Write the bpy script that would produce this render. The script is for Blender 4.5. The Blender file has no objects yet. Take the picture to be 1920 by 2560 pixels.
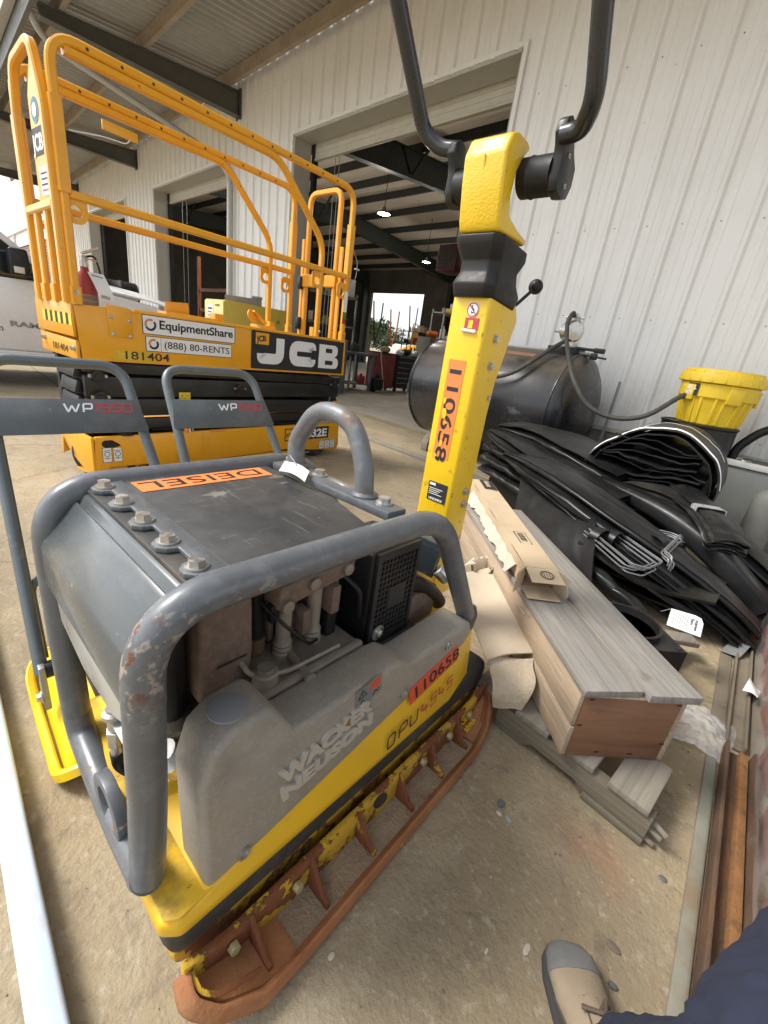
import bpy, bmesh, math, random
from mathutils import Vector, Matrix, Quaternion, noise
R = math.radians
rnd = random.Random(7)
SC = bpy.context.scene
COL = SC.collection

# ---------------------------------------------------------------- camera, sky, sun, exposure
CAM_H = 1.10
f_px, pitch, roll, yaw = 1071.416, 0.361239, 0.143561, -0.741415
cam_d = bpy.data.cameras.new('camera')
cam_d.sensor_fit = 'VERTICAL'
cam_d.sensor_height = 36.0
cam_d.lens = 36.0 * f_px / 2560.0
cam_d.clip_start, cam_d.clip_end = 0.02, 2000
cam = bpy.data.objects.new('camera', cam_d)
COL.objects.link(cam)
F_ = Vector((math.sin(yaw) * math.cos(pitch), math.cos(yaw) * math.cos(pitch), -math.sin(pitch)))
R0 = Vector((math.cos(yaw), -math.sin(yaw), 0))
U0 = R0.cross(F_)
RR = R0 * math.cos(roll) + U0 * math.sin(roll)
UU = -R0 * math.sin(roll) + U0 * math.cos(roll)
cam.matrix_world = Matrix(((RR.x, UU.x, -F_.x, 0), (RR.y, UU.y, -F_.y, 0), (RR.z, UU.z, -F_.z, CAM_H), (0, 0, 0, 1)))
SC.camera = cam

SUN_EL, SUN_AZ = 50.0, 228.0        # soft sun behind thin cloud; azimuth as a compass bearing, +Y is north
world = bpy.data.worlds.new('World')
SC.world = world
world.use_nodes = True
wn = world.node_tree
wn.nodes.clear()
w_out = wn.nodes.new('ShaderNodeOutputWorld')
w_bg = wn.nodes.new('ShaderNodeBackground')
w_sky = wn.nodes.new('ShaderNodeTexSky')
w_sky.sky_type = 'NISHITA'
w_sky.sun_disc = False
w_sky.sun_elevation = R(SUN_EL)
w_sky.sun_rotation = R(SUN_AZ)
w_sky.dust_density = 2.0
w_sky.air_density = 1.0
w_hsv = wn.nodes.new('ShaderNodeHueSaturation')
w_hsv.inputs['Saturation'].default_value = 0.34
w_bg.inputs['Strength'].default_value = 0.125
wn.links.new(w_sky.outputs[0], w_hsv.inputs['Color'])
wn.links.new(w_hsv.outputs[0], w_bg.inputs[0])
wn.links.new(w_bg.outputs[0], w_out.inputs[0])

sun_d = bpy.data.lights.new('sun', 'SUN')
sun_d.energy = 1.5
sun_d.angle = R(18)
sun_d.color = (1.0, 0.95, 0.88)
sun = bpy.data.objects.new('sun', sun_d)
COL.objects.link(sun)
_sd = Vector((math.sin(R(SUN_AZ)) * math.cos(R(SUN_EL)), math.cos(R(SUN_AZ)) * math.cos(R(SUN_EL)), math.sin(R(SUN_EL))))
sun.rotation_euler = _sd.to_track_quat('Z', 'Y').to_euler()
sun.location = _sd * 30

SC.view_settings.view_transform = 'Standard'
SC.view_settings.look = 'None'
SC.view_settings.gamma = 1
SC.view_settings.use_curve_mapping = False
SC.view_settings.exposure = 1.3
SC.render.engine = 'CYCLES'
SC.cycles.use_denoising = True
SC.cycles.max_bounces = 8
SC.cycles.diffuse_bounces = 4
SC.cycles.glossy_bounces = 3
SC.cycles.transmission_bounces = 6
SC.cycles.transparent_max_bounces = 8
SC.cycles.sample_clamp_indirect = 6.0

# ---------------------------------------------------------------- materials
def M(name, col, rough=0.5, metal=0.0, var=0.12, vscale=6.0, layers=(), bump=0.0, bscale=80.0, spec=0.5, coat=0.0, emit=None, stretch=None, bdetail=6.0, alpha=None):
    m = bpy.data.materials.new(name)
    m.use_nodes = True
    nt = m.node_tree
    N, L = nt.nodes, nt.links
    b = N['Principled BSDF']
    b.inputs['Metallic'].default_value = metal
    b.inputs['Specular IOR Level'].default_value = spec
    if coat:
        b.inputs['Coat Weight'].default_value = coat
        b.inputs['Coat Roughness'].default_value = 0.12
    tc = N.new('ShaderNodeTexCoord')
    src = tc.outputs['Object']

    def mapped(st, off=0.0):
        mp = N.new('ShaderNodeMapping')
        mp.inputs['Scale'].default_value = st if st else (1, 1, 1)
        mp.inputs['Location'].default_value = (off, off * 1.7, off * .6)
        L.new(src, mp.inputs[0])
        return mp.outputs[0]

    def nz(scale, detail=5.0, st=None, off=0.0, rough_=0.6, dist=0.0):
        t = N.new('ShaderNodeTexNoise')
        t.inputs['Scale'].default_value = scale
        t.inputs['Detail'].default_value = detail
        t.inputs['Roughness'].default_value = rough_
        t.inputs['Distortion'].default_value = dist
        L.new(mapped(st, off), t.inputs['Vector'])
        return t.outputs['Fac']

    def mrange(sock, a, b_, c=0.0, d=1.0):
        r = N.new('ShaderNodeMapRange')
        r.inputs[1].default_value, r.inputs[2].default_value = a, b_
        r.inputs[3].default_value, r.inputs[4].default_value = c, d
        L.new(sock, r.inputs[0])
        return r.outputs[0]

    def math_(op, x, y):
        n = N.new('ShaderNodeMath')
        n.operation = op
        for i, v in enumerate((x, y)):
            if isinstance(v, (int, float)):
                n.inputs[i].default_value = v
            else:
                L.new(v, n.inputs[i])
        return n.outputs[0]

    def mix(fac, a, c):
        x = N.new('ShaderNodeMix')
        x.data_type = 'RGBA'
        L.new(fac, x.inputs[0]) if not isinstance(fac, (int, float)) else setattr(x.inputs[0], 'default_value', fac)
        for i, v in ((6, a), (7, c)):
            if isinstance(v, tuple):
                x.inputs[i].default_value = (*v[:3], 1)
            else:
                L.new(v, x.inputs[i])
        return x.outputs[2]

    c2 = tuple(min(1, c * (1 + var)) for c in col)
    c1 = tuple(c * (1 - var) for c in col)
    n0 = mrange(nz(vscale, 6, stretch), 0.3, 0.7)
    cur = mix(n0, c1, c2)
    rgh = mrange(nz(vscale * 2.3, 5, stretch, 3.1), 0.3, 0.7, max(0.02, rough - 0.08), min(1, rough + 0.1))
    met = None
    bump_src = None
    for i, ly in enumerate(layers):
        if ly.get('vor'):
            t = N.new('ShaderNodeTexVoronoi')
            t.feature = ly.get('feat', 'DISTANCE_TO_EDGE')
            t.inputs['Scale'].default_value = ly['scale']
            wob = N.new('ShaderNodeTexNoise')
            wob.inputs['Scale'].default_value = ly['scale'] * 2.5
            wob.inputs['Detail'].default_value = 6
            L.new(src, wob.inputs['Vector'])
            mx = N.new('ShaderNodeMix')
            mx.data_type = 'VECTOR'
            mx.inputs[0].default_value = ly.get('wob', .18)
            L.new(src, mx.inputs[4])
            L.new(wob.outputs['Color'], mx.inputs[5])
            L.new(mx.outputs[1], t.inputs['Vector'])
            msk = mrange(t.outputs['Distance'], ly['hi'], ly['lo'])
        elif ly.get('wave'):
            t = N.new('ShaderNodeTexWave')
            t.wave_type = ly['wave']
            t.bands_direction = ly.get('dir', 'X')
            t.inputs['Scale'].default_value = ly['scale']
            t.inputs['Distortion'].default_value = ly.get('dist', 6)
            t.inputs['Detail'].default_value = 3
            t.inputs['Detail Scale'].default_value = ly.get('dscale', 1.2)
            L.new(mapped(ly.get('stretch'), ly.get('off', 0)), t.inputs['Vector'])
            msk = mrange(t.outputs['Fac'], ly['lo'], ly['hi'])
        else:
            msk = mrange(nz(ly['scale'], ly.get('detail', 7), ly.get('stretch'), ly.get('off', i * 7.3 + 1), ly.get('nr', 0.65), ly.get('dist', 0.0)), ly['lo'], ly['hi'])
        if ly.get('up'):
            g = N.new('ShaderNodeNewGeometry')
            s = N.new('ShaderNodeSeparateXYZ')
            L.new(g.outputs['Normal'], s.inputs[0])
            msk = math_('MULTIPLY', msk, mrange(s.outputs[2], ly['up'][0], ly['up'][1]))
        if ly.get('box'):                                   # a stain with a place of its own: (axis, from, to) in the thing's own metres
            s = N.new('ShaderNodeSeparateXYZ')
            L.new(src, s.inputs[0])
            for ax, a_, b_ in ly['box']:
                msk = math_('MULTIPLY', msk, mrange(s.outputs[ax], a_, b_))
        if ly.get('edge'):
            g = N.new('ShaderNodeNewGeometry')
            msk = math_('MULTIPLY', msk, mrange(g.outputs['Pointiness'], ly['edge'][0], ly['edge'][1]))
        if ly.get('amt', 1) != 1:
            msk = math_('MULTIPLY', msk, ly['amt'])
        cur = mix(msk, cur, ly['col'])
        if 'rough' in ly:
            q = N.new('ShaderNodeMix')
            L.new(msk, q.inputs[0])
            L.new(rgh, q.inputs[2])
            q.inputs[3].default_value = ly['rough']
            rgh = q.outputs[0]
        if metal and ly.get('dull', True):
            q = N.new('ShaderNodeMix')
            L.new(msk, q.inputs[0])
            if met is None:
                q.inputs[2].default_value = metal
            else:
                L.new(met, q.inputs[2])
            q.inputs[3].default_value = ly.get('metal', 0.0)
            met = q.outputs[0]
        if ly.get('bump'):
            h = math_('MULTIPLY', msk, ly['bump'])
            bump_src = h if bump_src is None else math_('ADD', bump_src, h)
    L.new(cur, b.inputs['Base Color'])
    L.new(rgh, b.inputs['Roughness'])
    if met is not None:
        L.new(met, b.inputs['Metallic'])
    if bump or bump_src is not None:
        h = math_('MULTIPLY', nz(bscale, bdetail, stretch, 11.0), bump)
        if bump_src is not None:
            h = math_('ADD', h, bump_src)
        bp = N.new('ShaderNodeBump')
        bp.inputs['Strength'].default_value = 1.0
        bp.inputs['Distance'].default_value = 0.01
        L.new(h, bp.inputs['Height'])
        L.new(bp.outputs[0], b.inputs['Normal'])
    if emit:
        b.inputs['Emission Color'].default_value = (*emit[0], 1)
        b.inputs['Emission Strength'].default_value = emit[1]
    if alpha is not None:
        b.inputs['Alpha'].default_value = alpha
    return m

def D(col, lo, hi, scale, **k):
    return dict(col=col, lo=lo, hi=hi, scale=scale, **k)

# ---------------------------------------------------------------- mesh building
class MB:
    def __init__(s):
        s.v, s.f = [], []

    def add(s, vs, fs):
        o = len(s.v)
        s.v += [Vector(p) for p in vs]
        s.f += [tuple(o + i for i in q) for q in fs]
        return s

    def box(s, x0, x1, y0, y1, z0, z1, mtx=None):
        vs = [Vector((x, y, z)) for x in (x0, x1) for y in (y0, y1) for z in (z0, z1)]
        if mtx is not None:
            vs = [mtx @ p for p in vs]
        return s.add(vs, [(0, 1, 3, 2), (4, 6, 7, 5), (0, 4, 5, 1), (2, 3, 7, 6), (0, 2, 6, 4), (1, 5, 7, 3)])

    def bar(s, a, b, w, h, up=(0, 0, 1)):
        """box from a to b, w across, h along up"""
        a, b = Vector(a), Vector(b)
        d = (b - a).normalized()
        u = Vector(up)
        x = d.cross(u)
        if x.length < 1e-5:
            x = d.cross(Vector((1, 0, 0)))
        x.normalize()
        u = x.cross(d)
        vs = []
        for p in (a, b):
            for i, j in ((-1, -1), (1, -1), (1, 1), (-1, 1)):
                vs.append(p + x * (w / 2 * i) + u * (h / 2 * j))
        return s.add(vs, [(3, 2, 1, 0), (4, 5, 6, 7), (0, 1, 5, 4), (1, 2, 6, 5), (2, 3, 7, 6), (3, 0, 4, 7)])

    def prism(s, poly, a0, a1, axis=0):
        """extrude a 2-D polygon along axis; poly is in the other two axes, in order (y,z), (x,z) or (x,y)"""
        def P(p, a):
            return ((a, p[0], p[1]), (p[0], a, p[1]), (p[0], p[1], a))[axis]
        n = len(poly)
        vs = [P(p, a0) for p in poly] + [P(p, a1) for p in poly]
        fs = [tuple(range(n)), tuple(range(2 * n - 1, n - 1, -1))]
        fs += [(i, i + n, (i + 1) % n + n, (i + 1) % n) for i in range(n)]
        return s.add(vs, fs)

    def sweep(s, pts, sec, up=(0, 0, 1), closed=False, cap=True, scales=None):
        """sweep a closed 2-D section along a polyline"""
        pts = [Vector(p) for p in pts]
        n, k = len(pts), len(sec)
        tang = []
        for i in range(n):
            if closed:
                t = pts[(i + 1) % n] - pts[i - 1]
            elif i == 0:
                t = pts[1] - pts[0]
            elif i == n - 1:
                t = pts[-1] - pts[-2]
            else:
                t = (pts[i + 1] - pts[i]).normalized() + (pts[i] - pts[i - 1]).normalized()
            tang.append(t.normalized())
        x = tang[0].cross(Vector(up))
        if x.length < 1e-4:
            x = tang[0].cross(Vector((0, 1, 0)))
        x.normalize()
        vs = []
        for i in range(n):
            if i:
                q = tang[i - 1].rotation_difference(tang[i])
                x = (q @ x)
                x = (x - tang[i] * x.dot(tang[i])).normalized()
            y = x.cross(tang[i])
            m = 1.0
            if 0 < i < n - 1 or closed:
                c = max(0.5, tang[i].dot((pts[(i + 1) % n] - pts[i]).normalized()))
                m = 1 / c if c > .8 else 1.15
            sc = scales[i] if scales else 1.0
            for a, b_ in sec:
                vs.append(pts[i] + (x * a * m + y * b_) * sc)
        fs = []
        for i in range(n if closed else n - 1):
            for j in range(k):
                a, b_ = i * k + j, i * k + (j + 1) % k
                c, d = ((i + 1) % n) * k + (j + 1) % k, ((i + 1) % n) * k + j
                fs.append((a, b_, c, d))
        if cap and not closed:
            fs += [tuple(range(k - 1, -1, -1)), tuple(range((n - 1) * k, n * k))]
        return s.add(vs, fs)

    def tube(s, pts, r, seg=14, bend=0.0, closed=False, up=(0, 0, 1), scales=None, bs=6):
        if bend:
            pts = fillet(pts, bend, bs)
        sec = [(r * math.cos(2 * math.pi * i / seg), r * math.sin(2 * math.pi * i / seg)) for i in range(seg)]
        return s.sweep(pts, sec, up, closed, scales=scales)

    def rect(s, pts, w, h, up=(0, 0, 1), bend=0.0, c=0.006, bs=6, closed=False):
        if bend:
            pts = fillet(pts, bend, bs)
        a, b_ = w / 2, h / 2
        sec = [(-a + c, -b_), (a - c, -b_), (a, -b_ + c), (a, b_ - c), (a - c, b_), (-a + c, b_), (-a, b_ - c), (-a, -b_ + c)]
        return s.sweep(pts, sec, up, closed)

    def cyl(s, a, b, r, r2=None, seg=20):
        a, b = Vector(a), Vector(b)
        d = (b - a).normalized()
        x = d.orthogonal().normalized()
        y = d.cross(x)
        r2 = r if r2 is None else r2
        vs = []
        for p, q in ((a, r), (b, r2)):
            for i in range(seg):
                t = 2 * math.pi * i / seg
                vs.append(p + (x * math.cos(t) + y * math.sin(t)) * q)
        fs = [tuple(range(seg - 1, -1, -1)), tuple(range(seg, 2 * seg))]
        fs += [(i, (i + 1) % seg, (i + 1) % seg + seg, i + seg) for i in range(seg)]
        return s.add(vs, fs)

    def lathe(s, prof, c=(0, 0, 0), axis=(0, 0, 1), seg=28, squash=1.0):
        """profile [(radius, height)] turned round axis through c"""
        c, ax = Vector(c), Vector(axis).normalized()
        x = ax.orthogonal().normalized()
        y = ax.cross(x) * squash
        vs, n = [], len(prof)
        for r, h in prof:
            for i in range(seg):
                t = 2 * math.pi * i / seg
                vs.append(c + ax * h + (x * math.cos(t) + y * math.sin(t)) * r)
        fs = []
        for i in range(n - 1):
            for j in range(seg):
                fs.append((i * seg + j, i * seg + (j + 1) % seg, (i + 1) * seg + (j + 1) % seg, (i + 1) * seg + j))
        fs.append(tuple(range(seg - 1, -1, -1)))
        fs.append(tuple(range((n - 1) * seg, n * seg)))
        return s.add(vs, fs)

    def hexbolt(s, c, ax, r=0.012, h=0.012, washer=True):
        c, ax = Vector(c), Vector(ax).normalized()
        if washer:
            s.cyl(c, c + ax * h * .25, r * 1.35, seg=16)
        s.cyl(c + ax * h * .2, c + ax * h, r, r * .93, seg=6)
        return s

    def ball(s, c, r, nu=14, nv=9, sc=(1, 1, 1)):
        c = Vector(c)
        vs = [c + Vector((0, 0, -r * sc[2]))]
        for j in range(1, nv):
            t = -math.pi / 2 + math.pi * j / nv
            for i in range(nu):
                a = 2 * math.pi * i / nu
                vs.append(c + Vector((r * sc[0] * math.cos(t) * math.cos(a), r * sc[1] * math.cos(t) * math.sin(a), r * sc[2] * math.sin(t))))
        vs.append(c + Vector((0, 0, r * sc[2])))
        fs = [(0, 1 + (i + 1) % nu, 1 + i) for i in range(nu)]
        for j in range(nv - 2):
            for i in range(nu):
                a, b_ = 1 + j * nu + i, 1 + j * nu + (i + 1) % nu
                fs.append((a, b_, b_ + nu, a + nu))
        e = len(vs) - 1
        fs += [(e, 1 + (nv - 2) * nu + i, 1 + (nv - 2) * nu + (i + 1) % nu) for i in range(nu)]
        return s.add(vs, fs)

    def grid(s, fn, nu, nv, thick=0.0):
        """surface fn(a,b), a,b in 0..1; with thick it becomes a solid sheet"""
        P = [[Vector(fn(i / nu, j / nv)) for j in range(nv + 1)] for i in range(nu + 1)]
        W = nv + 1
        fs = [(i * W + j, (i + 1) * W + j, (i + 1) * W + j + 1, i * W + j + 1) for i in range(nu) for j in range(nv)]
        top = [p for row in P for p in row]
        if not thick:
            return s.add(top, fs)
        nr = [Vector((0, 0, 0)) for _ in top]
        for q in fs:
            n = (top[q[2]] - top[q[0]]).cross(top[q[3]] - top[q[1]])
            for i in q:
                nr[i] += n
        bot = [p - n.normalized() * thick if n.length else p.copy() for p, n in zip(top, nr)]
        k = len(top)
        fs2 = fs + [tuple(k + i for i in reversed(q)) for q in fs]
        rim = [(i * W) for i in range(nu + 1)] + [nu * W + j for j in range(1, nv + 1)] + [i * W + nv for i in range(nu - 1, -1, -1)] + [j for j in range(nv - 1, 0, -1)]
        for a, b_ in zip(rim, rim[1:] + rim[:1]):
            fs2.append((b_, a, a + k, b_ + k))
        return s.add(top + bot, fs2)

    def xf(s, m):
        s.v = [m @ p for p in s.v]
        return s

    def jitter(s, amp, scale, seed=0.0):
        s.v = [p + noise.noise_vector(p * scale + Vector((seed, seed * 1.3, seed * .7))) * amp for p in s.v]
        return s

    def mesh(s, name, mat, bevel=0.0, bseg=2, smooth=35.0, bang=28.0):
        me = bpy.data.meshes.new(name)
        me.from_pydata([tuple(p) for p in s.v], [], s.f)
        bm = bmesh.new()
        bm.from_mesh(me)
        bmesh.ops.recalc_face_normals(bm, faces=bm.faces)
        if bevel:
            es = [e for e in bm.edges if len(e.link_faces) == 2 and e.calc_face_angle(0) > R(bang)]
            if es:
                bmesh.ops.bevel(bm, geom=es, offset=bevel, segments=bseg, profile=0.5, affect='EDGES', clamp_overlap=True)
        bm.to_mesh(me)
        bm.free()
        if smooth:
            me.shade_smooth()
            me.set_sharp_from_angle(angle=R(smooth))
        me.materials.append(mat)
        return me

    def build(s, name, mat, parent=None, **k):
        return link(name, s.mesh(name, mat, **k), parent)

def fillet(pts, rad, n=6):
    pts = [Vector(p) for p in pts]
    out = [pts[0]]
    for i in range(1, len(pts) - 1):
        a, b, c = pts[i - 1], pts[i], pts[i + 1]
        u, w = (a - b), (c - b)
        rr = min(rad, u.length * .48, w.length * .48)
        u.normalize()
        w.normalize()
        ang = u.angle(w)
        if ang > R(176):
            out.append(b)
            continue
        p0, p1 = b + u * rr, b + w * rr
        for k in range(n + 1):
            t = k / n
            q = p0.lerp(b, t).lerp(b.lerp(p1, t), t)
            out.append(q)
    out.append(pts[-1])
    return out

def link(name, me, parent=None):
    o = bpy.data.objects.new(name, me)
    COL.objects.link(o)
    if parent is not None:
        o.parent = parent
    return o

def tag(o, label, cat, group=None):
    o['label'] = label
    o['category'] = cat
    if group:
        o['group'] = group
    return o

def thing(name, label, cat, loc=(0, 0, 0), rz=0.0, group=None):
    o = bpy.data.objects.new(name, None)
    COL.objects.link(o)
    o.location = loc
    o.rotation_euler = (0, 0, R(rz))
    return tag(o, label, cat, group)

def struct(o, kind='structure'):
    o['kind'] = kind
    return o

def copy_tree(o, parent=None):
    c = o.copy()
    COL.objects.link(c)
    c.parent = parent
    for ch in list(o.children):
        copy_tree(ch, c)
    return c

def frame(o, x, y):
    """matrix whose x and y axes run along the given directions, from o"""
    x = Vector(x).normalized()
    y = Vector(y)
    y = (y - x * y.dot(x)).normalized()
    z = x.cross(y)
    return Matrix(((x.x, y.x, z.x, o[0]), (x.y, y.y, z.y, o[1]), (x.z, y.z, z.z, o[2]), (0, 0, 0, 1)))

def lettering(txt, mat, m, size, parent, bold=0.0, depth=0.0006, sx=1.0, name='lettering', align='LEFT', space=1.0, shear=0.0, width=None):
    cu = bpy.data.curves.new(name, 'FONT')
    cu.body = txt
    cu.size = size
    cu.offset = bold
    cu.extrude = depth
    cu.align_x = align
    cu.space_character = space
    cu.shear = shear
    cu.resolution_u = 4
    t = bpy.data.objects.new(name, cu)
    COL.objects.link(t)
    bpy.context.view_layer.update()
    me = bpy.data.meshes.new_from_object(t.evaluated_get(bpy.context.evaluated_depsgraph_get()))
    bpy.data.objects.remove(t)
    bpy.data.curves.remove(cu)
    if width:
        xs = [v.co.x for v in me.vertices]
        sx = width / (max(xs) - min(xs))
    me.transform(m @ Matrix.Diagonal((sx, 1, 1, 1)))
    me.materials.clear()
    me.materials.append(mat)
    return link(name, me, parent)

def strokes(paths, w, depth, m, mat, parent, name='lettering', bend=0.0, mesh_only=False):
    """block letters: flat ribbons of width w along 2-D paths, laid out in the plane of matrix m"""
    b = MB()
    for p in paths:
        closed = p[0] == p[-1]
        q = [Vector((x, y, 0)) for x, y in p]
        if closed:
            q = q[:-1]
        if bend:
            if closed:
                q2 = fillet([q[-1]] + q + [q[0]], bend, 4)
                q = q2[1:-1]
            else:
                q = fillet(q, bend, 4)
        n = len(q)
        L_, R_ = [], []
        for i in range(n):
            a = q[i - 1] if (i or closed) else q[0]
            c = q[(i + 1) % n] if (i < n - 1 or closed) else q[-1]
            d1 = (q[i] - a).normalized() if (q[i] - a).length > 1e-9 else (c - q[i]).normalized()
            d2 = (c - q[i]).normalized() if (c - q[i]).length > 1e-9 else d1
            t = (d1 + d2).normalized()
            nn = Vector((-t.y, t.x, 0))
            k = 1 / max(.6, t.dot(d1))
            L_.append(q[i] + nn * w / 2 * k)
            R_.append(q[i] - nn * w / 2 * k)
        vs = []
        for zz in (0, depth):
            vs += [p_ + Vector((0, 0, zz)) for p_ in L_] + [p_ + Vector((0, 0, zz)) for p_ in R_]
        fs = []
        for i in range(n if closed else n - 1):
            j = (i + 1) % n
            fs += [(2 * n + i, 2 * n + j, 3 * n + j, 3 * n + i), (i, n + i, n + j, j), (i, j, 2 * n + j, 2 * n + i), (n + j, n + i, 3 * n + i, 3 * n + j)]
        if not closed:
            fs += [(0, 2 * n, 3 * n, n), (n - 1, 2 * n - 1, 4 * n - 1, 3 * n - 1)]
        b.add(vs, fs)
    b.xf(m)
    return b.build(name, mat, parent, smooth=0)

def plate(m, w, h, mat, parent, name='sticker', t=0.0008, r=0.0, x0=0.0, y0=0.0):
    """thin sticker in the xy plane of matrix m"""
    if r:
        pl = []
        for cx, cy, a0 in ((w - r, r, -90), (w - r, h - r, 0), (r, h - r, 90), (r, r, 180)):
            pl += [(x0 + cx + r * math.cos(R(a0 + k * 22.5)), y0 + cy + r * math.sin(R(a0 + k * 22.5))) for k in range(5)]
    else:
        pl = [(x0, y0), (x0 + w, y0), (x0 + w, y0 + h), (x0, y0 + h)]
    return MB().prism(pl, 0, t, 2).xf(m).build(name, mat, parent, smooth=0)
# ---------------------------------------------------------------- shared materials
DUST = (0.42, 0.35, 0.25)
m_ground = M('yard_concrete', (0.335, 0.268, 0.165), .85, var=.18, vscale=.7, bump=.55, bscale=70, bdetail=9, layers=[
    D((0.20, 0.165, 0.115), .48, .70, 1.4, detail=9, amt=.65), D((0.43, 0.37, 0.265), .50, .72, 2.8, detail=10, amt=.6, dist=.8),
    D((0.38, 0.235, 0.115), .56, .78, .9, amt=.6), D((0.20, 0.16, 0.11), .52, .66, 7, detail=10, amt=.45, dist=1.2), D((0.14, 0.115, 0.08), .58, .68, 17, detail=10, amt=.55),
    D((0.07, 0.06, 0.045), .60, .72, 1.7, detail=6, amt=.45, dist=1.5), D((0.50, 0.445, 0.345), .56, .70, 34, detail=10, amt=.6), D((0.13, 0.105, 0.075), .58, .74, 95, detail=8, amt=.4),
    D((0.60, 0.55, 0.46), .62, .76, 150, detail=8, amt=.4), D((0.66, 0.62, 0.54), .725, .74, 60, amt=.8),
    D((0.42, 0.19, 0.11), .44, .64, 9, amt=.35, box=((0, -.16, -.07), (0, .10, .02), (1, .84, .92), (1, 1.10, 1.0))),
    dict(col=(0.12, 0.10, 0.075), vor=1, scale=.42, lo=.0, hi=.0035, wob=.22, amt=.45, bump=-.25)])
m_floor = M('shop_slab', (0.36, 0.32, 0.25), .6, var=.15, vscale=.8, layers=[D((0.2, 0.17, 0.13), .5, .7, 2.0, amt=.6), D((0.1, .09, .08), .62, .7, 5, amt=.5)])
m_wall = M('wall_metal', (0.81, 0.80, 0.765), .42, var=.03, vscale=1.5, layers=[D((0.40, 0.34, 0.25), .40, .70, 3.0, amt=.55, stretch=(2, 2, .6), box=((2, 1.5, .62),)), D((0.36, 0.33, 0.27), .70, .72, 14, amt=.6), D((0.55, 0.53, 0.46), .5, .8, 1.6, amt=.35, stretch=(3, 1, .5)), D((0.42, 0.38, 0.30), .62, .75, 9, amt=.22, stretch=(3, 3, .4))])
m_trim = M('door_trim', (0.44, 0.43, 0.39), .45, var=.05, vscale=2, layers=[D((0.3, 0.27, 0.22), .58, .8, 4, amt=.4)])
m_screw = M('screw_grey', (0.35, 0.34, 0.3), .5, .3)
m_stem = M('stem_concrete', (0.24, 0.22, 0.18), .9, var=.2, vscale=5, bump=.6, bscale=60, layers=[D((0.1, 0.09, 0.075), .5, .65, 12, amt=.7)])
m_deck = M('deck_galv', (0.42, 0.41, 0.38), .5, .35, var=.08, vscale=2, layers=[D((0.3, 0.27, 0.22), .5, .75, 2.5, amt=.5, stretch=(2, .6, 1))])
m_beam = M('beam_paint', (0.10, 0.098, 0.085), .55, var=.1, vscale=3, layers=[D((0.2, 0.17, 0.13), .6, .8, 5, amt=.3)])
m_purlin = M('purlin_primer', (0.33, 0.265, 0.19), .6, var=.15, vscale=3, layers=[D((0.22, 0.16, 0.1), .55, .7, 6, amt=.5)])
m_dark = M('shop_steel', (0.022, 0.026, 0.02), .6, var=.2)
m_insul = M('roof_insulation', (0.62, 0.55, 0.46), .7, var=.08, vscale=.8, layers=[D((0.4, 0.32, 0.24), .55, .75, 2, amt=.4)])
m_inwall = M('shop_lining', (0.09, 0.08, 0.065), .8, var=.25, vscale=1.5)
m_cream = M('curtain_cream', (0.5, 0.48, 0.40), .5, var=.08, layers=[D((0.3, 0.2, 0.1), .6, .75, 8, amt=.4)])
m_black = M('black_paint', (0.012, 0.012, 0.012), .38, var=.25, spec=.4, layers=[D((0.06, 0.055, 0.048), .55, .8, 8, amt=.4)])
m_blackmat = M('black_plastic', (0.014, 0.013, 0.013), .48, var=.25, vscale=14, spec=.35, layers=[D((0.10, 0.085, 0.068), .52, .8, 9, amt=.35, up=(0.0, .8)), D((0.06, 0.055, 0.05), .62, .7, 30, amt=.4, stretch=(1, 1, .3))])
m_chrome = M('zinc_bolt', (0.55, 0.54, 0.50), .32, .9, var=.08, layers=[D((0.32, 0.29, 0.23), .5, .7, 40, amt=.7, rough=.7)])
m_white = M('white_sticker', (0.80, 0.80, 0.79), .45, var=.02, layers=[D((0.6, .57, .5), .55, .8, 14, amt=.3)])
m_ink = M('black_ink', (0.018, 0.018, 0.02), .5, var=.1)
m_inkw = M('white_ink', (0.78, 0.78, 0.78), .45, var=.03)
m_red = M('red_paint', (0.32, 0.035, 0.03), .45, var=.15)
m_redink = M('red_ink', (0.42, 0.045, 0.055), .45, var=.15)
m_orange = M('orange_tape', (0.80, 0.22, 0.05), .55, var=.06, vscale=20, layers=[D((0.62, 0.35, 0.2), .6, .75, 40, amt=.35)])
m_glass = M('dark_glass', (0.02, 0.025, 0.028), .06, var=.1, spec=.8)
m_rubber = M('tyre_rubber', (0.03, 0.029, 0.028), .8, var=.25, layers=[D((0.2, 0.17, 0.13), .45, .8, 10, amt=.5)])
m_galv = M('grey_steel', (0.28, 0.29, 0.29), .45, .5, var=.12)
# ---------------------------------------------------------------- ground
WY = 5.16          # face of the long wall
struct(MB().grid(lambda a, b: (-300 + 600 * a, -300 + 600 * b, 0), 6, 6).build('ground', m_ground, smooth=0))
struct(MB().box(-27, -3.0, WY + .02, 20.9, 0.0, .004).build('shop_floor', m_floor, smooth=0))

gj = bpy.data.objects['ground']
m_joint = M('joint_sealant', (.10, .085, .065), .9)
for a, b in (((-26, 4.98), (6, 4.98)), ((-26, 1.2), (-4.6, 1.2)), ((-6.2, 4.97), (-6.2, -6)), ((-12.4, 4.97), (-12.4, -6))):
    d_ = Vector((b[0] - a[0], b[1] - a[1], 0)).normalized()
    p_ = Vector((-d_.y, d_.x, 0)) * .007
    A_, B_ = Vector((*a, .004)), Vector((*b, .004))
    MB().add([A_ - p_, A_ + p_, B_ + p_, B_ - p_], [(0, 1, 2, 3)]).build('slab_joint', m_joint, gj, smooth=0)

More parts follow.
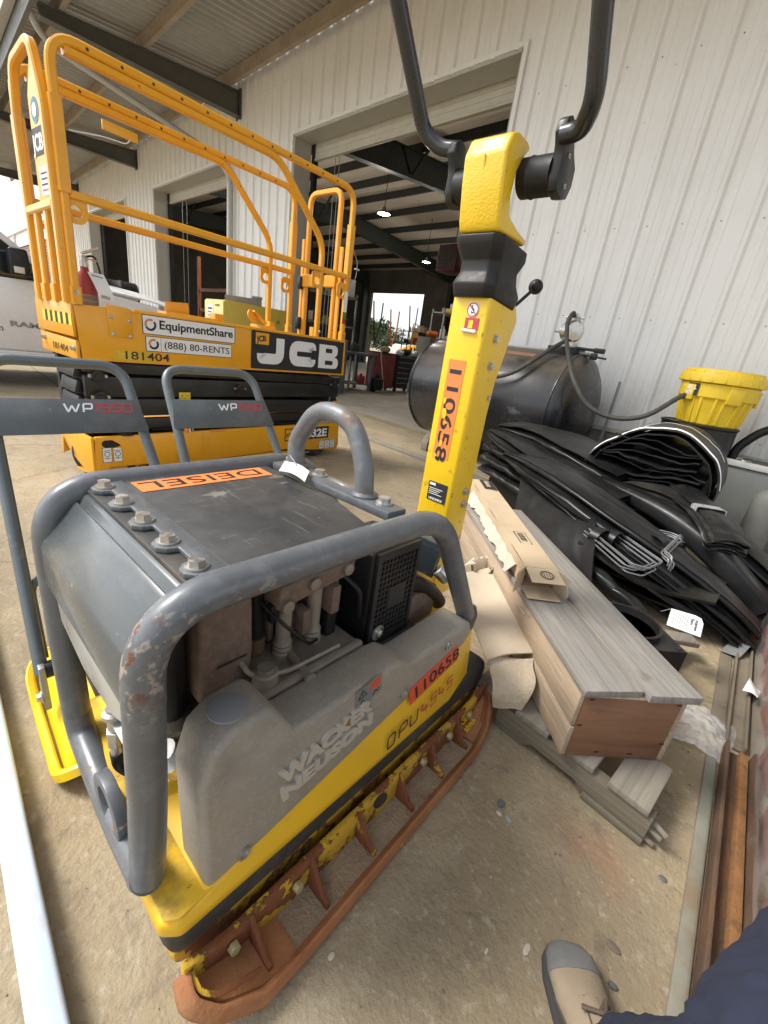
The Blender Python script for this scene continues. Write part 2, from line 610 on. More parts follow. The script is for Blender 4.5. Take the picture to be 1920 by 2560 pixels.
# ---------------------------------------------------------------- workshop: ribbed wall with three tall door openings
HZ, EAVE, STEM, RIB = 4.35, 5.60, 0.615, 0.305
DOORS = [(-8.10, -3.64), (-15.06, -10.62), (-22.05, -17.63)]
shop = thing('workshop_building', 'long white ribbed metal workshop wall with three tall open doorways', 'building', (0, 0, 0))

def panel(x0, x1, z0, z1):
    prof = [(x0, 0.0)]
    k = math.ceil((x0 - .06 + 1.28) / RIB)
    while -1.28 + k * RIB < x1 - .02:
        c = -1.28 + k * RIB
        if c - .034 > x0:
            prof += [(c - .036, 0), (c - .014, -.030), (c + .014, -.030), (c + .036, 0)]
        for dx in (.11, .19):
            if x0 < c + dx - .02 and c + dx + .02 < x1:
                prof += [(c + dx - .017, 0), (c + dx - .009, -.004), (c + dx + .009, -.004), (c + dx + .017, 0)]
        k += 1
    prof.append((x1, 0.0))
    prof = [(x, y) for i, (x, y) in enumerate(prof) if i == 0 or x > prof[i - 1][0] + 1e-4 or True]
    prof.sort(key=lambda p: p[0])
    b = MB()
    n = len(prof)
    b.add([(x, WY + y, z) for z in (z0, z1) for x, y in prof], [(i, i + 1, n + i + 1, n + i) for i in range(n - 1)])
    b.build('wall_panel', m_wall, shop, smooth=0)

PW = 3 * RIB
xs = [-1.28 + RIB / 2 + PW * k for k in range(-29, 9)]
for x0, x1 in zip(xs, xs[1:]):
    cuts = [x0, x1]
    for a, b in DOORS:
        cuts += [c for c in (a, b) if x0 < c < x1]
    cuts.sort()
    for c0, c1 in zip(cuts, cuts[1:]):
        mid = (c0 + c1) / 2
        inside = any(a < mid < b for a, b in DOORS)
        panel(c0, c1, HZ + .002 if inside else STEM, EAVE + .12)
# rows of screws between the ribs
sb = MB()
for zz in (0.75, 1.72, 2.55, 3.9, 5.2):
    k = -80
    while -1.28 + k * RIB < 5:
        x = -1.28 + k * RIB + .075
        if x > -25 and not any(a - .05 < x < b + .05 for a, b in DOORS):
            sb.cyl((x, WY, zz), (x, WY - .008, zz), .007, .005, seg=6)
        k += 1
sb.build('wall_screws', m_screw, shop)['kind'] = 'stuff'
for a, b in ((-27, -22.07), (-17.61, -15.08), (-10.60, -8.12), (-3.62, 6.2)):
    MB().box(a, b, WY - .015, WY + .3, -.1, STEM).build('stem_wall', m_stem, shop)
    MB().box(a, b, WY - .045, WY - .016, STEM - .03, STEM + .012).build('base_flashing', m_cream, shop)
RV = .34
for a, b in DOORS:
    # deep sheet-metal reveal: two jambs, a header and a lip round the opening
    MB().box(a - .012, a + .02, WY - .012, WY + RV, 0, HZ).build('jamb', m_trim, shop, smooth=0)
    MB().box(b - .02, b + .012, WY - .012, WY + RV, 0, HZ).build('jamb', m_trim, shop, smooth=0)
    MB().box(a - .012, b + .012, WY - .012, WY + RV, HZ - .02, HZ + .012).build('door_header', m_trim, shop, smooth=0)
    MB().box(a - .06, a - .012, WY - .036, WY - .008, 0, HZ + .06).box(b + .012, b + .06, WY - .036, WY - .008, 0, HZ + .06).box(a - .012, b + .012, WY - .036, WY - .008, HZ + .012, HZ + .06).build('door_lip', m_wall, shop, smooth=0)
    MB().box(a + .021, a + .11, WY + RV + .02, WY + RV + .10, 0, HZ).build('curtain_guide', m_black, shop, smooth=0)
    MB().box(b - .11, b - .021, WY + RV + .02, WY + RV + .10, 0, HZ).build('curtain_guide', m_black, shop, smooth=0)
    for i in range(3):
        zz = HZ - .075 * i
        MB().prism([(WY + RV + .03, zz - .072), (WY + RV + .06, zz - .07), (WY + RV + .075, zz - .035), (WY + RV + .06, zz - .002), (WY + RV + .03, zz)], a + .11, b - .11, 0).build('curtain_slat', m_cream, shop, smooth=0)
    MB().box(a + .11, b - .11, WY + RV + .015, WY + RV + .085, HZ - .262, HZ - .228).build('curtain_bottom_bar', m_cream, shop, bevel=.006)
# inside: lining, back wall with one open door, rafters, purlins, roof lining
BY, RIDGE = 20.9, 13.0
BD = (-23.0, -18.45)
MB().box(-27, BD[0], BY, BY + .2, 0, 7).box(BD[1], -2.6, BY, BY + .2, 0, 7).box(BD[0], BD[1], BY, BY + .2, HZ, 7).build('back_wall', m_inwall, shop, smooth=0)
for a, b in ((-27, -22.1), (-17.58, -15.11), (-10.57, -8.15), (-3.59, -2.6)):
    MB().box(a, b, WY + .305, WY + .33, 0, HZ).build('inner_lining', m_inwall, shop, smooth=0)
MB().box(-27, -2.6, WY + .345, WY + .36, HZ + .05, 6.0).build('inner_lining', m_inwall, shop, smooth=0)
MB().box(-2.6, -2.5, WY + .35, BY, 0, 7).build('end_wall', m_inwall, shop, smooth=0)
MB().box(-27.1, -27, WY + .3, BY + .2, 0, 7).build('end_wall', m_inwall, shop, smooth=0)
roofz = lambda y: 5.62 + (min(y, 2 * RIDGE - y) - WY) * .09
MB().prism([(WY + .36, roofz(WY)), (RIDGE, roofz(RIDGE)), (BY, roofz(BY)), (BY, roofz(BY) + .1), (RIDGE, roofz(RIDGE) + .1), (WY + .36, roofz(WY) + .1)], -27, -2.5, 0).build('roof_lining', m_insul, shop, smooth=0)
for x in (-9.35, -16.3, -23.3):
    def I(z_at, y0, y1):
        b = MB()
        for yy0, yy1 in ((y0, y1),):
            za, zb = z_at(yy0), z_at(yy1)
            for dx, lo, hi in ((.1, 0, .02), (.006, .0, .6), (.1, .58, .60)):
                b.add([(x - dx, yy0, za + lo), (x + dx, yy0, za + lo), (x + dx, yy0, za + hi), (x - dx, yy0, za + hi), (x - dx, yy1, zb + lo), (x + dx, yy1, zb + lo), (x + dx, yy1, zb + hi), (x - dx, yy1, zb + hi)], [(3, 2, 1, 0), (4, 5, 6, 7), (0, 1, 5, 4), (1, 2, 6, 5), (2, 3, 7, 6), (3, 0, 4, 7)])
        return b
    zr = lambda y: roofz(y) - .82
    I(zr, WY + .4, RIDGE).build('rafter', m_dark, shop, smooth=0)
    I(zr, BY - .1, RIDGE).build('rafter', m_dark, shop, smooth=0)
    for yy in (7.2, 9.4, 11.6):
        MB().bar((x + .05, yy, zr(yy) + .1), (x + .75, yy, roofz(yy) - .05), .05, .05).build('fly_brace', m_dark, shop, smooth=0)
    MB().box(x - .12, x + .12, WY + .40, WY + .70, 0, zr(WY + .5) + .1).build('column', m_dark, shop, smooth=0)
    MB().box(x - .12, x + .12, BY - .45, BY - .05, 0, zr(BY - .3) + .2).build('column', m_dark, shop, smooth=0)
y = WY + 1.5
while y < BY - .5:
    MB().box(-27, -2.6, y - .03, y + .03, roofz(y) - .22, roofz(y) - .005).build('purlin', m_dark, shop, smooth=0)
    y += 1.46

# ---------------------------------------------------------------- canopy over the yard
CY = 1.95
canopy = thing('canopy_roof', 'grey corrugated canopy roof on dark tapered beams above the yard', 'canopy', (0, 0, 0))
cz = lambda y: EAVE - (WY - y) * .075
def deck_sheet(x0, x1):
    b = MB()
    p = []
    x = x0
    while x < x1 - .01:
        p += [(x, 0), (x + .045, 0), (x + .07, .04), (x + .135, .04), (x + .155, .0)]
        x += .1525
    q = []
    for a in p:
        if not q or a[0] > q[-1][0] + 1e-4:
            q.append(a)
    n = len(q)
    b.add([(x_, yy, cz(yy) + z_) for yy in (CY, WY - .03) for x_, z_ in q], [(i, i + 1, n + i + 1, n + i) for i in range(n - 1)])
    b.build('deck_sheet', m_deck, canopy, smooth=0)
for k in range(-28, 7):
    deck_sheet(k * .915, (k + 1) * .915 - .002)
for x in (-23.2, -16.3, -10.15, -3.2, 3.6):
    b = MB()
    for dx, z0, z1 in ((.085, 0, .016), (.006, .01, 1), (.085, -1, 0)):
        for s_ in (0,):
            za0, za1 = 4.985, cz(WY) - .21
            zb0, zb1 = 4.985, cz(CY) - .21
            if z1 == 1:
                q = (za0 + .01, za1, zb0 + .01, zb1)
            elif z0 == 0:
                q = (za0, za0 + .016, zb0, zb0 + .016)
            else:
                q = (za1 - .016, za1, zb1 - .016, zb1)
            ys = (WY - .01, CY + .02)
            b.add([(x - dx, ys[0], q[0]), (x + dx, ys[0], q[0]), (x + dx, ys[0], q[1]), (x - dx, ys[0], q[1]), (x - dx, ys[1], q[2]), (x + dx, ys[1], q[2]), (x + dx, ys[1], q[3]), (x - dx, ys[1], q[3])], [(3, 2, 1, 0), (4, 5, 6, 7), (0, 1, 5, 4), (1, 2, 6, 5), (2, 3, 7, 6), (3, 0, 4, 7)])
    b.box(x - .1, x + .1, WY - .03, WY - .012, 4.95, cz(WY) - .17)
    b.build('canopy_beam', m_beam, canopy, smooth=0)
for yy in (2.25, 3.42, 4.9):
    MB().box(-25.6, 6.3, yy - .035, yy + .035, cz(yy) - .205, cz(yy) - .004).build('canopy_purlin', m_purlin, canopy, smooth=0)
MB().box(-25.6, 6.3, CY - .1, CY - .04, cz(CY) - .28, cz(CY) + .10).build('fascia', m_beam, canopy, smooth=0)
MB().prism([(CY - .24, cz(CY) - .02), (CY - .11, cz(CY) - .02), (CY - .11, cz(CY) + .12), (CY - .24, cz(CY) + .12)], -25.6, 6.3, 0).build('gutter', m_trim, canopy, smooth=0)
# conduit that drops from the fascia to the wall
tag(MB().tube([(-10.35, 1.80, 5.9), (-10.4, 1.84, 5.25), (-10.75, 2.1, 4.95), (-10.6, 4.85, 4.35), (-10.33, 5.07, 4.02), (-10.33, 5.08, .7)], .052, 12, bend=.4).build('downpipe', m_trim), 'grey downpipe slanting under the canopy and down the ribbed wall', 'pipe')
# ---------------------------------------------------------------- reversible plate compactor (front of the picture)
RUST1, RUST2 = (0.20, 0.065, 0.022), (0.33, 0.13, 0.04)
m_wyel = M('compactor_yellow', (0.78, 0.46, 0.012), .38, var=.06, vscale=5, coat=.15, layers=[D((0.45, 0.30, 0.06), .52, .8, 6, amt=.4), D((0.10, 0.075, 0.035), .60, .68, 26, amt=.6, up=(.2, .9), rough=.8), D((0.09, 0.045, 0.02), .70, .735, 55, amt=.9, rough=.8)])
m_wfloor = M('dirty_hood_yellow', (0.74, 0.45, 0.015), .45, var=.08, vscale=6, layers=[D((0.14, 0.10, 0.04), .42, .66, 13, amt=.85, up=(.6, .95), rough=.85), D((0.05, 0.03, 0.015), .66, .70, 45, amt=.9, rough=.8)])
m_frame = M('frame_grey', (0.118, 0.127, 0.136), .34, .15, var=.08, vscale=10, coat=.1, layers=[
    D((0.22, 0.23, 0.24), .5, .7, 30, amt=.35), D((0.42, 0.38, 0.32), .66, .70, 34, amt=.8, stretch=(1, .35, 1), rough=.7),
    D((0.24, 0.10, 0.045), .655, .675, 19, amt=.9, rough=.85, stretch=(1, .45, 1)), D((0.09, 0.04, 0.02), .69, .71, 30, amt=.9, rough=.9)])
m_frame_scuff = M('frame_grey_scuffed', (0.118, 0.127, 0.136), .34, .15, var=.08, vscale=10, coat=.1, layers=[
    D((0.22, 0.23, 0.24), .5, .7, 30, amt=.35), D((0.42, 0.38, 0.32), .665, .70, 34, amt=.8, stretch=(1, .35, 1), rough=.7),
    D((0.34, 0.29, 0.25), .54, .60, 95, amt=.85, rough=.75, stretch=(1, .45, .6), box=((2, .60, .68), (2, .795, .76), (1, -.22, -.34)), detail=10),
    D((0.15, 0.058, 0.028), .57, .60, 80, amt=1.0, rough=.9, stretch=(1, .4, .6), box=((2, .63, .69), (2, .785, .75), (1, -.24, -.36)), detail=10),
    D((0.30, 0.12, 0.045), .665, .685, 17, amt=.9, rough=.85, stretch=(1, .55, 1))])
m_hoop = M('hoop_grey', (0.15, 0.16, 0.165), .45, .2, var=.1, vscale=14, layers=[D((0.16, 0.085, 0.04), .52, .68, 13, amt=.75, rough=.8), D((0.34, 0.33, 0.31), .55, .7, 40, amt=.4)])
m_panel = M('front_panel_grey', (0.070, 0.080, 0.083), .28, var=.07, vscale=7, coat=.2, layers=[D((0.17, 0.18, 0.17), .5, .75, 9, amt=.5, stretch=(.5, 2, 1)), D((0.32, 0.31, 0.28), .66, .7, 60, amt=.6, stretch=(.4, 2, 1))])
m_mat = M('rubber_mat', (0.034, 0.034, 0.034), .5, var=.15, vscale=8, layers=[D((0.12, 0.112, 0.098), .45, .75, 7, amt=.45, detail=10, rough=.8), D((0.16, 0.15, 0.13), .60, .66, 30, amt=.5, stretch=(.25, 2.5, 1)), D((0.14, 0.13, 0.11), .62, .68, 40, amt=.5, stretch=(2.2, .3, 1)), D((0.30, 0.28, 0.24), .64, .70, 22, amt=.5, stretch=(1, .4, 1)), D((0.36, 0.33, 0.27), .68, .72, 90, amt=.5)])
m_cover = M('belt_guard_grey', (0.325, 0.305, 0.270), .6, .2, var=.06, vscale=8, bump=.12, bscale=240, layers=[D((0.29, 0.25, 0.19), .42, .7, 4, amt=.6, detail=9), D((0.20, 0.165, 0.125), .46, .68, 3.2, amt=.5, detail=9), D((0.42, 0.37, 0.29), .54, .62, 120, amt=.5), D((0.37, 0.31, 0.23), .52, .72, 2.2, amt=.55, detail=9), D((0.11, 0.09, 0.07), .56, .74, 4, amt=.5), D((.12, .10, .08), .69, .71, 50, amt=.6), D((0.40, 0.30, 0.16), .70, .73, 18, amt=.5, stretch=(1, .4, 1))])
m_cap = M('grey_cap', (0.24, 0.245, 0.25), .5, var=.03)
m_alu = M('cast_alloy', (0.30, 0.265, 0.22), .5, .45, var=.1, vscale=18, bump=.1, bscale=200, layers=[D((0.27, 0.20, 0.14), .4, .65, 9, amt=.75, rough=.9)])
m_engine = M('engine_brown', (0.17, 0.115, 0.085), .85, var=.14, vscale=14, layers=[D((0.26, 0.19, 0.14), .45, .7, 60, amt=.6)])
m_engdark = M('engine_dark', (0.035, 0.03, 0.026), .8, var=.3, vscale=14, layers=[D((0.15, 0.105, 0.075), .5, .75, 10, amt=.6)])
m_rustx = M('rust_plate', (0.30, 0.120, 0.045), .8, var=.2, vscale=7, bump=.22, bscale=110, layers=[D((0.40, 0.205, 0.085), .45, .68, 6, amt=.75, detail=9), D((0.30, 0.21, 0.12), .55, .75, 4, amt=.5), D((0.10, 0.045, 0.022), .60, .70, 26, amt=.6), D((0.52, 0.33, 0.04), .67, .685, 12, amt=.85)])
m_rusty = M('rust_and_yellow', (0.55, 0.33, 0.025), .6, var=.12, vscale=9, bump=.3, bscale=90, layers=[D((0.21, 0.07, 0.024), .485, .51, 11, detail=9, rough=.9, bump=-.4), D((0.33, 0.25, 0.13), .58, .8, 6, amt=.6, rough=.9), D((0.10, 0.05, 0.02), .66, .69, 45, amt=.8)])
m_rustw = M('rust_web', (0.17, 0.055, 0.020), .85, var=.2, vscale=12, layers=[D((0.50, 0.30, 0.03), .56, .60, 16, amt=.9), D((.08, .03, .015), .6, .7, 30, amt=.6)])
m_pbolt = M('brass_bolt', (0.40, 0.35, 0.18), .5, .3, layers=[D((.25, .2, .1), .5, .7, 30, amt=.6)])
m_sanded = M('sand_caked_iron', (0.36, 0.27, 0.175), .95, var=.16, vscale=10, bump=1.0, bscale=120, layers=[D((0.37, 0.295, 0.20), .5, .65, 70, amt=.7), D((0.20, 0.085, 0.035), .56, .70, 7, amt=.8), D((0.12, 0.09, 0.06), .64, .7, 110, amt=.7)])
m_buffer = M('buffer_rubber', (0.030, 0.030, 0.028), .6, var=.2, layers=[D((0.16, 0.135, 0.10), .46, .75, 7, amt=.6)])
m_hotape = M('number_tape', (0.62, 0.085, 0.03), .55, var=.08, vscale=30, layers=[D((0.75, 0.20, 0.08), .55, .7, 30, amt=.4)])
m_logo = M('cast_letters', (0.52, 0.49, 0.43), .55, .3, var=.08)

cp = thing('plate_compactor', 'large yellow and grey diesel plate compactor with rust-coloured side plate', 'plate compactor', (-.735, .62, 0), 3)

# bottom plate: upturned ends, side view polygon in (v, z)
bp_prof = [(-.475, .125), (-.512, .115), (-.508, .08), (-.44, .03), (-.34, .0), (.34, .0), (.44, .03), (.495, .08), (.50, .115), (.475, .125)]
MB().prism(bp_prof, -.235, .268, 0).build('base_plate', m_rusty, cp, bevel=.012)
MB().prism([(-.516, .105), (.497, .105), (.512, .20), (-.522, .205)], -.262, .2785, 0).build('buffer_skirt', m_buffer, cp, bevel=.03, bseg=3)
# yellow hood: top deck, side flank rising to the rear
hp = MB()
secs = [(-.525, .262, .262, .17, .215), (-.50, .285, .278, .17, .220), (-.30, .286, .266, .17, .25), (.0, .286, .266, .17, .305), (.27, .286, .266, .17, .352), (.385, .265, .25, .175, .36), (.43, .225, .20, .18, .345)]
rows = []
for v, wl, wu, zl, zu in secs:
    rows.append([(-wu, v, zu), (-wl, v, zl + .03), (-wl + .008, v, zl), (wl - .008, v, zl), (wl, v, zl + .03), (wu, v, zu)])
n = 6
hp.add([p for r_ in rows for p in r_], [(i * n + j, i * n + j + 1, (i + 1) * n + j + 1, (i + 1) * n + j) for i in range(len(rows) - 1) for j in range(n - 1)] + [(i * n + n - 1, i * n, (i + 1) * n, (i + 1) * n + n - 1) for i in range(len(rows) - 1)] + [tuple(range(n - 1, -1, -1)), tuple((len(rows) - 1) * n + i for i in range(n))])
hp.build('hood', m_wyel, cp, bevel=.008, bseg=3)
MB().prism([(-.275, -.522), (.265, -.520), (.278, -.50), (.27, -.39), (.15, -.36), (-.15, -.36), (-.28, -.40)], .222, .2265, 2).build('hood_apron', m_wfloor, cp, bevel=.003)

# grey belt guard on the right flank
cov = [(-.452, .212), (-.30, .240), (-.10, .278), (.10, .316), (.30, .352), (.335, .38), (.315, .425), (.28, .432), (.045, .424), (.005, .455), (-.03, .460), (-.285, .458), (-.335, .542), (-.35, .548), (-.405, .546), (-.44, .520), (-.458, .46)]
MB().prism(cov, .175, .271, 0).build('belt_guard', m_cover, cp, bevel=.012, bseg=3)
MB().lathe([(.031, 0), (.031, .0035), (.028, .0045)], (.226, -.392, .5455)).build('round_cap', m_cap, cp)
for v, z in ((-.385, .245), (.205, .40), (.035, .345)):
    b = MB().lathe([(.0125, 0), (.0125, .006), (.0085, .006), (.0085, .002)], (.2705, v, z), (1, 0, 0), 18)
    b.build('guard_bolt', m_chrome, cp)
# raised maker's name
mm = frame((.2712, -.315, .338), (0, 1, .13), (0, -.1, 1))
lettering('WACKER', m_logo, mm @ Matrix.Translation((.004, .016, 0)), .045, cp, bold=.0030, depth=.006, width=.235, name='cast_lettering')
lettering('NEUSON', m_logo, mm @ Matrix.Translation((0, -.030, 0)), .045, cp, bold=.0030, depth=.006, width=.235, name='cast_lettering')
# rating plate and warning triangle
pm = frame((.2714, -.135, .402), (0, 1, .16), (0, -.12, 1))
plate(pm, .078, .052, m_galv, cp, 'rating_plate', .0012)
plate(pm @ Matrix.Translation((.046, .024, .0013)), .026, .022, m_hotape, cp, 'sticker')
strokes([[(.008, .026), (.032, .026), (.02, .046), (.008, .026)], [(.02, .031), (.02, .039)]], .0022, .0006, pm @ Matrix.Translation((0, 0, .0013)), m_ink, cp, 'pictogram')
strokes([[(.012, .006), (.018, .018), (.026, .010)], [(.05, .006), (.056, .016), (.064, .010), (.068, .016)]], .0022, .0006, pm @ Matrix.Translation((0, 0, .0013)), m_ink, cp, 'pictogram')
MB().lathe([(.0125, 0), (.0125, .0015), (.010, .0018)], (.2746, -.155, .385), (1, 0, 0)).build('brass_button', M('brass', (0.42, 0.24, 0.05), .4, .6), cp)
# number tape and model name on the yellow flank
fl = lambda v, z: Vector((.2875 - (z - .2) * .125, v, z))
fm = frame(fl(.07, .262) + Vector((.0015, 0, 0)), (0, 1, .17), (-.13, -.17, 1))
plate(fm @ Matrix.Translation((.0, .030, .0003)), .205, .050, m_hotape, cp)
lettering('110658', m_ink, fm @ Matrix.Translation((.008, .038, .0016)), .047, cp, width=.19, bold=.0002)
dm = frame(fl(-.015, .213) + Vector((.001, 0, 0)), (0, 1, .155), (-.13, -.15, 1))
u_, h_ = .028, .033
def dpu():
    P, x = [], 0
    P.append([(x, 0), (x, h_), (x + u_ * .9, h_), (x + u_ * .9, 0), (x, 0)]); x += .042
    P.append([(x, 0), (x, h_), (x + u_, h_), (x + u_, h_ * .42), (x, h_ * .42)]); x += .042
    P.append([(x, h_), (x, 0), (x + u_, 0), (x + u_, h_)])
    return P
sh = Matrix(((1, .22, 0, 0), (0, 1, 0, 0), (0, 0, 1, 0), (0, 0, 0, 1)))
strokes(dpu(), .0042, .0006, dm @ sh @ Matrix.Translation((0, 0, .0006)), m_ink, cp, bend=.006)
def four_five(x, ch):
    w = .024
    if ch == '4':
        return [[(x + w * .75, 0), (x + w * .75, h_ * .62)], [(x, h_), (x, h_ * .34), (x + w, h_ * .34)]]
    return [[(x + w, h_), (x, h_), (x, h_ * .56), (x + w, h_ * .56), (x + w, 0), (x, 0)]]
P = []
for i, ch in enumerate('4545'):
    P += four_five(.130 + i * .037, ch)
strokes(P, .0042, .0006, dm @ sh @ Matrix.Translation((0, 0, .0006)), m_redink, cp, bend=.004)

# protective tube frame: right loop, left loop, front cross tube
TR = .0262
right_loop = [(.205, -.517, .262), (.222, -.513, .45), (.232, -.508, .66), (.238, -.50, .755), (.240, -.42, .7745), (.238, .055, .7755), (.236, .125, .755), (.232, .27, .535), (.228, .345, .425)]
MB().tube([right_loop[0], right_loop[1], (.236, -.508, .775), (.238, .105, .7765), (.230, .352, .415)], TR, 20, bend=.105, bs=10).build('frame_tube', m_frame_scuff, cp)
MB().tube([(-.205, -.507, .262), (-.222, -.507, .45), (-.236, -.504, .775), (-.238, .105, .7765), (-.230, .352, .415)], TR, 20, bend=.105, bs=10).build('frame_tube', m_frame, cp)
MB().tube([(-.205, -.507, .268), (-.19, -.506, .225), (-.08, -.508, .20), (.06, -.513, .212), (.19, -.517, .250), (.205, -.517, .268)], TR * 1.03, 18, bend=.06).build('front_tube', m_frame, cp)
MB().tube([(.19, -.517, .245), (.205, -.517, .262)], TR * 1.05, 18).build('tube_joint', m_frame, cp)
for s_ in (-1, 1):
    MB().prism([(.335, .44), (.33, .38), (.385, .35), (.40, .40), (.375, .445)], s_ * .228 - .022, s_ * .228 + .022, 0).build('frame_foot', m_buffer, cp, bevel=.008)
# lifting ring on the front tube
ring = MB()
a = [Vector((.055 + .052 * math.cos(t), -.522, .268 + .052 * math.sin(t))) for t in [2 * math.pi * i / 28 for i in range(28)]]
ring.sweep(a, [(-.012, -.010), (.012, -.010), (.012, .010), (-.012, .010)], up=(0, 1, 0), closed=True)
ring.build('tie_ring', m_frame, cp, bevel=.002)
# front panel, skirt and the clamp strip with its five bolts
fp = MB()
prof = [(-.428, .772), (-.446, .766), (-.455, .752), (-.459, .757), (-.466, .750), (-.516, .690), (-.522, .676), (-.523, .600), (-.515, .600), (-.514, .672), (-.505, .685), (-.452, .742), (-.43, .755)]
fp.prism(prof, -.212, .212, 0)
fp.build('front_panel', m_panel, cp, bevel=.0035, smooth=40)
MB().prism([(-.21, .60), (.21, .60), (.208, .56), (.09, .50), (-.06, .49), (-.19, .52)], -.512, -.505, 1).build('front_skirt', M('skirt_alloy', (0.55, 0.54, 0.50), .3, .6, var=.1, vscale=3), cp, bevel=.003)
st = [(-.205, -.383)]
for k in range(5):
    c = -.185 + .0925 * k
    st += [(c - .024, -.411), (c - .021, -.427), (c - .008, -.438), (c + .008, -.438), (c + .021, -.427), (c + .024, -.411)]
st = [(-.212, -.378)] + [p for p in st[1:]] + [(.215, -.408), (.215, -.390), (.208, -.378)]
MB().prism(st, .777, .786, 2).build('clamp_strip', m_frame, cp, bevel=.002)
MB().prism([(-.212, -.44), (.212, -.44), (.215, -.385), (-.212, -.385)], .7655, .7765, 2).build('rubber_seal', m_buffer, cp, bevel=.003)
for k in range(5):
    MB().hexbolt((-.185 + .0925 * k, -.4165, .786), (0, 0, 1), .0125, .0125).build('bolt', m_chrome, cp, smooth=20)
MB().prism([(-.212, -.378), (.212, -.378), (.214, -.095), (.05, -.048), (-.205, -.048)], .771, .7835, 2).build('top_mat', m_mat, cp, bevel=.002)
# orange word on the mat, written to be read from the far side
sm = frame((-.196, -.078, .7842), (0, -1, 0), (1, 0, 0))
plate(sm, .290, .062, m_orange, cp, t=.0007)
lettering('DEISEL', m_ink, sm @ Matrix.Translation((.012, .011, .001)), .057, cp, width=.262, bold=-.0004)
# rear clamp bar, bolts, lifting hoop, paper tag
MB().prism([(-.205, -.032), (.192, -.024), (.196, .03), (-.205, .032)], .772, .793, 2).build('clamp_bar', m_frame, cp, bevel=.004)
for u in (-.178, -.062, .152):
    MB().hexbolt((u, .006, .793), (0, 0, 1), .014, .015).build('bolt', m_chrome, cp, smooth=20)
MB().tube([(-.15, .006, .785), (-.165, .006, .850), (-.085, .006, .955), (.035, .006, .945), (.082, .006, .86), (.092, .006, .785)], .0215, 18, bend=.07, bs=8).build('lifting_hoop', m_hoop, cp)
for u in (-.150, .092):
    MB().lathe([(.031, 0), (.031, .004), (.024, .009)], (u, .006, .793)).build('hoop_weld', m_frame, cp)
MB().grid(lambda a, b: (-.172 + .105 * a + .045 * b, -.018 - .005 * a - .048 * b, .800 + .010 * math.sin(2.6 * a) - .006 * b), 8, 4, .0006).build('paper_tag', m_white, cp)
MB().tube([(-.14, .03, .83), (-.16, -.015, .822), (-.125, -.022, .812), (-.10, -.035, .810)], .0012, 6, bend=.01).build('tag_wire', m_galv, cp)

# engine under the frame
MB().box(-.2, .168, -.40, .22, .24, .40).build('engine_block', m_engdark, cp, bevel=.02)
MB().prism([(-.378, .44), (-.272, .44), (-.268, .53), (-.272, .64), (-.375, .645)], -.05, .102, 0).build('air_box', m_engine, cp, bevel=.010, bseg=3)
MB().box(.1025, .105, -.345, -.285, .512, .516).build('box_seam', m_engdark, cp)
MB().box(-.19, .085, -.44, -.383, .40, .66).build('fuel_tank', m_blackmat, cp, bevel=.03, bseg=3)
MB().box(-.17, .03, -.27, .02, .40, .60).build('engine_head', m_engdark, cp, bevel=.01)
# alloy rocker cover
MB().prism([(-.325, .40), (-.005, .40), (-.01, .445), (-.05, .455), (-.30, .455), (-.322, .44)], .03, .172, 0).build('rocker_cover', m_alu, cp, bevel=.012, bseg=3)
MB().box(.150, .174, -.315, -.02, .44, .462).build('cover_rib', m_alu, cp, bevel=.008)
MB().cyl((.06, -.175, .462), (.185, -.19, .458), .010, seg=14).cyl((.185, -.19, .458), (.19, -.19, .458), .0135, seg=14).build('cover_bolt', m_alu, cp)
MB().lathe([(.030, 0), (.030, .006), (.026, .008), (.026, .03), (.023, .034), (.016, .036), (.016, .041)], (.135, -.262, .452)).build('filler_cap', m_alu, cp)
for u, v, z in ((.085, -.187, .60), (.085, -.107, .625)):
    MB().lathe([(.022, 0), (.022, .012), (.0185, .016), (.021, .022), (.0185, .028), (.021, .034), (.0185, .04), (.016, .046), (.0175, .17)], (u, v, .452)).build('push_rod_tube', m_alu, cp)
MB().prism([(-.225, .59), (-.02, .615), (-.015, .665), (-.22, .645)], .02, .115, 0).build('intake_manifold', m_engine, cp, bevel=.008)
for v, z in ((-.205, .60), (-.14, .63), (-.045, .635)):
    MB().cyl((.10, v, z), (.125, v, z), .014, seg=14).build('manifold_boss', m_alu, cp, bevel=.002)
MB().cyl((.05, -.235, .48), (.05, -.235, .62), .019, seg=14).build('injector', m_blackmat, cp)
MB().cyl((.05, -.235, .47), (.05, -.235, .505), .024, seg=14).build('injector_nut', M('brass_dirty', (0.16, 0.10, 0.05), .6, .4), cp)
MB().box(.075, .11, -.155, -.135, .50, .56).build('bracket', m_engine, cp, bevel=.003)
MB().box(.075, .12, -.085, -.06, .53, .60).build('bracket', m_engine, cp, bevel=.004)
MB().box(.07, .10, -.075, -.045, .45, .53).build('relay', m_blackmat, cp, bevel=.004)
for i in range(9):
    MB().box(.031, .052, -.262 + .031 * i, -.250 + .031 * i, .47, .595).build('cooling_fin', m_alu, cp, bevel=.002)
for k, pts in enumerate(([(.08, -.24, .60), (.13, -.22, .57), (.14, -.16, .50), (.10, -.10, .46)], [(.06, -.30, .52), (.13, -.29, .48), (.15, -.22, .47), (.15, -.08, .465)], [(.10, -.05, .62), (.14, -.02, .58), (.13, .0, .50)], [(.02, -.36, .66), (.08, -.30, .655), (.10, -.22, .66), (.09, -.10, .68)])):
    MB().tube(pts, (.004, .0055, .006, .008)[k], 8, bend=.02).build('engine_hose', (m_black, m_alu, m_black, m_black)[k], cp)
for v, z in ((-.30, .447), (-.03, .447), (-.16, .447)):
    MB().hexbolt((.174, v, z), (1, 0, 0), .007, .008).build('cover_screw', m_chrome, cp, smooth=20)
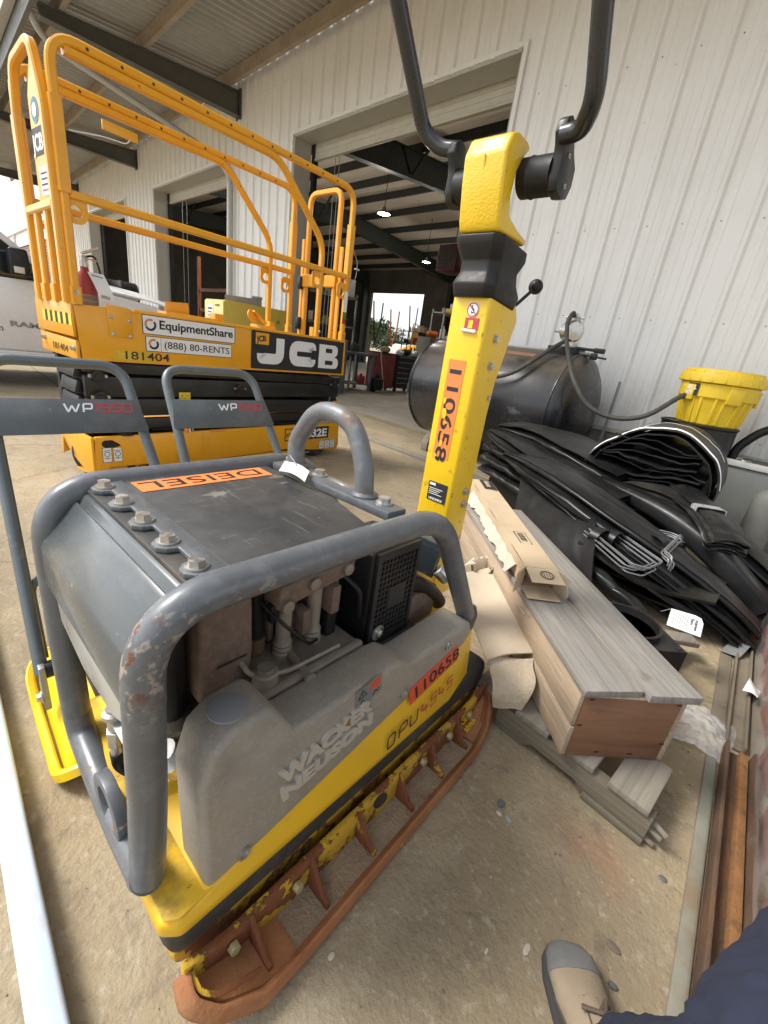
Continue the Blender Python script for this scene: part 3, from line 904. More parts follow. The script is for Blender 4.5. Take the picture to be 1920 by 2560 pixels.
MB().box(.085, .104, -.232, -.212, .56, .60).build('cable_clip', m_black, cp, bevel=.003)
# muffler guard with its mesh
MB().box(-.02, .140, .015, .178, .405, .66).build('muffler_guard', m_blackmat, cp, bevel=.012, bseg=3)
gr = MB()
U_ = .144
gr.box(U_, U_ + .008, .018, .032, .40, .665).box(U_, U_ + .008, .166, .178, .40, .665).box(U_, U_ + .0079, .032, .166, .645, .665).box(U_, U_ + .0079, .032, .166, .40, .425)
for i in range(1, 10):
    gr.box(U_ + .001, U_ + .006, .032 + i * .0134 - .002, .032 + i * .0134 + .002, .425, .645)
for i in range(1, 15):
    gr.box(U_ + .0005, U_ + .0055, .032, .166, .425 + i * .0147 - .002, .425 + i * .0147 + .002)
gr.box(U_ + .0005, U_ + .0075, .075, .135, .50, .56)
g_ = gr.build('grille', M('grille_black', (0.018, 0.018, 0.019), .45, var=.15), cp, smooth=0)
MB().box(.1405, .1415, .03, .168, .425, .648).build('muffler_face', m_engine, cp, smooth=0)
MB().lathe([(.021, 0), (.021, .002), (.010, .003), (.010, .009), (.004, .012)], (.1525, .052, .44), (1, 0, 0)).build('grille_bolt', m_chrome, cp)
MB().tube([(.10, .16, .52), (.11, .26, .49), (.115, .345, .425), (.118, .38, .385)], .024, 16, bend=.08).build('exhaust_elbow', m_blackmat, cp)
MB().box(-.16, .13, .18, .34, .36, .47).build('rear_cowl', m_engine, cp, bevel=.012)
MB().prism([(.30, .50), (.335, .60), (.325, .61), (.285, .51)], -.10, .13, 0).build('rear_shield', m_glass, cp, bevel=.003)
MB().cyl((.13, .31, .53), (.155, .335, .50), .02, seg=14).build('pivot_nut', m_chrome, cp, bevel=.003)
# fuel valve and filter seen through the front
MB().prism([(-.500, .418), (-.470, .425), (-.455, .40), (-.49, .385)], -.02, .075, 0).build('valve_bracket', m_galv, cp, bevel=.002)
MB().lathe([(.018, 0), (.018, .008), (.012, .012), (.012, .017), (.006, .017)], (.012, -.492, .428)).build('valve_cap', m_chrome, cp)
for z0, z1, r in ((.395, .42, .012), (.36, .395, .016), (.33, .36, .012)):
    MB().cyl((.012, -.492, z0), (.012, -.492, z1), r, seg=6 if r > .014 else 12).build('valve_fitting', m_chrome, cp, bevel=.0015)
MB().tube([(.012, -.492, .34), (.012, -.49, .30), (.03, -.46, .27), (.05, -.42, .26)], .014, 12, bend=.03).build('fuel_hose', m_blackmat, cp)
MB().lathe([(.032, 0), (.036, .01), (.034, .03), (.036, .045), (.030, .05), (.02, .062)], (.10, -.41, .33), (0, -.5, .8), 16).build('oil_filter', m_chrome, cp)
MB().tube([(.115, -.40, .40), (.13, -.36, .43), (.12, -.30, .46)], .004, 8, bend=.02).build('thin_hose', M('amber_hose', (.45, .28, .08), .4), cp)

# cast-iron extension plate down the right side: a long tray with a heavy rim, flange, webs and bolts
rim = fillet([(.292, -.508, .090), (.325, -.514, .082), (.352, -.484, .054), (.376, -.412, .020), (.374, -.31, .006), (.364, .32, .006), (.352, .40, .026), (.322, .464, .062), (.292, .486, .085)], .010, 3)
sec = [(-.012, -.006), (.012, -.006), (.014, -.002), (.014, .016), (.011, .022), (-.006, .032), (-.012, .032)]
MB().sweep(rim, sec, up=(0, 0, 1)).build('extension_rim', m_rustx, cp, bevel=.0015)
def rim_at(v):
    for p, q in zip(rim, rim[1:]):
        if p[1] <= v <= q[1]:
            t = (v - p[1]) / max(1e-6, q[1] - p[1])
            return p[0] + (q[0] - p[0]) * t, p[2] + (q[2] - p[2]) * t
    return rim[0][0] if v < 0 else rim[-1][0], rim[0][2] if v < 0 else rim[-1][2]
def tray(v0, v1, mat, nm, dz):
    MB().grid(lambda a, b: (lambda v: (.290 + (rim_at(v)[0] - .290) * b, v, rim_at(v)[1] + dz + .006 * noise.noise(Vector((v * 14, b * 2, dz * 50)))))(v0 + (v1 - v0) * a), 22, 5, .012).build(nm, mat, cp)
tray(-.505, -.335, m_rustx, 'end_pocket', .010)
tray(-.335, .335, m_sanded, 'extension_floor', .004)
tray(.335, .484, m_rustx, 'end_pocket', .010)
for pts in ([(.300, -.494, .112), (.330, -.498, .104), (.352, -.474, .088), (.362, -.40, .058)], [(.300, .474, .112), (.322, .455, .098), (.346, .395, .064)]):
    MB().sweep(fillet(pts, .02, 4), [(-.004, -.003), (.004, -.003), (.004, .003), (-.004, .003)]).build('worn_yellow_edge', m_rusty, cp, bevel=.001)
vv = [-.508 + .99 * i / 26 for i in range(27)]
fz = lambda v: .104 + .030 * (max(0, (abs(v + .01) - .40) / .10)) ** 1.5
MB().prism([(v, fz(v)) for v in vv] + [(v, rim_at(v)[1] - .004) for v in reversed(vv)], .288, .304, 0).build('extension_flange', m_rusty, cp, bevel=.004)
for v in (-.385, -.245, -.105, .04, .175, .305):
    ro = rim_at(v)
    MB().prism([(.303, ro[1] + .004), (ro[0] - .006, ro[1] + .004), (ro[0] - .008, ro[1] + .030), (ro[0] - .024, ro[1] + .034), (.318, .088), (.303, .108)], v - .005, v + .005, 1).build('extension_web', m_rustw, cp, bevel=.002)
for v in (-.425, -.285, .135, .262, .372):
    MB().hexbolt((.304, v, .074 + .4 * (rim_at(v)[1] - .012)), (1, 0, .12), .0115, .016, washer=False).build('plate_bolt', m_pbolt, cp, bevel=.0015, smooth=20)
MB().lathe([(.020, 0), (.020, .002)], (.3035, -.03, .070), (1, 0, 0), 20, squash=1.6).build('flange_slot', m_engdark, cp)
for i, s_ in enumerate(('FDM20', '83WA')):
    lettering(s_, m_wyel, frame((.312 + .020 * i, .336 + .002 * i, .050 - .004 * i), (0, 1, .36), (-1, 0, -.10)), .019, cp, width=.062 if i == 0 else .05, bold=.0004, depth=.0025, name='cast_lettering')

# tow bar: flared yellow box post
tb = MB()
secs = [(.36, .43, .55), (.95, .43, .545), (1.05, .43, .553), (1.225, .43, .604), (1.268, .43, .575)]
rows = [[(-.06, a, z), (.06, a, z), (.06, b, z), (-.06, b, z)] for z, a, b in secs]
tb.add([p for r_ in rows for p in r_], [(i * 4 + j, i * 4 + (j + 1) % 4, i * 4 + 4 + (j + 1) % 4, i * 4 + 4 + j) for i in range(len(rows) - 1) for j in range(4)] + [(3, 2, 1, 0), tuple((len(rows) - 1) * 4 + i for i in range(4))])
m_towbar = M('towbar_yellow', (0.80, 0.52, 0.012), .36, var=.05, vscale=5, coat=.2, layers=[D((0.55, 0.36, 0.05), .58, .8, 8, amt=.4), D((0.06, 0.035, 0.02), .62, .66, 22, amt=.9, edge=(.515, .56), rough=.8), D((0.10, 0.06, 0.025), .705, .73, 60, amt=.9, rough=.8), D((0.05, 0.03, 0.018), .60, .62, 44, amt=.95, rough=.85, stretch=(1, 1, .35), box=((0, .048, .055), (1, .447, .437))), D((0.05, 0.03, 0.018), .58, .60, 34, amt=.95, rough=.85, stretch=(1, 1, .35), box=((0, -.046, -.055), (1, .447, .437))), D((0.50, 0.33, 0.04), .69, .71, 16, amt=.6, stretch=(1, 1, .4), dist=2.0)])
tb.build('tow_bar', m_towbar, cp, bevel=.010, bseg=3)
MB().prism([(.30, .33), (.33, .47), (.42, .55), (.56, .50), (.56, .33)], -.055, .055, 0).build('tow_bar_yoke', m_wyel, cp, bevel=.012, bseg=3)
# rubber boot
bt = MB()
bsec = [(1.258, .064, .414, .575), (1.29, .068, .405, .585), (1.318, .060, .420, .57), (1.345, .060, .42, .562), (1.375, .070, .402, .575), (1.398, .072, .396, .57), (1.402, .060, .41, .55)]
rows = []
for z, w, a, b in bsec:
    c = .022
    rows.append([(-w + c, a, z), (w - c, a, z), (w, a + c, z + .0), (w, b - c, z - .012), (w - c, b, z - .014), (-w + c, b, z - .014), (-w, b - c, z - .012), (-w, a + c, z)])
bt.add([p for r_ in rows for p in r_], [(i * 8 + j, i * 8 + (j + 1) % 8, i * 8 + 8 + (j + 1) % 8, i * 8 + 8 + j) for i in range(len(rows) - 1) for j in range(8)] + [tuple(range(7, -1, -1)), tuple((len(rows) - 1) * 8 + i for i in range(8))])
bt.build('rubber_boot', m_blackmat, cp, bevel=.004, smooth=50)
# head casting: C-shaped side view
hd = [(.402, 1.402), (.392, 1.425), (.378, 1.50), (.372, 1.555), (.388, 1.592), (.415, 1.602), (.462, 1.600), (.480, 1.590), (.452, 1.560), (.436, 1.53), (.432, 1.48), (.445, 1.445), (.50, 1.428), (.556, 1.418), (.552, 1.402), (.50, 1.405)]
m_head = M('head_yellow', (0.80, 0.52, 0.012), .30, var=.04, vscale=8, coat=.35, bump=.16, bscale=180, bdetail=2, layers=[D((0.09, 0.055, 0.02), .70, .72, 40, amt=.8)])
MB().prism(hd, -.058, .058, 0).build('head_casting', m_head, cp, bevel=.013, bseg=4)
MB().sweep([(.0, .4, 1.43), (.0, .385, 1.50), (.0, .372, 1.552)], [(-.004, -.004), (.004, -.004), (.004, .004), (-.004, .004)]).build('casting_seam', m_head, cp, bevel=.002)
for s_ in (-1, 1):
    MB().lathe([(.042, 0), (.042, .02), (.044, .024), (.042, .028), (.042, .082)], (s_ * .052, .482, 1.532), (s_, 0, 0), 26).build('rubber_mount', m_blackmat, cp)
    br = [(.445, 1.515), (.455, 1.49), (.485, 1.482), (.515, 1.49), (.53, 1.52), (.528, 1.555), (.505, 1.575), (.486, 1.60), (.478, 1.622), (.455, 1.630), (.435, 1.618), (.430, 1.595), (.442, 1.575), (.448, 1.55)]
    MB().prism(br, s_ * .134, s_ * .158, 0).build('handle_bracket', m_black, cp, bevel=.003)
    for v, z in ((.475, 1.562), (.487, 1.508)):
        MB().lathe([(.0055, 0), (.0055, .003), (.003, .003), (.003, .001)], (s_ * .158, v, z), (s_, 0, 0), 12).build('screw', m_chrome, cp)
m_grip = M('handle_black', (0.022, 0.023, 0.025), .28, var=.2, coat=.2, layers=[D((0.12, 0.115, 0.10), .56, .75, 14, amt=.6, stretch=(1, 1, .4)), D((0.16, 0.10, 0.06), .66, .7, 20, amt=.6)])
MB().tube([(-.148, .462, 1.612), (-.205, .46, 1.622), (-.250, .435, 1.655), (-.252, .285, 1.845), (-.250, .20, 1.95), (-.20, .165, 1.99), (.20, .165, 1.99), (.226, .21, 1.94), (.226, .39, 1.618), (.19, .44, 1.592), (.148, .445, 1.592)], .0195, 16, bend=.05, bs=8).build('handlebar', m_grip, cp)
# control lever with ball knob, bolts, label, number tape
MB().tube([(.035, .572, 1.24), (.05, .68, 1.325)], .005, 10).build('lever_rod', m_black, cp)
MB().ball((.0505, .685, 1.330), .021, 18, 12).build('lever_knob', m_blackmat, cp)
for z, v in ((1.165, .495), (1.093, .497), (.715, .505), (.672, .508)):
    MB().hexbolt((.0602, v, z), (1, 0, 0), .010, .010).build('bolt', m_chrome, cp, smooth=20)
MB().cyl((.06, .525, 1.005), (.066, .525, 1.005), .007, seg=14).build('screw', m_chrome, cp)
tz = frame((-.034, .4294, 1.098), (0, 0, -1), (1, 0, 0))
plate(tz, .285, .056, m_orange, cp, t=.0007)
lettering('110658', m_ink, tz @ Matrix.Translation((.008, .009, .001)), .055, cp, width=.268, bold=.0006)
for i, (a, b, w, h) in enumerate(((.10, .002, .03, .014), (.128, -.001, .045, .03), (.225, .012, .028, .018), (.272, -.002, .016, .02), (.17, .02, .012, .012))):
    pts = [(a + w * .5 * (1 + rnd.uniform(.5, 1) * math.cos(t)), b + h * .5 * (1 + rnd.uniform(.5, 1) * math.sin(t))) for t in [6.283 * k / 9 for k in range(9)]]
    MB().prism(pts, .0012, .0018, 2).xf(tz).build('torn_patch', m_towbar, cp, smooth=0)
km = frame((-.028, .4293, .675), (1, 0, 0), (0, 0, 1))
plate(km, .070, .062, M('label_black', (0.03, 0.032, 0.036), .35), cp, 'data_label', .0008, r=.003)
plate(km @ Matrix.Translation((.004, .050, .001)), .022, .008, m_inkw, cp, 'print')
for i in range(4):
    plate(km @ Matrix.Translation((.004, .040 - i * .006, .001)), .05 - .008 * (i % 3), .0018, m_inkw, cp, 'print')
for i in range(11):
    plate(km @ Matrix.Translation((.008 + i * .0048, .004, .001)), .0022 + .001 * (i % 2), .007, m_inkw, cp, 'print')
wm = frame((.012, .4294, 1.228), (1, 0, 0), (0, 0, 1))
MB().lathe([(.019, 0), (.019, .0007)], (0, 0, .0006), (0, 0, 1), 24).xf(wm).build('sticker', m_white, cp, smooth=0)
strokes([[(.0165 * math.cos(6.283 * i / 20), .0165 * math.sin(6.283 * i / 20)) for i in range(21)][:-1] + [(.0165, 0)], [(-.012, .012), (.012, -.012)]], .003, .0006, wm @ Matrix.Translation((0, 0, .0014)), m_redink, cp, 'pictogram')
strokes([[(-.003, .011), (-.003, .004), (.004, .001), (.004, -.007), (-.003, -.008), (-.004, -.003)]], .003, .0006, wm @ Matrix.Translation((0, 0, .0013)), m_ink, cp, 'pictogram', bend=.003)
rm = frame((-.006, .4294, 1.178), (1, 0, 0), (0, 0, 1))
plate(rm, .044, .030, m_redink, cp, 'torn_sticker', .0007)
plate(rm @ Matrix.Translation((.012, .004, .0008)), .014, .02, m_towbar, cp, 'torn_patch', .0006)
MB().cyl((-.010, .426, 1.176), (.034, .426, 1.174), .0045, seg=10).build('peeled_backing', m_white, cp)
# ---------------------------------------------------------------- scissor lift
m_jcb = M('lift_yellow', (0.80, 0.365, 0.010), .36, var=.05, vscale=3, coat=.2, layers=[D((0.50, 0.27, 0.05), .55, .8, 5, amt=.45), D((0.10, 0.06, 0.03), .675, .70, 24, amt=.8), D((0.7, 0.62, 0.45), .71, .73, 45, amt=.6), D((.35, .19, .05), .62, .72, 2.5, amt=.35, stretch=(3, 3, .5))])
m_jcbl = M('lift_yellow_faded', (0.80, 0.50, 0.16), .42, var=.06, vscale=3)
m_scis = M('scissor_black', (0.016, 0.016, 0.016), .42, var=.25, vscale=5, layers=[D((0.07, 0.065, 0.055), .5, .8, 6, amt=.5)])
lf = thing('scissor_lift', 'yellow scissor lift with raised guard rails and black folded arms', 'scissor lift', (-3.13, .635, 0), 6.7)
XF = frame                                       # side decals: plane u=const, x along v, y along z
def side(v, z, u=.0):
    return frame((u, v, z), (0, 1, 0), (0, 0, 1))
def nose(u, z, v=-.03):
    return frame((u, v, z), (1, 0, 0), (0, 0, 1))
W = .60
# chassis
MB().prism([(.0, .10), (.03, .075), (.10, .13), (.33, .125), (.42, .06), (.60, .06), (.70, .10), (1.45, .115), (1.66, .125), (1.72, .10), (2.2, .06), (2.24, .10), (2.22, .34), (.02, .335)], -.035, -.005, 0).build('chassis_side', m_jcb, lf, bevel=.006)
MB().prism([(.0, .10), (.10, .13), (.33, .125), (.42, .06), (2.2, .06), (2.24, .10), (2.22, .34), (.02, .335)], -W + .005, -W + .035, 0).build('chassis_side', m_jcb, lf, bevel=.006)
MB().prism([(-.003, .335), (-.56, .325), (-.56, .29), (-.52, .245), (-.39, .15), (-.13, .075), (-.003, .085)], -.006, .012, 1).build('chassis_nose', m_jcb, lf, bevel=.005)
MB().box(-W + .04, -.04, .24, 2.2, .20, .33).build('chassis_pan', m_black, lf, bevel=.01)
MB().box(-W + .03, -.03, 2.20, 2.24, .08, .34).build('chassis_tail', m_jcb, lf, bevel=.006)
MB().prism([(2.13, .34), (2.21, .34), (2.21, .53), (2.19, .55), (2.14, .55)], -.05, -.02, 0).build('tail_post', m_jcb, lf, bevel=.006)
MB().prism([(.62, .02), (1.60, .035), (1.66, .095), (1.45, .108), (.72, .096), (.62, .05)], -.028, .002, 0).build('side_tray', m_jcb, lf, bevel=.004)
MB().prism([(.52, .06), (.57, .12), (.62, .12)], -.02, .0, 0).build('tray_gap', m_black, lf)
MB().lathe([(.055, 0), (.055, .001)], (.0025, 1.02, .02), (1, 0, 0)).build('tray_roundel', m_white, lf)
MB().prism([(.055, .278), (.075, .262), (.125, .262), (.165, .272), (.155, .285), (.115, .312), (.07, .312), (.055, .300)], -.006, -.003, 0).build('lashing_slot', m_black, lf)
for (u, v) in ((-.40, .10), (-.16, .30), (-.10, 1.98), (-.50, 1.98)):
    w = thing_w = MB().lathe([(.05, 0), (.14, .0), (.155, .015), (.155, .075), (.14, .09), (.05, .09)], (0, 0, 0), (1, 0, 0), 32)
    rot = Matrix.Rotation(R(38), 4, 'Z') if v < 1 else Matrix()
    wo = w.xf(Matrix.Translation((u - .045, v, .155)) @ rot).build('wheel', m_rubber, lf, smooth=40)
    MB().lathe([(.085, 0), (.085, .012), (.04, .02), (.03, .03)], (.085, 0, 0), (1, 0, 0), 20).xf(Matrix.Translation((u - .045, v, .155)) @ rot).build('rim', m_jcb, wo)
MB().box(-.30, -.07, .06, .30, .05, .11).cyl((-.12, .14, .05), (-.12, .14, .2), .04, seg=14).build('axle_bracket', m_jcb, lf, bevel=.006)
MB().prism([(-.33, .0), (-.06, .03), (-.05, .32), (-.30, .33)], .05, .062, 2).build('axle_plate', m_jcb, lf, bevel=.004)
# folded scissor arms, both sides
for s_, u in ((0, -.10), (1, -W + .06)):
    for i, (z0, z1) in enumerate(((.352, .43), (.436, .565), (.571, .700), (.706, .79))):
        t = .05 if i % 2 else -.03
        MB().prism([(.02, z0 + (.018 if i % 2 else 0)), (2.24, z0 - (.0 if i % 2 else .0) + (.0 if i % 2 else .012)), (2.24, z1 - (.018 if i % 2 else 0)), (.02, z1)], u - .02, u + .02 + (.012 if i % 2 else 0), 0).build('scissor_arm', m_scis, lf, bevel=.004)
    if s_ == 0:
        for v, z in ((.09, .703), (.095, .575), (1.10, .645), (2.165, .70), (2.16, .557), (2.165, .415)):
            MB().lathe([(.036, 0), (.036, .02), (.022, .022), (.022, .034)], (u + .03, v, z), (1, 0, 0), 20).build('pivot_pin', m_scis, lf)
            MB().box(u + .031, u + .036, v - .052, v + .052, z - .010, z + .010).cyl((u + .036, v + .046, z), (u + .044, v + .046, z), .009, seg=6).build('pin_keeper', m_chrome, lf)
MB().box(-W + .06, -.10, .06, .12, .42, .78).build('scissor_cross_tube', m_scis, lf, bevel=.01)
MB().box(-W + .06, -.10, 2.1, 2.15, .42, .78).build('scissor_cross_tube', m_scis, lf, bevel=.01)
for i in range(4):
    MB().prism([(-.02, .40 + i * .095), (.03, .40 + i * .095), (.03, .475 + i * .095), (.0, .475 + i * .095)], -.42 + .01 * i, -.14, 0).build('arm_end', m_scis, lf, bevel=.004)
plate(side(.60, .555, -.065), .085, .055, M('warn_yellow', (.8, .6, .03), .4), lf, 'sticker')
strokes([[(.006, .01), (.042, .01), (.024, .044), (.006, .01)], [(.022, .018), (.026, .032)], [(.050, .004), (.050, .05)], [(.058, .012), (.078, .012)], [(.058, .024), (.074, .024)], [(.058, .036), (.078, .036)]], .003, .0006, side(.60, .555, -.0641), m_ink, lf, 'pictogram')
for k in range(3):
    MB().tube([(-.065, .40 + .5 * k, .352), (-.062, .62 + .5 * k, .345), (-.064, .85 + .5 * k, .356)], .007, 8, bend=.08).build('hydraulic_hose', m_blackmat, lf)
# beacon in its wire cage
MB().lathe([(.028, 0), (.028, .03), (.02, .042), (.008, .046)], (-.02, .63, .338)).build('beacon', M('beacon_amber', (.75, .2, .01), .15, coat=.5), lf)
MB().tube([(-.02, .585, .338), (-.02, .59, .375), (-.02, .61, .393), (-.02, .65, .393), (-.02, .67, .375), (-.02, .675, .338)], .004, 8, bend=.015).tube([(.02, .63, .338), (.018, .63, .385), (-.058, .63, .385), (-.06, .63, .338)], .004, 8, bend=.02).build('beacon_cage', m_white, lf)
MB().lathe([(.045, 0), (.045, .012), (.04, .016)], (-.03, .215, .336), seg=24).build('filler_lid', m_blackmat, lf)
plate(side(.80, .322, -.004), .13, .012, m_orange, lf)
# platform tub
MB().prism([(-.0, .80), (2.215, .80), (2.20, 1.105), (.30, 1.095), (.285, 1.112), (-.02, 1.098)], -.012, .0, 0).build('platform_side', m_jcb, lf, bevel=.003)
MB().prism([(-.0, .80), (2.215, .80), (2.20, 1.105), (-.02, 1.098)], -W, -W + .012, 0).build('platform_side', m_jcb, lf, bevel=.003)
MB().box(-W + .012, -.012, .02, 2.19, .80, .85).build('platform_floor', m_galv, lf)
MB().box(-.02, .004, .30, 2.19, 1.098, 1.118).build('platform_lip', m_jcb, lf, bevel=.004)
MB().prism([(.145, 1.122), (.268, 1.116), (.285, 1.10), (.285, .945), (.15, .945)], 0.001, .006, 0).build('access_plate', m_jcb, lf, bevel=.003)
for v, z in ((.165, 1.055), (.265, 1.045), (.172, .962), (.268, .957)):
    MB().lathe([(.011, 0), (.011, .005), (.006, .007)], (.006, v, z), (1, 0, 0), 14).build('plate_screw', m_chrome, lf)
# nose of the platform: hinged panel, hazard stripes, number
MB().prism([(-W, .925), (.0, .925), (-.002, 1.105), (-W, 1.105)], -.035, -.02, 1).build('nose_panel', m_jcb, lf, bevel=.003)
MB().prism([(-W, .80), (.0, .80), (.0, .905), (-W, .915)], -.028, -.01, 1).build('nose_skirt', m_jcb, lf, bevel=.003)
for i in range(11):
    c = M('hazard_y', (.8, .62, .03), .4) if i == 0 else c_y
    c_y = c
    plate(nose(-.475 + i * .043, .985, -.0362), .043, .062, c_y if i % 2 == 0 else m_ink, lf, 'hazard_stripe', .0006)
lettering('181404', m_ink, nose(-.40, .828, -.0295), .055, lf, width=.25)
for u, z in ((-.03, .86), (-.52, .88)):
    MB().hexbolt((u, -.03, z), (0, -1, 0), .013, .02).build('nose_bolt', m_chrome, lf, smooth=20)
# decals on the near side
q = .0008
plate(side(.345, .982, .0012), .662, .115, m_ink, lf, 'sticker_border', .0004)
plate(side(.350, .986, .0018), .652, .107, m_white, lf, 'sticker')
lettering('EquipmentShare', m_ink, side(.448, 1.022, .0032), .074, lf, bold=.0018, width=.535)
plate(side(.36, .878, .0012), .62, .094, m_ink, lf, 'sticker_border', .0004)
plate(side(.364, .882, .0018), .612, .086, m_white, lf, 'sticker')
lettering('(888) 80-RENTS', m_ink, side(.475, .905, .0032), .062, lf, bold=.0002, width=.48)
plate(side(.455, .884, .0032), .002, .082, m_galv, lf, 'print')
for cx, cz_, r in ((.395, 1.040, .030), (.41, .925, .026)):
    for a0, a1, mm_ in ((60, 200, M('gear_tan%d' % (r * 1000), (.55, .24, .10), .5)), (205, 400, m_ink)):
        pts = [(cx - .35 + r * math.cos(R(a0 + (a1 - a0) * i / 12)), cz_ - .98 + r * math.sin(R(a0 + (a1 - a0) * i / 12))) for i in range(13)]
        strokes([pts], .013, .0006, side(.35, .98, .0032), mm_, lf, 'gear_mark')
plate(side(.175, .814, .001), .25, .058, M('tape_yellow', (.62, .42, .03), .5), lf, 'tape')
lettering('181404', M('ink_brown', (.06, .02, .015), .5), side(.215, .822, .0022), .068, lf, width=.275, bold=.0006)
plate(side(1.15, .815, .001), 1.03, .285, m_ink, lf, 'badge', .0012, r=.012)
def jcb_letters(x, y, h, w, t, m, mat, name='lettering'):
    a = t / 2
    J = [[(x + w, y + h), (x + w, y + a), (x + a, y + a), (x + a, y + h * .38)]]
    x2 = x + w * 1.62
    C_ = [[(x2 + w - a * .2, y + h * .70 - a * 0), (x2 + w - a * .2, y + h - a), (x2, y + h - a), (x2, y + a), (x2 + w - a * .2, y + a), (x2 + w - a * .2, y + h * .32)]]
    x3 = x2 + w * 1.50
    B_ = None
    for P_ in (J, C_):
        strokes(P_, t, .0010, m, mat, lf, name, bend=.055)
    # B: outline with two openings, as solid bars
    bb = MB()
    q = h / 205.0
    W2 = w * 1.12
    def bar_(x0, x1, y0, y1, zz):
        bb.prism([(x3 - a + x0, y + y0), (x3 - a + x1, y + y0), (x3 - a + x1, y + y1), (x3 - a + x0, y + y1)], 0, .0010 + zz, 2)
    bar_(0, t, 0, h, 0)
    def bowl(y0, y1, xe):
        rr = min(.045, (y1 - y0) * .45)
        th = (y1 - y0 - .038) / 2
        out = [(t, y0), (xe - rr, y0)] + [(xe - rr + rr * math.sin(R(k * 22.5)), y0 + rr - rr * math.cos(R(k * 22.5))) for k in range(5)] + [(xe - rr + rr * math.cos(R(k * 22.5)), y1 - rr + rr * math.sin(R(k * 22.5))) for k in range(5)] + [(t, y1)]
        inn = [(t, y0 + th), (xe - t, y0 + th), (xe - t + .012, y0 + th + .006), (xe - t + .012, y1 - th - .006), (xe - t, y1 - th), (t, y1 - th)]
        poly = out + inn[::-1]
        bb.prism([(x3 - a + p[0], y + p[1]) for p in poly], 0, .0010, 2)
    bowl(0, h * .49, W2)
    bowl(h * .51, h, W2 * .94)
    bar_(t, W2 * .80, h * .485, h * .515, .0)
    bb.xf(m)
    bb.build(name, mat, lf, smooth=0)
jcb_letters(.055, .04, .205, .225, .082, side(1.15, .815, .0024), m_inkw)
plate(side(1.19, 1.00, .0024), .125, .085, m_jcb, lf, 'badge')
lettering('JCB', m_ink, frame((.0036, 1.205, 1.018), (0, 1, .12), (0, -.12, 1)), .058, lf, bold=.002, width=.09)
plate(side(1.53, .195, -.004), .22, .115, M('badge_brown', (.07, .02, .015), .5), lf, 'badge')
plate(side(1.54, .205, -.003), .085, .095, m_jcb, lf, 'badge')
lettering('JCB', m_ink, frame((-.0018, 1.55, .235), (0, 1, .12), (0, -.12, 1)), .04, lf, bold=.0015, width=.062)
plate(side(1.64, .195, -.003), .44, .115, m_ink, lf, 'badge')
lettering('S2632E', m_inkw, side(1.655, .215, -.0018), .105, lf, bold=.004, width=.40)
for v0, z0, w_, h_2 in ((.052, .165, .056, .10), (.115, .163, .056, .10), (1.965, .085, .066, .085), (2.04, .085, .066, .085), (2.115, .085, .066, .085)):
    plate(side(v0, z0, -.0045), w_, h_2, m_ink, lf, 'sticker_border', .0004, r=.006)
    plate(side(v0 + .003, z0 + .003, -.0040), w_ - .006, h_2 - .006, m_white, lf, 'sticker', r=.005)
    c = (v0 + w_ / 2, z0 + h_2 * .55)
    circ = [(c[0] + .016 * math.cos(6.283 * i / 14), c[1] + .016 * math.sin(6.283 * i / 14)) for i in range(15)]
    circ[-1] = circ[0]
    strokes([circ, [(c[0] - .018, c[1] - .026), (c[0] + .018, c[1] - .026)], [(c[0] - .02, c[1] + .024), (c[0] + .02, c[1] + .024)], [(c[0], c[1] - .034), (c[0], c[1] - .026)]], .0035, .0005, side(0, 0, -.0032), m_ink, lf, 'pictogram')

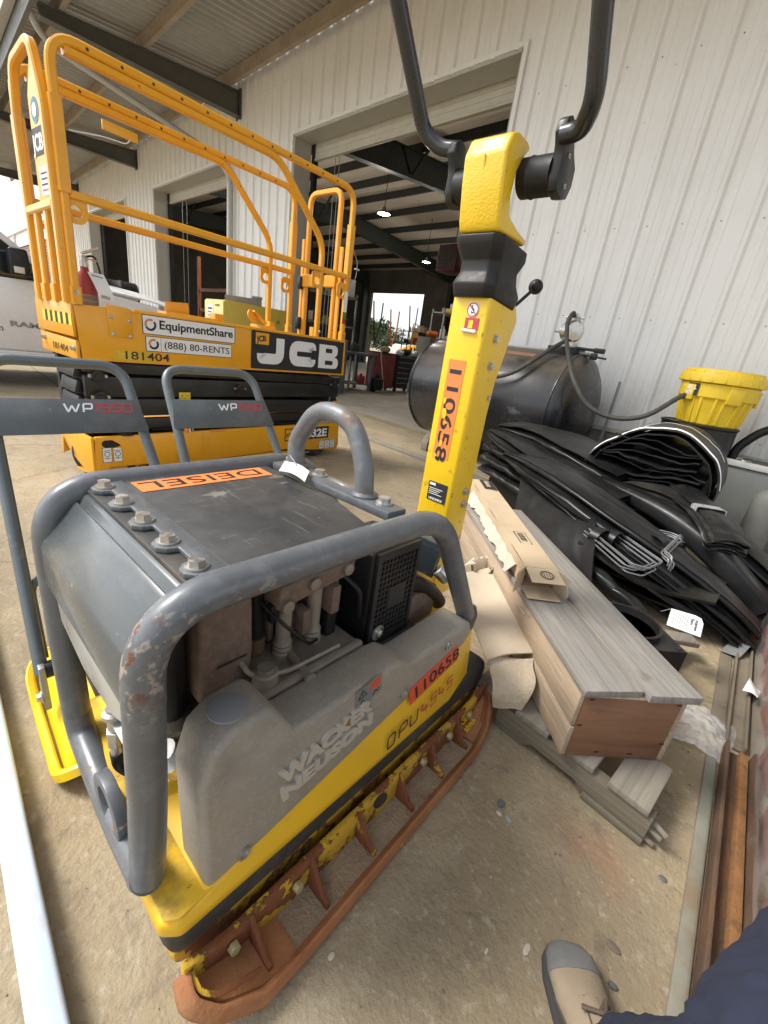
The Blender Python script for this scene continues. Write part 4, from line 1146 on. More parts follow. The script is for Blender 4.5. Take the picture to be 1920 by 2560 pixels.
# guard rails
T = .042
def rail(name, pts, bend=.0, mat=m_jcb, w=T, h=T, up=(1, 0, 0)):
    return MB().rect(pts, w, h, up, bend, c=.008, bs=7).build(name, mat, lf)
TZ, MZ = 2.275, 1.63
for s_, u, ve in ((0, -.012, 2.15), (1, -W + .012, 1.99)):
    rail('top_rail', [(u, .0, 1.10), (u, .0, TZ), (u, ve, TZ + .03), (u, ve, 1.10)], .13)
    rail('mid_rail', [(u, .02, MZ), (u, ve, MZ + .02)])
    k = -1 if s_ == 0 else 1
    rail('extension_rail', [(u + k * .006, .06, TZ - .043), (u + k * .006, 1.36 if s_ == 0 else 1.30, TZ - .018), (u + k * .006, 1.835 if s_ == 0 else 1.74, 1.84), (u + k * .006, 1.835 if s_ == 0 else 1.74, 1.10)], .10)
    # sleeves where the folding rails plug in
    for v, z0, z1 in ((0, 1.63, 2.03), (ve, 1.64, 2.05)):
        MB().rect([(u, v, z0), (u, v, z1)], T + .014, T + .014, (1, 0, 0), c=.006).build('rail_sleeve', m_jcb, lf)
    for v in ((0, ve, 1.835 if s_ == 0 else 1.74)):
        MB().rect([(u - (0 if v in (0, ve) else -k * .047), v, 1.10), (u - (0 if v in (0, ve) else -k * .047), v, 1.19)], T + .012, T + .012, (1, 0, 0), c=.006).build('rail_socket', m_jcb, lf)
        MB().hexbolt((u + .03, v - .0, 1.16), (1, 0, 0), .009, .008).build('rail_bolt', m_chrome, lf, smooth=20)
    # gusset eyes
    for v, z, sg in ((.045, MZ - .075, 1), (1.79 if s_ == 0 else 1.70, MZ - .075, -1), (ve - .06, MZ - .11, -1)):
        c = Vector((u, v, z))
        ring_ = [(c.y + .03 * math.cos(t), c.z + .03 * math.sin(t)) for t in [6.2832 * i / 16 for i in range(16)]]
        out_ = [(c.y - .055, c.z + .075), (c.y - .055, c.z - .01), (c.y - .035, c.z - .045), (c.y, c.z - .056), (c.y + .035, c.z - .045), (c.y + .055, c.z - .01), (c.y + .055, c.z + .075)]
        b = MB()
        outer = []
        for i in range(16):
            t = 6.2832 * i / 16
            d = (math.cos(t), math.sin(t))
            L_ = min(.056 / max(abs(d[0]), 1e-3), (.075 if d[1] > 0 else .056) / max(abs(d[1]), 1e-3))
            if d[1] < 0:
                L_ = min(L_, .058)
            outer.append((c.y + d[0] * L_, c.z + d[1] * L_))
        vs = [(u - .006, *p) for p in ring_ + outer] + [(u + .006, *p) for p in ring_ + outer]
        fs = []
        for i in range(16):
            j = (i + 1) % 16
            fs += [(i, j, 16 + j, 16 + i), (32 + i, 48 + i, 48 + j, 32 + j), (i, 32 + i, 32 + j, j), (16 + i, 16 + j, 48 + j, 48 + i)]
        b.add(vs, fs).build('gusset_eye', m_jcb, lf, smooth=0)
    for i in range(12):
        v = .16 + i * .16
        if v < ve - .1:
            MB().lathe([(.008, 0), (.006, .002)], (u + .0212, v, TZ - .005 + .03 * v / ve), (1, 0, 0), 8).build('drain_hole', m_ink, lf)
# nose end rails with the sign panel
rail('end_rail', [(-.035, -.035, 1.10), (-.035, -.035, 2.0), (-.13, -.035, 2.255), (-.42, -.035, 2.215), (-.47, -.035, 2.02), (-.47, -.035, 1.10)], .06, up=(0, 1, 0))
rail('end_mid_rail', [(-.47, -.035, 1.56), (-.035, -.035, 1.575)], mat=m_jcbl, up=(0, 0, 1))
for u in (-.36, -.20):
    rail('end_post', [(u, -.03, 1.10), (u, -.03, 1.56)], up=(0, 1, 0), w=.05, h=.03)
    MB().rect([(u, -.03, 1.10), (u, -.03, 1.19)], .062, .044, (0, 1, 0), c=.005).build('rail_socket', m_jcb, lf)
MB().prism([(-.30, 1.59), (-.06, 1.595), (-.06, 2.06), (-.14, 2.21), (-.20, 2.21), (-.29, 2.06)], -.028, -.020, 1).build('sign_panel', m_jcbl, lf, bevel=.003)
plate(frame((-.285, -.0296, 1.80), (1, 0, 0), (0, 0, 1)), .17, .12, m_ink, lf, 'badge')
lettering('JCB', m_inkw, nose(-.278, 1.82, -.0312), .10, lf, bold=.003, width=.155)
plate(nose(-.235, 1.62, -.0296), .16, .13, m_white, lf, 'sticker')
for i in range(4):
    plate(nose(-.222, 1.64 + i * .025, -.0308), .12 - .02 * (i % 2), .008, m_ink if i else m_redink, lf, 'print')
MB().lathe([(.055, 0), (.055, .001)], (-.205, -.029, 1.99), (0, -1, 0), 26).build('round_sticker', M('blue_sticker', (.03, .16, .26), .4), lf)
MB().lathe([(.03, 0), (.03, .001)], (-.205, -.0305, 1.99), (0, -1, 0), 20).build('round_sticker', m_white, lf)
# far end: gate
rail('gate_rail', [(-.52, 2.12, 1.12), (-.52, 2.12, 2.30), (-.13, 2.12, 2.31), (-.13, 2.12, 1.12)], .09, up=(0, 1, 0))
rail('gate_latch_bar', [(-.54, 2.10, 1.60), (-.32, 2.10, 1.60)], up=(0, 0, 1), h=.11, w=.03)
MB().box(-.325, -.285, 2.083, 2.12, 1.545, 1.655).build('latch_tip', M('latch_yellow', (.85, .65, .03), .4), lf, bevel=.006)
rail('gate_latch_bar', [(-.24, 2.10, 1.60), (-.10, 2.10, 1.60)], up=(0, 0, 1), h=.10, w=.03)
for z in (1.22, 1.58):
    MB().box(-.585, -.535, 2.07, 2.11, z - .055, z + .055).build('gate_hinge', m_black, lf, bevel=.006)
rail('gate_post', [(-.58, 2.13, 1.10), (-.58, 2.13, 1.95)], up=(0, 1, 0))
rail('gate_post', [(-.075, 2.12, 1.10), (-.075, 2.12, 1.88)], up=(0, 1, 0), w=.05, h=.02)
plate(side(2.115, 1.36, .0105), .045, .17, m_white, lf, 'sticker')
plate(side(2.115, 1.31, .0105), .045, .05, M('green', (.02, .25, .07), .5), lf, 'sticker')
plate(side(2.115, 1.26, .0105), .045, .05, m_red, lf, 'sticker')
MB().tube([(.02, 2.17, 1.86), (.05, 2.20, 1.78), (.06, 2.19, 1.66), (.02, 2.17, 1.56)], .0025, 6, bend=.03).box(.045, .065, 2.17, 2.22, 1.715, 1.725).build('latch_lanyard', m_chrome, lf)
MB().box(-.05, -.035, .22, .40, 1.985, 2.03).build('wire_clip', m_jcb, lf, bevel=.003)
MB().tube([(-.04, .36, 1.99), (-.02, .33, 1.955), (-.03, .22, 1.95), (-.04, .06, 1.92)], .003, 6, bend=.03).build('lanyard', m_white, lf)
# things folded on the deck: extension pedals, hinged plate
MB().prism([(.64, 1.12), (.82, 1.12), (.815, 1.215), (.645, 1.20)], -.31, -.30, 0).build('deck_flap', m_jcb, lf, bevel=.003)
MB().box(-.34, -.2, .60, 1.0, 1.10, 1.135).build('deck_rail', m_jcb, lf, bevel=.006)
MB().box(-.30, -.22, .98, 1.06, 1.10, 1.175).build('deck_bracket', m_jcb, lf, bevel=.008)
MB().lathe([(.055, 0), (.055, .012)], (-.25, 1.33, 1.20), (1, .2, .3), 18).bar((-.24, 1.33, 1.24), (-.24, 1.46, 1.16), .04, .015).build('foot_pedal', m_jcb, lf, bevel=.003)
MB().box(-.32, -.18, 1.36, 1.52, 1.10, 1.145).build('pedal_base', m_jcb, lf, bevel=.006)
# fire extinguisher strapped inside the near corner (its own thing)
ex = thing('fire_extinguisher', 'red fire extinguisher with white inspection tag, strapped inside the lift rails', 'fire extinguisher', lf.matrix_basis @ Vector((-.13, .10, .855)), 6.7)
fx = ex
MB().lathe([(.05, 0), (.055, .01), (.055, .34), (.045, .40), (.022, .43), (.02, .45)], (0, 0, 0)).build('bottle', m_red, fx)
MB().lathe([(.0555, 0), (.0555, .285)], (0, 0, .02)).build('bottle_label', M('label_grey', (.22, .17, .14), .6, layers=[D((.4, .34, .28), .5, .6, 30, stretch=(.2, .2, 3), amt=.6)]), fx)
MB().lathe([(.022, 0), (.022, .05), (.015, .06)], (0, 0, .45)).bar((-.02, 0, .52), (.04, .07, .56), .02, .012).bar((-.02, 0, .50), (.03, .06, .49), .018, .008).build('valve_head', m_chrome, fx)
MB().tube([(.0, .0, .50), (.02, .05, .52), (.03, .07, .44), (.03, .065, .38)], .006, 8, bend=.03).build('hose', m_black, fx)
MB().grid(lambda a, b: (.062 + .035 * math.sin(b * 2.2), -.01 + .085 * a + .05 * b, .425 - .155 * b - .02 * a * b), 4, 8, .0008).build('inspection_tag', m_white, fx)
tmx = frame((.085, .035, .335), (.1, 1, -.1), (-.3, -.3, 1))
lettering('2023', m_ink, frame((.1005, .036, .300), (.05, 1, -.15), (-.15, -.3, 1)), .022, fx, width=.045)
for i in range(4):
    plate(frame((.074 + .0065 * i, .008 + .0085 * i, .408 - .026 * i), (.02, 1, -.1), (-.25, -.3, 1)), .055, .007, m_galv, fx, 'print')
# ---------------------------------------------------------------- two small single-direction plates with tube handles
m_wph = M('plate_handle_grey', (0.115, 0.135, 0.145), .4, .15, var=.08, vscale=8, layers=[D((0.26, 0.27, 0.27), .58, .72, 20, amt=.5), D((0.4, 0.38, 0.33), .68, .71, 45, amt=.6)])
m_wpp = M('name_plate_grey', (0.085, 0.098, 0.105), .5, var=.12, vscale=9, layers=[D((0.18, 0.18, 0.175), .5, .75, 7, amt=.6), D((0.3, .29, .27), .69, .72, 50, amt=.6)])
m_wpy = M('small_plate_yellow', (0.80, 0.55, 0.012), .35, var=.05, vscale=5, coat=.2, layers=[D((0.5, 0.36, 0.08), .56, .75, 9, amt=.5), D((0.62, 0.6, 0.55), .67, .7, 24, amt=.8), D((0.25, 0.2, 0.1), .64, .7, 40, amt=.6)])
def wp1550(loc, label):
    t = thing('vibrating_plate', label, 'vibrating plate', loc, 0, 'two small plate compactors behind the large one')
    # bottom plate, upturned at both ends, and its raised yellow deck
    def lift_(x):
        return .10 * max(0, (.05 - x) / .15) ** 1.6 + .055 * max(0, (x - .25) / .09) ** 1.6
    pl = []
    for cx_, cy_, a0_ in ((.285, .055, -90), (.285, .425, 0), (-.045, .425, 90), (-.045, .055, 180)):
        pl += [(cx_ + .055 * math.cos(R(a0_ + k_ * 15)), cy_ + .055 * math.sin(R(a0_ + k_ * 15))) for k_ in range(7)]
    def dens(p_):
        o_ = []
        for i_ in range(len(p_)):
            a_, b_ = Vector(p_[i_]), Vector(p_[(i_ + 1) % len(p_)])
            n_ = max(1, int((b_ - a_).length / .03))
            o_ += [a_.lerp(b_, k_ / n_) for k_ in range(n_)]
        return o_
    ring_ = dens(pl)
    MB().sweep([(p_.x, p_.y, lift_(p_.x) + .014) for p_ in ring_], [(-.009, -.012), (.009, -.012), (.011, .008), (.006, .014), (-.006, .014), (-.011, .008)], closed=True).build('base_rim', m_wpy, t)
    MB().grid(lambda a_, b_: (lambda x_: (x_, .012 + .456 * b_, lift_(x_) + .008))(-.088 + .416 * a_), 22, 4, .008).build('base_plate', m_wpy, t)
    dk = MB()
    rows_ = []
    for sc_, zz_ in ((.93, .02), (.88, .06), (.80, .105), (.72, .140), (.60, .158), (.45, .162)):
        rows_.append([(.12 + (p_.x - .12) * sc_, .24 + (p_.y - .24) * sc_, zz_ + lift_(p_.x) * .8) for p_ in ring_])
    n_ = len(ring_)
    dk.add([p_ for r__ in rows_ for p_ in r__], [(i_ * n_ + j_, i_ * n_ + (j_ + 1) % n_, (i_ + 1) * n_ + (j_ + 1) % n_, (i_ + 1) * n_ + j_) for i_ in range(len(rows_) - 1) for j_ in range(n_)] + [tuple((len(rows_) - 1) * n_ + j_ for j_ in range(n_))])
    dk.build('yellow_deck', m_wpy, t, smooth=50)
    MB().box(.06, .30, .10, .40, .17, .40).build('engine', m_engdark, t, bevel=.03)
    MB().cyl((.16, .12, .42), (.16, .38, .42), .06, seg=20).build('fuel_tank', m_wpy, t, bevel=.015)
    for yy in (.03, .45):
        MB().cyl((.105, yy - .012, .205), (.105, yy + .035 if yy < .2 else yy - .035, .205), .022, seg=18).build('rubber_buffer', m_blackmat, t, bevel=.003)
        MB().bar((.112, yy - .012, .23), (.12, yy - .012, .10), .035, .014, (0, 1, 0)).build('handle_bracket', m_galv, t, bevel=.003)
        MB().hexbolt((.118, yy - .020, .135), (0, -1, 0), .012, .012).build('bolt', m_chrome, t, smooth=20)
    # leaning tube handle with name plate
    zt, k = .93, -.655
    xat = lambda z: .105 + (z - .205) * k
    MB().tube([(xat(.2), .018, .2), (xat(zt), .042, zt), (xat(zt), .385, zt), (xat(.2), .45, .2)], .0155, 16, bend=.07, bs=8).build('handle_tube', m_wph, t)
    MB().tube([(xat(.22) - .02, .03, .22), (xat(.40) - .02, .035, .40), (xat(.40) - .02, .43, .40), (xat(.22) - .02, .44, .22)], .011, 12, bend=.05).build('stop_bar', m_wph, t)
    n_ = Vector((1, 0, -k)).normalized()
    up = Vector((k, 0, 1)).normalized()
    o = Vector((xat(.735), .022, .735)) + n_ * .017
    pm_ = frame(o, (0, 1, 0), up)
    MB().prism([(0, 0), (.388, 0), (.392, .010), (.378, .108), (.012, .108), (-.004, .010)], 0, .004, 2).xf(pm_).build('name_plate', m_wpp, t, bevel=.001)
    h_, w_ = .026, .030
    s2 = Matrix(((1, .12, 0, 0), (0, 1, 0, 0), (0, 0, 1, 0), (0, 0, 0, 1)))
    x = .205 - .012
    strokes([[(x, h_), (x + .010, 0), (x + .019, h_ * .8), (x + .028, 0), (x + .038, h_)], [(x + .048, 0), (x + .048, h_), (x + .070, h_), (x + .070, h_ * .4), (x + .048, h_ * .4)]], .0048, .0006, pm_ @ s2 @ Matrix.Translation((-.025, .066, .0042)), m_inkw, t, bend=.004)
    P_, xx = [], x + .080
    P_.append([(xx - .004, h_), (xx + .004, h_), (xx + .004, 0)]); xx += .014
    for _ in range(2):
        P_.append([(xx + .022, h_), (xx, h_), (xx, h_ * .55), (xx + .022, h_ * .55), (xx + .022, 0), (xx, 0)]); xx += .030
    P_.append([(xx, 0), (xx, h_), (xx + .024, h_), (xx + .024, 0), (xx, 0)])
    strokes(P_, .0048, .0006, pm_ @ s2 @ Matrix.Translation((-.025, .066, .0042)), m_redink, t, bend=.004)
    return t
w1 = wp1550((-1.285, .055, 0), 'small yellow vibrating plate with its base showing left of the large compactor')
w2 = copy_tree(w1)
w2.location = (-1.31, .545, 0)
w2.rotation_euler = (0, 0, R(1.5))
w2['label'] = 'small vibrating plate whose grey handle stands behind the large compactor, nearest the lift'
# ---------------------------------------------------------------- crate on a pallet, cartons
def wood(name, col, grey=.5, **k):
    st = k.pop('st', (6, .6, 6))
    wd = k.pop('dir', 'X')
    return M(name, col, .8, var=.12, vscale=3, stretch=st, bump=.35, bscale=14, layers=[
        dict(col=tuple(c * .55 for c in col), wave='BANDS', dir=wd, scale=12, dist=16, dscale=.6, lo=.55, hi=1.0, amt=.34, stretch=(st[0] / 6, st[1] / 14, st[2] / 6) if wd == 'X' else (st[0] / 14, st[1] / 6, st[2] / 6)),
        D(tuple(c * .55 for c in col), .55, .75, 4, amt=.5, stretch=st), D((0.12, 0.10, 0.08), .66, .74, 6, amt=.55)] + list(k.get('layers', ())))
m_lid = wood('weathered_board', (0.25, 0.232, 0.205), layers=[D((.40, .36, .30), .52, .72, 3, amt=.6, stretch=(5, .7, 5)), D((.13, .11, .09), .56, .74, 2.5, amt=.5, stretch=(2, .8, 2))])
m_sidep = wood('plywood_side', (0.42, 0.325, 0.23), layers=[D((0.25, 0.20, 0.15), .55, .75, 5, amt=.4, stretch=(2, .8, 2))])
m_endb = M('stained_end', (0.235, 0.118, 0.062), .6, var=.14, vscale=4, stretch=(1, 6, 8), bump=.2, bscale=30, layers=[D((0.12, 0.055, 0.03), .52, .75, 3, amt=.7, stretch=(.5, 4, 8)), D((0.32, 0.21, 0.13), .6, .75, 5, amt=.4, stretch=(.5, 4, 6))])
m_oldwood = wood('grey_pallet_wood', (0.25, 0.225, 0.18), layers=[D((0.16, 0.14, 0.07), .52, .7, 4, amt=.5)])
m_oldwood_x = wood('grey_stringer_wood', (0.20, 0.175, 0.125), st=(.6, 6, 6), dir='Z', layers=[D((0.13, 0.12, 0.06), .50, .7, 4, amt=.6)])
m_card = M('cardboard', (0.50, 0.385, 0.25), .85, var=.06, vscale=6, bump=.15, bscale=30, layers=[D((0.36, 0.26, 0.16), .58, .75, 4, amt=.5)])
m_cardl = M('cardboard_pale', (0.52, 0.44, 0.33), .85, var=.07, vscale=6, bump=.25, bscale=22, layers=[D((0.38, 0.29, 0.19), .55, .72, 3, amt=.6)])
m_cardlb = M('cardboard_wrinkled', (0.50, 0.42, 0.31), .85, var=.10, vscale=6, bump=1.2, bscale=26, bdetail=3, layers=[D((0.33, 0.25, 0.16), .52, .72, 6, amt=.6)])
m_cardin = M('cardboard_inside', (0.16, 0.11, 0.065), .9, var=.1)
m_paper = M('torn_paper', (0.50, 0.45, 0.36), .85, var=.08)

cr = thing('wooden_crate', 'long low wooden crate with weathered plank lid and reddish-brown end', 'crate', (-.176, 1.07, .118), 48.2)
CL, CW, CH = 1.33, .276, .218
MB().box(0, CW, 0, .016, 0, CH).build('end_board', m_endb, cr, bevel=.002)
MB().box(0, CW, CL - .016, CL, 0, CH).build('end_board', m_endb, cr, bevel=.002)
for x0, x1 in ((-.014, -.001), (CW + .001, CW + .014)):
    MB().box(x0, x1, -.004, CL, 0.004, .104).build('side_plank', m_sidep, cr, bevel=.002)
    MB().box(x0, x1, .0, CL, .1075, CH - .001).build('side_plank', m_sidep, cr, bevel=.002)
MB().box(0, CW, .016, CL - .016, 0, .012).build('crate_floor', m_sidep, cr)
MB().box(.02, CW - .004, -.012, .08, CH, CH + .006).build('batten', m_sidep, cr, bevel=.001)
MB().prism([(-.022, -.022), (.146, -.008), (.139, .5), (.142, CL + .02), (-.022, CL + .02)], CH + .0065, CH + .027, 2).build('lid_plank', m_lid, cr, bevel=.002)
MB().prism([(.153, -.026), (CW + .026, -.022), (CW + .022, CL + .02), (.150, CL + .01), (.146, .5)], CH + .0075, CH + .031, 2).build('lid_plank', m_lid, cr, bevel=.002)
MB().bar((.148, .0, CH + .018), (.145, .42, CH + .018), .006, .008).build('split_splinter', m_card, cr)
for x, y_ in ((.03, .06), (.07, .62), (.03, 1.2), (.27, .05), (.27, .5), (.268, .95), (.2, .55), (.06, .3)):
    MB().lathe([(.0045, 0), (.0045, .0012)], (x, y_, CH + (.027 if x < .148 else .031)), seg=8).build('nail_head', m_screw, cr)
for x, z in ((.02, .20), (.268, .20), (.012, .11), (.27, .06), (.09, .016), (.19, .016)):
    MB().box(x - .007, x + .007, -.0008, .0005, z - .0025, z + .0025).build('nail_slot', m_ink, cr)
for x, y_, a in ((-.0145, .42, .3), (-.0145, .40, -.5), (-.0145, .43, .9)):
    MB().bar((x, y_, .195 - abs(a) * .02), (x - .012, y_ + .035, .188 - a * .01), .006, .003).build('splinter', m_paper, cr)

pal = thing('pallet', 'broken grey wooden pallet lying under the long crate', 'pallet', (.055, 1.095, 0), -3)
for yy in (0, .44, .92):
    MB().prism([(-.46, 0), (-.36, .0), (-.33, .03), (-.19, .03), (-.16, 0), (.0, 0), (.0, .094), (-.46, .094)] if yy == 0 else [(-1.0, 0), (-.30 - .5 * yy, 0), (-.30 - .5 * yy, .094), (-1.0, .094)], yy, yy + .036, 1).jitter(.003, 9).build('stringer', m_oldwood_x, pal, bevel=.003)
for i, (x0, x1) in enumerate(((-.115, -.012), (-.25, -.155), (-.40, -.29), (-.56, -.46), (-.72, -.62), (-.90, -.80))):
    MB().box(x0, x1, -.008 if i < 4 else .40, (.19, .34, .50, .66, .80, .96)[i], .095, .1145).jitter(.002, 6).build('deck_board', m_oldwood, pal, bevel=.002)
for i, z in enumerate((.02, .05, .07)):
    MB().bar((-.002, .01 + .006 * i, z), (.022 + .008 * i, .012, z - .006), .010, .007).build('splinter', m_oldwood, pal)
MB().box(-.16, .0, -.012, -.001, .004, .022).build('bottom_board_stub', m_oldwood_x, pal, bevel=.002)

bx_ = thing('long_cardboard_box', 'long narrow brown cardboard box with open torn end on the crate lid', 'box', (-.545, 1.375, .3705), 44.5)
BW, BL, BH = .118, 1.10, .078
MB().grid(lambda a, b: (BW * b, BL * a, BH + .004 * math.sin(a * 9) * math.sin(3.1 * b)), 16, 3, .003).build('top_face', m_card, bx_)
MB().grid(lambda a, b: (.003 * math.sin(a * 17 + 3 * b), BL * a, BH * b), 24, 3, .003).build('side_face', m_card, bx_)
MB().grid(lambda a, b: (BW, BL * a, BH * (1 - b)), 4, 1, .003).build('side_face', m_card, bx_)
MB().box(0, BW, 0, BL, .0, .003).build('bottom_face', m_card, bx_)
MB().box(.003, BW - .003, BL - .004, BL, 0.003, BH - .002).build('end_face', m_card, bx_)
MB().box(.004, BW - .004, .12, .125, .003, BH - .004).build('dark_filling', m_cardin, bx_)
# four end flaps
MB().grid(lambda a, b: (BW * b * .98, -.085 * a, BH + .001 - .012 * a + .002 * b), 4, 2, .0025).build('end_flap', m_card, bx_)
MB().grid(lambda a, b: (-.045 * a, -.062 * a, BH * (1 - b) + .004), 4, 2, .0025).build('end_flap', m_card, bx_)
MB().grid(lambda a, b: (BW + .022 * a, -.062 * a - .012 * math.sin(7 * b) * a, BH * b + .002), 4, 6, .0025).build('end_flap', m_cardl, bx_)
MB().grid(lambda a, b: (BW * b, -.082 * a, .002), 3, 2, .0025).build('end_flap', m_card, bx_)
# torn white ply hanging from the left side
def torn(a, b):
    w = .010 + .050 * abs(noise.noise(Vector((a * 6, 1.7, 0)))) + .018 * abs(noise.noise(Vector((a * 23, 4.7, 0))))
    return (-.004 - w * b + .010 * noise.noise(Vector((a * 26, b * 2, 2))) * b, .08 + .9 * a + .01 * noise.noise(Vector((a * 30, b, 5))), BH * (.62 - .56 * b) + .012 * noise.noise(Vector((a * 19, b * 2, 9))))
MB().grid(torn, 70, 4, .0012).build('torn_ply', m_paper, bx_)
plate(frame((.028, .20, BH + .0060), (0, 1, 0), (-1, 0, 0)) @ Matrix.Translation((0, -.06, 0)), .12, .05, m_ink, bx_, 'print_frame', .0004)
plate(frame((.028, .205, BH + .0066), (0, 1, 0), (-1, 0, 0)) @ Matrix.Translation((0, -.056, 0)), .11, .042, m_card, bx_, 'print_ground', .0004)
for i in range(9):
    plate(frame((.040, .222 + i * .009, BH + .0072), (0, 1, 0), (-1, 0, 0)) @ Matrix.Translation((0, -.035, 0)), .003 + .002 * (i % 3), .026, m_ink, bx_, 'bar_code', .0004)
MB().prism([(BW * .36, BL - .19), (BW * .96, BL - .19), (BW * .96, BL - .01), (BW * .36, BL - .01)], BH + .0062, BH + .0068, 2).build('brand_patch', m_ink, bx_)
lettering('Bobcat', m_card, frame((BW * .55, BL - .03, BH + .0074), (0, -1, 0), (1, 0, 0)), .042, bx_, width=.11, bold=.0008)
cc = [(.024 * math.cos(6.283 * i / 20), .024 * math.sin(6.283 * i / 20)) for i in range(20)]
c3_ = [(p[0] * .8, p[1] * .8) for p in cc]
strokes([cc + [cc[0]], c3_ + [c3_[0]], [(-.01, -.01), (-.01, .01)], [(0, -.012), (0, .012)], [(.01, -.01), (.01, .01)]], .002, .0004, frame((BW * .55, -.040, BH - .0025), (1, 0, 0), (0, 1, .14)), m_ink, bx_, 'print')

cs = thing('flattened_carton', 'pale flattened cardboard carton wedged between compactor and crate', 'cardboard', (0, 0, 0))
def sheet(a, b):
    p = Vector((-.385, 1.255, .235)).lerp(Vector((-.475, 1.10, .225)), b).lerp(Vector((-.78, 1.62, .27)).lerp(Vector((-.86, 1.42, .25)), b), a)
    return p + Vector((0, 0, .014 * math.sin(a * 5 + 1) * math.sin(b * 3.1) + .006 * noise.noise(p * 12)))
MB().grid(sheet, 24, 10, .005).build('top_sheet', m_cardl, cs)
def crumple(a, b):
    t0 = Vector((-.485, 1.125, .21)).lerp(Vector((-.385, 1.235, .218)), a)
    t1 = Vector((-.405, 1.075, .105)).lerp(Vector((-.335, 1.12, .12)), a)
    p = t0.lerp(t1, b)
    out = Vector((.55, -.55, .25)) * (.055 * math.sin(b * 3.14))
    q = p + out
    return q + noise.noise_vector(q * 16) * .010
MB().grid(crumple, 18, 18, .005).build('crumpled_side', m_cardlb, cs)
MB().grid(lambda a, b: (-.385 + .03 * a - .02 * b, 1.245 - .06 * b + .01 * math.sin(a * 9), .226 - .06 * b - .02 * a), 8, 6, .003).build('torn_flap', m_card, cs)
MB().grid(lambda a, b: (-.86 + .12 * a + .03 * math.sin(a * 13), 1.50 + .20 * b + .1 * a, .265 + .025 * math.sin(a * 22 + b * 4)), 26, 6, .002).build('torn_edge', m_paper, cs)

# ---------------------------------------------------------------- black liners, drums, tank
m_liner = M('black_liner', (0.010, 0.010, 0.0105), .38, spec=.4, var=.2, vscale=3, bump=.10, bscale=18, bdetail=3, layers=[D((0.028, 0.025, 0.021), .50, .78, 3.5, amt=.6, rough=.55), D((0.06, 0.05, 0.04), .62, .75, 12, amt=.35, rough=.8)])
m_linerd = M('dusty_liner', (0.012, 0.011, 0.010), .45, spec=.4, var=.2, vscale=3, bump=.15, bscale=22, layers=[D((0.055, 0.047, 0.036), .47, .76, 4, amt=.6, rough=.75), D((0.05, 0.03, .03), .6, .7, 14, amt=.5)])

def loft(name, path, wh, mat, parent, wob=.02, seed=0, n=26, roll_=0.0, seg=26, sq=1.0, fold=0.0):
    """a flattened tube of sheet along a path; wh gives (width, height) at each key"""
    path = [Vector(p) for p in path]
    def cr_(P, t):
        k = (len(P) - 1) * t
        i = min(int(k), len(P) - 2)
        f = k - i
        p0, p1, p2, p3 = P[max(i - 1, 0)], P[i], P[i + 1], P[min(i + 2, len(P) - 1)]
        return p1 + (p2 - p0) * (.5 * f) + (p0 * 2 - p1 * 5 + p2 * 4 - p3) * (.5 * f * f) + (p1 * 3 - p0 - p2 * 3 + p3) * (.5 * f ** 3)
    b = MB()
    W_ = [Vector((w, h, 0)) for w, h in wh]
    vs = []
    for i in range(n + 1):
        t = i / n
        c = cr_(path, t)
        d = (cr_(path, min(1, t + .01)) - cr_(path, max(0, t - .01))).normalized()
        x = d.cross(Vector((0, 0, 1))).normalized()
        x = Matrix.Rotation(roll_ * t, 3, d) @ x
        y_ = x.cross(d)
        w = cr_(W_, t)
        for j in range(seg):
            a = 2 * math.pi * j / seg
            ca, sa = math.cos(a), math.sin(a)
            ex = 2.0 / (2.0 + sq)
            px, py = math.copysign(abs(ca) ** ex, ca), math.copysign(abs(sa) ** ex, sa)
            p = c + x * (px * w.x / 2) + y_ * (py * w.y / 2)
            f_ = noise.noise(Vector((t * 2.2 + seed, ca * 2.5, sa * 2.5 + seed))) * wob + fold * math.sin(ca * 9 + t * 3 + seed) * abs(ca)
            vs.append(p + y_ * f_ + x * f_ * .4)
    fs = [(i * seg + j, i * seg + (j + 1) % seg, (i + 1) * seg + (j + 1) % seg, (i + 1) * seg + j) for i in range(n) for j in range(seg)]
    fs += [tuple(range(seg - 1, -1, -1)), tuple(range(n * seg, (n + 1) * seg))]
    return b.add(vs, fs).build(name, mat, parent, smooth=60)

# folded bundle with white seams
def ridged(p):
    return 1 - 2 * abs(noise.noise(p))
fb = thing('folded_liner_bundle', 'tall stack of folded black rubber liner with two white seams', 'rubber liner', (-.69, 3.60, 0), 4)
shell = fillet([(-.22, 0, .405), (-.41, 0, .43), (-.445, 0, .50), (-.36, 0, .655), (-.08, 0, .825), (.17, 0, .80), (.36, 0, .665), (.405, 0, .50), (.33, 0, .44)], .12, 6)
def along(P, t):
    k = t * (len(P) - 1)
    i = min(int(k), len(P) - 2)
    return Vector(P[i]).lerp(Vector(P[i + 1]), k - i)
def skinf(a, b):
    p = along(shell, a)
    p.z = .37 + (p.z - .405) * 1.2
    p.y = -.33 + .72 * b + .02 * math.sin(a * 9) * (1 - b)
    q = Vector((p.x * 3.2, p.y * 1.6, a * 4))
    return p + Vector((0, 0, 1)) * (.013 * ridged(q) + .006 * ridged(q * 3)) + Vector((0, .018 * noise.noise(Vector((a * 7, 3, 1))) * (1 - b), 0))
MB().grid(skinf, 80, 24, .011).build('outer_fold', m_linerd, fb, smooth=50)
def skin2(a, b):
    p = skinf(.06 + .86 * a, b)
    c = Vector((0, p.y, .58))
    return c + (p - c) * .90 + Vector((0, -.012 + .02 * math.sin(a * 13), -.012 + .008 * ridged(Vector((a * 6, b * 3, 7)))))
MB().grid(skin2, 60, 12, .010).build('second_fold', m_liner, fb, smooth=50)
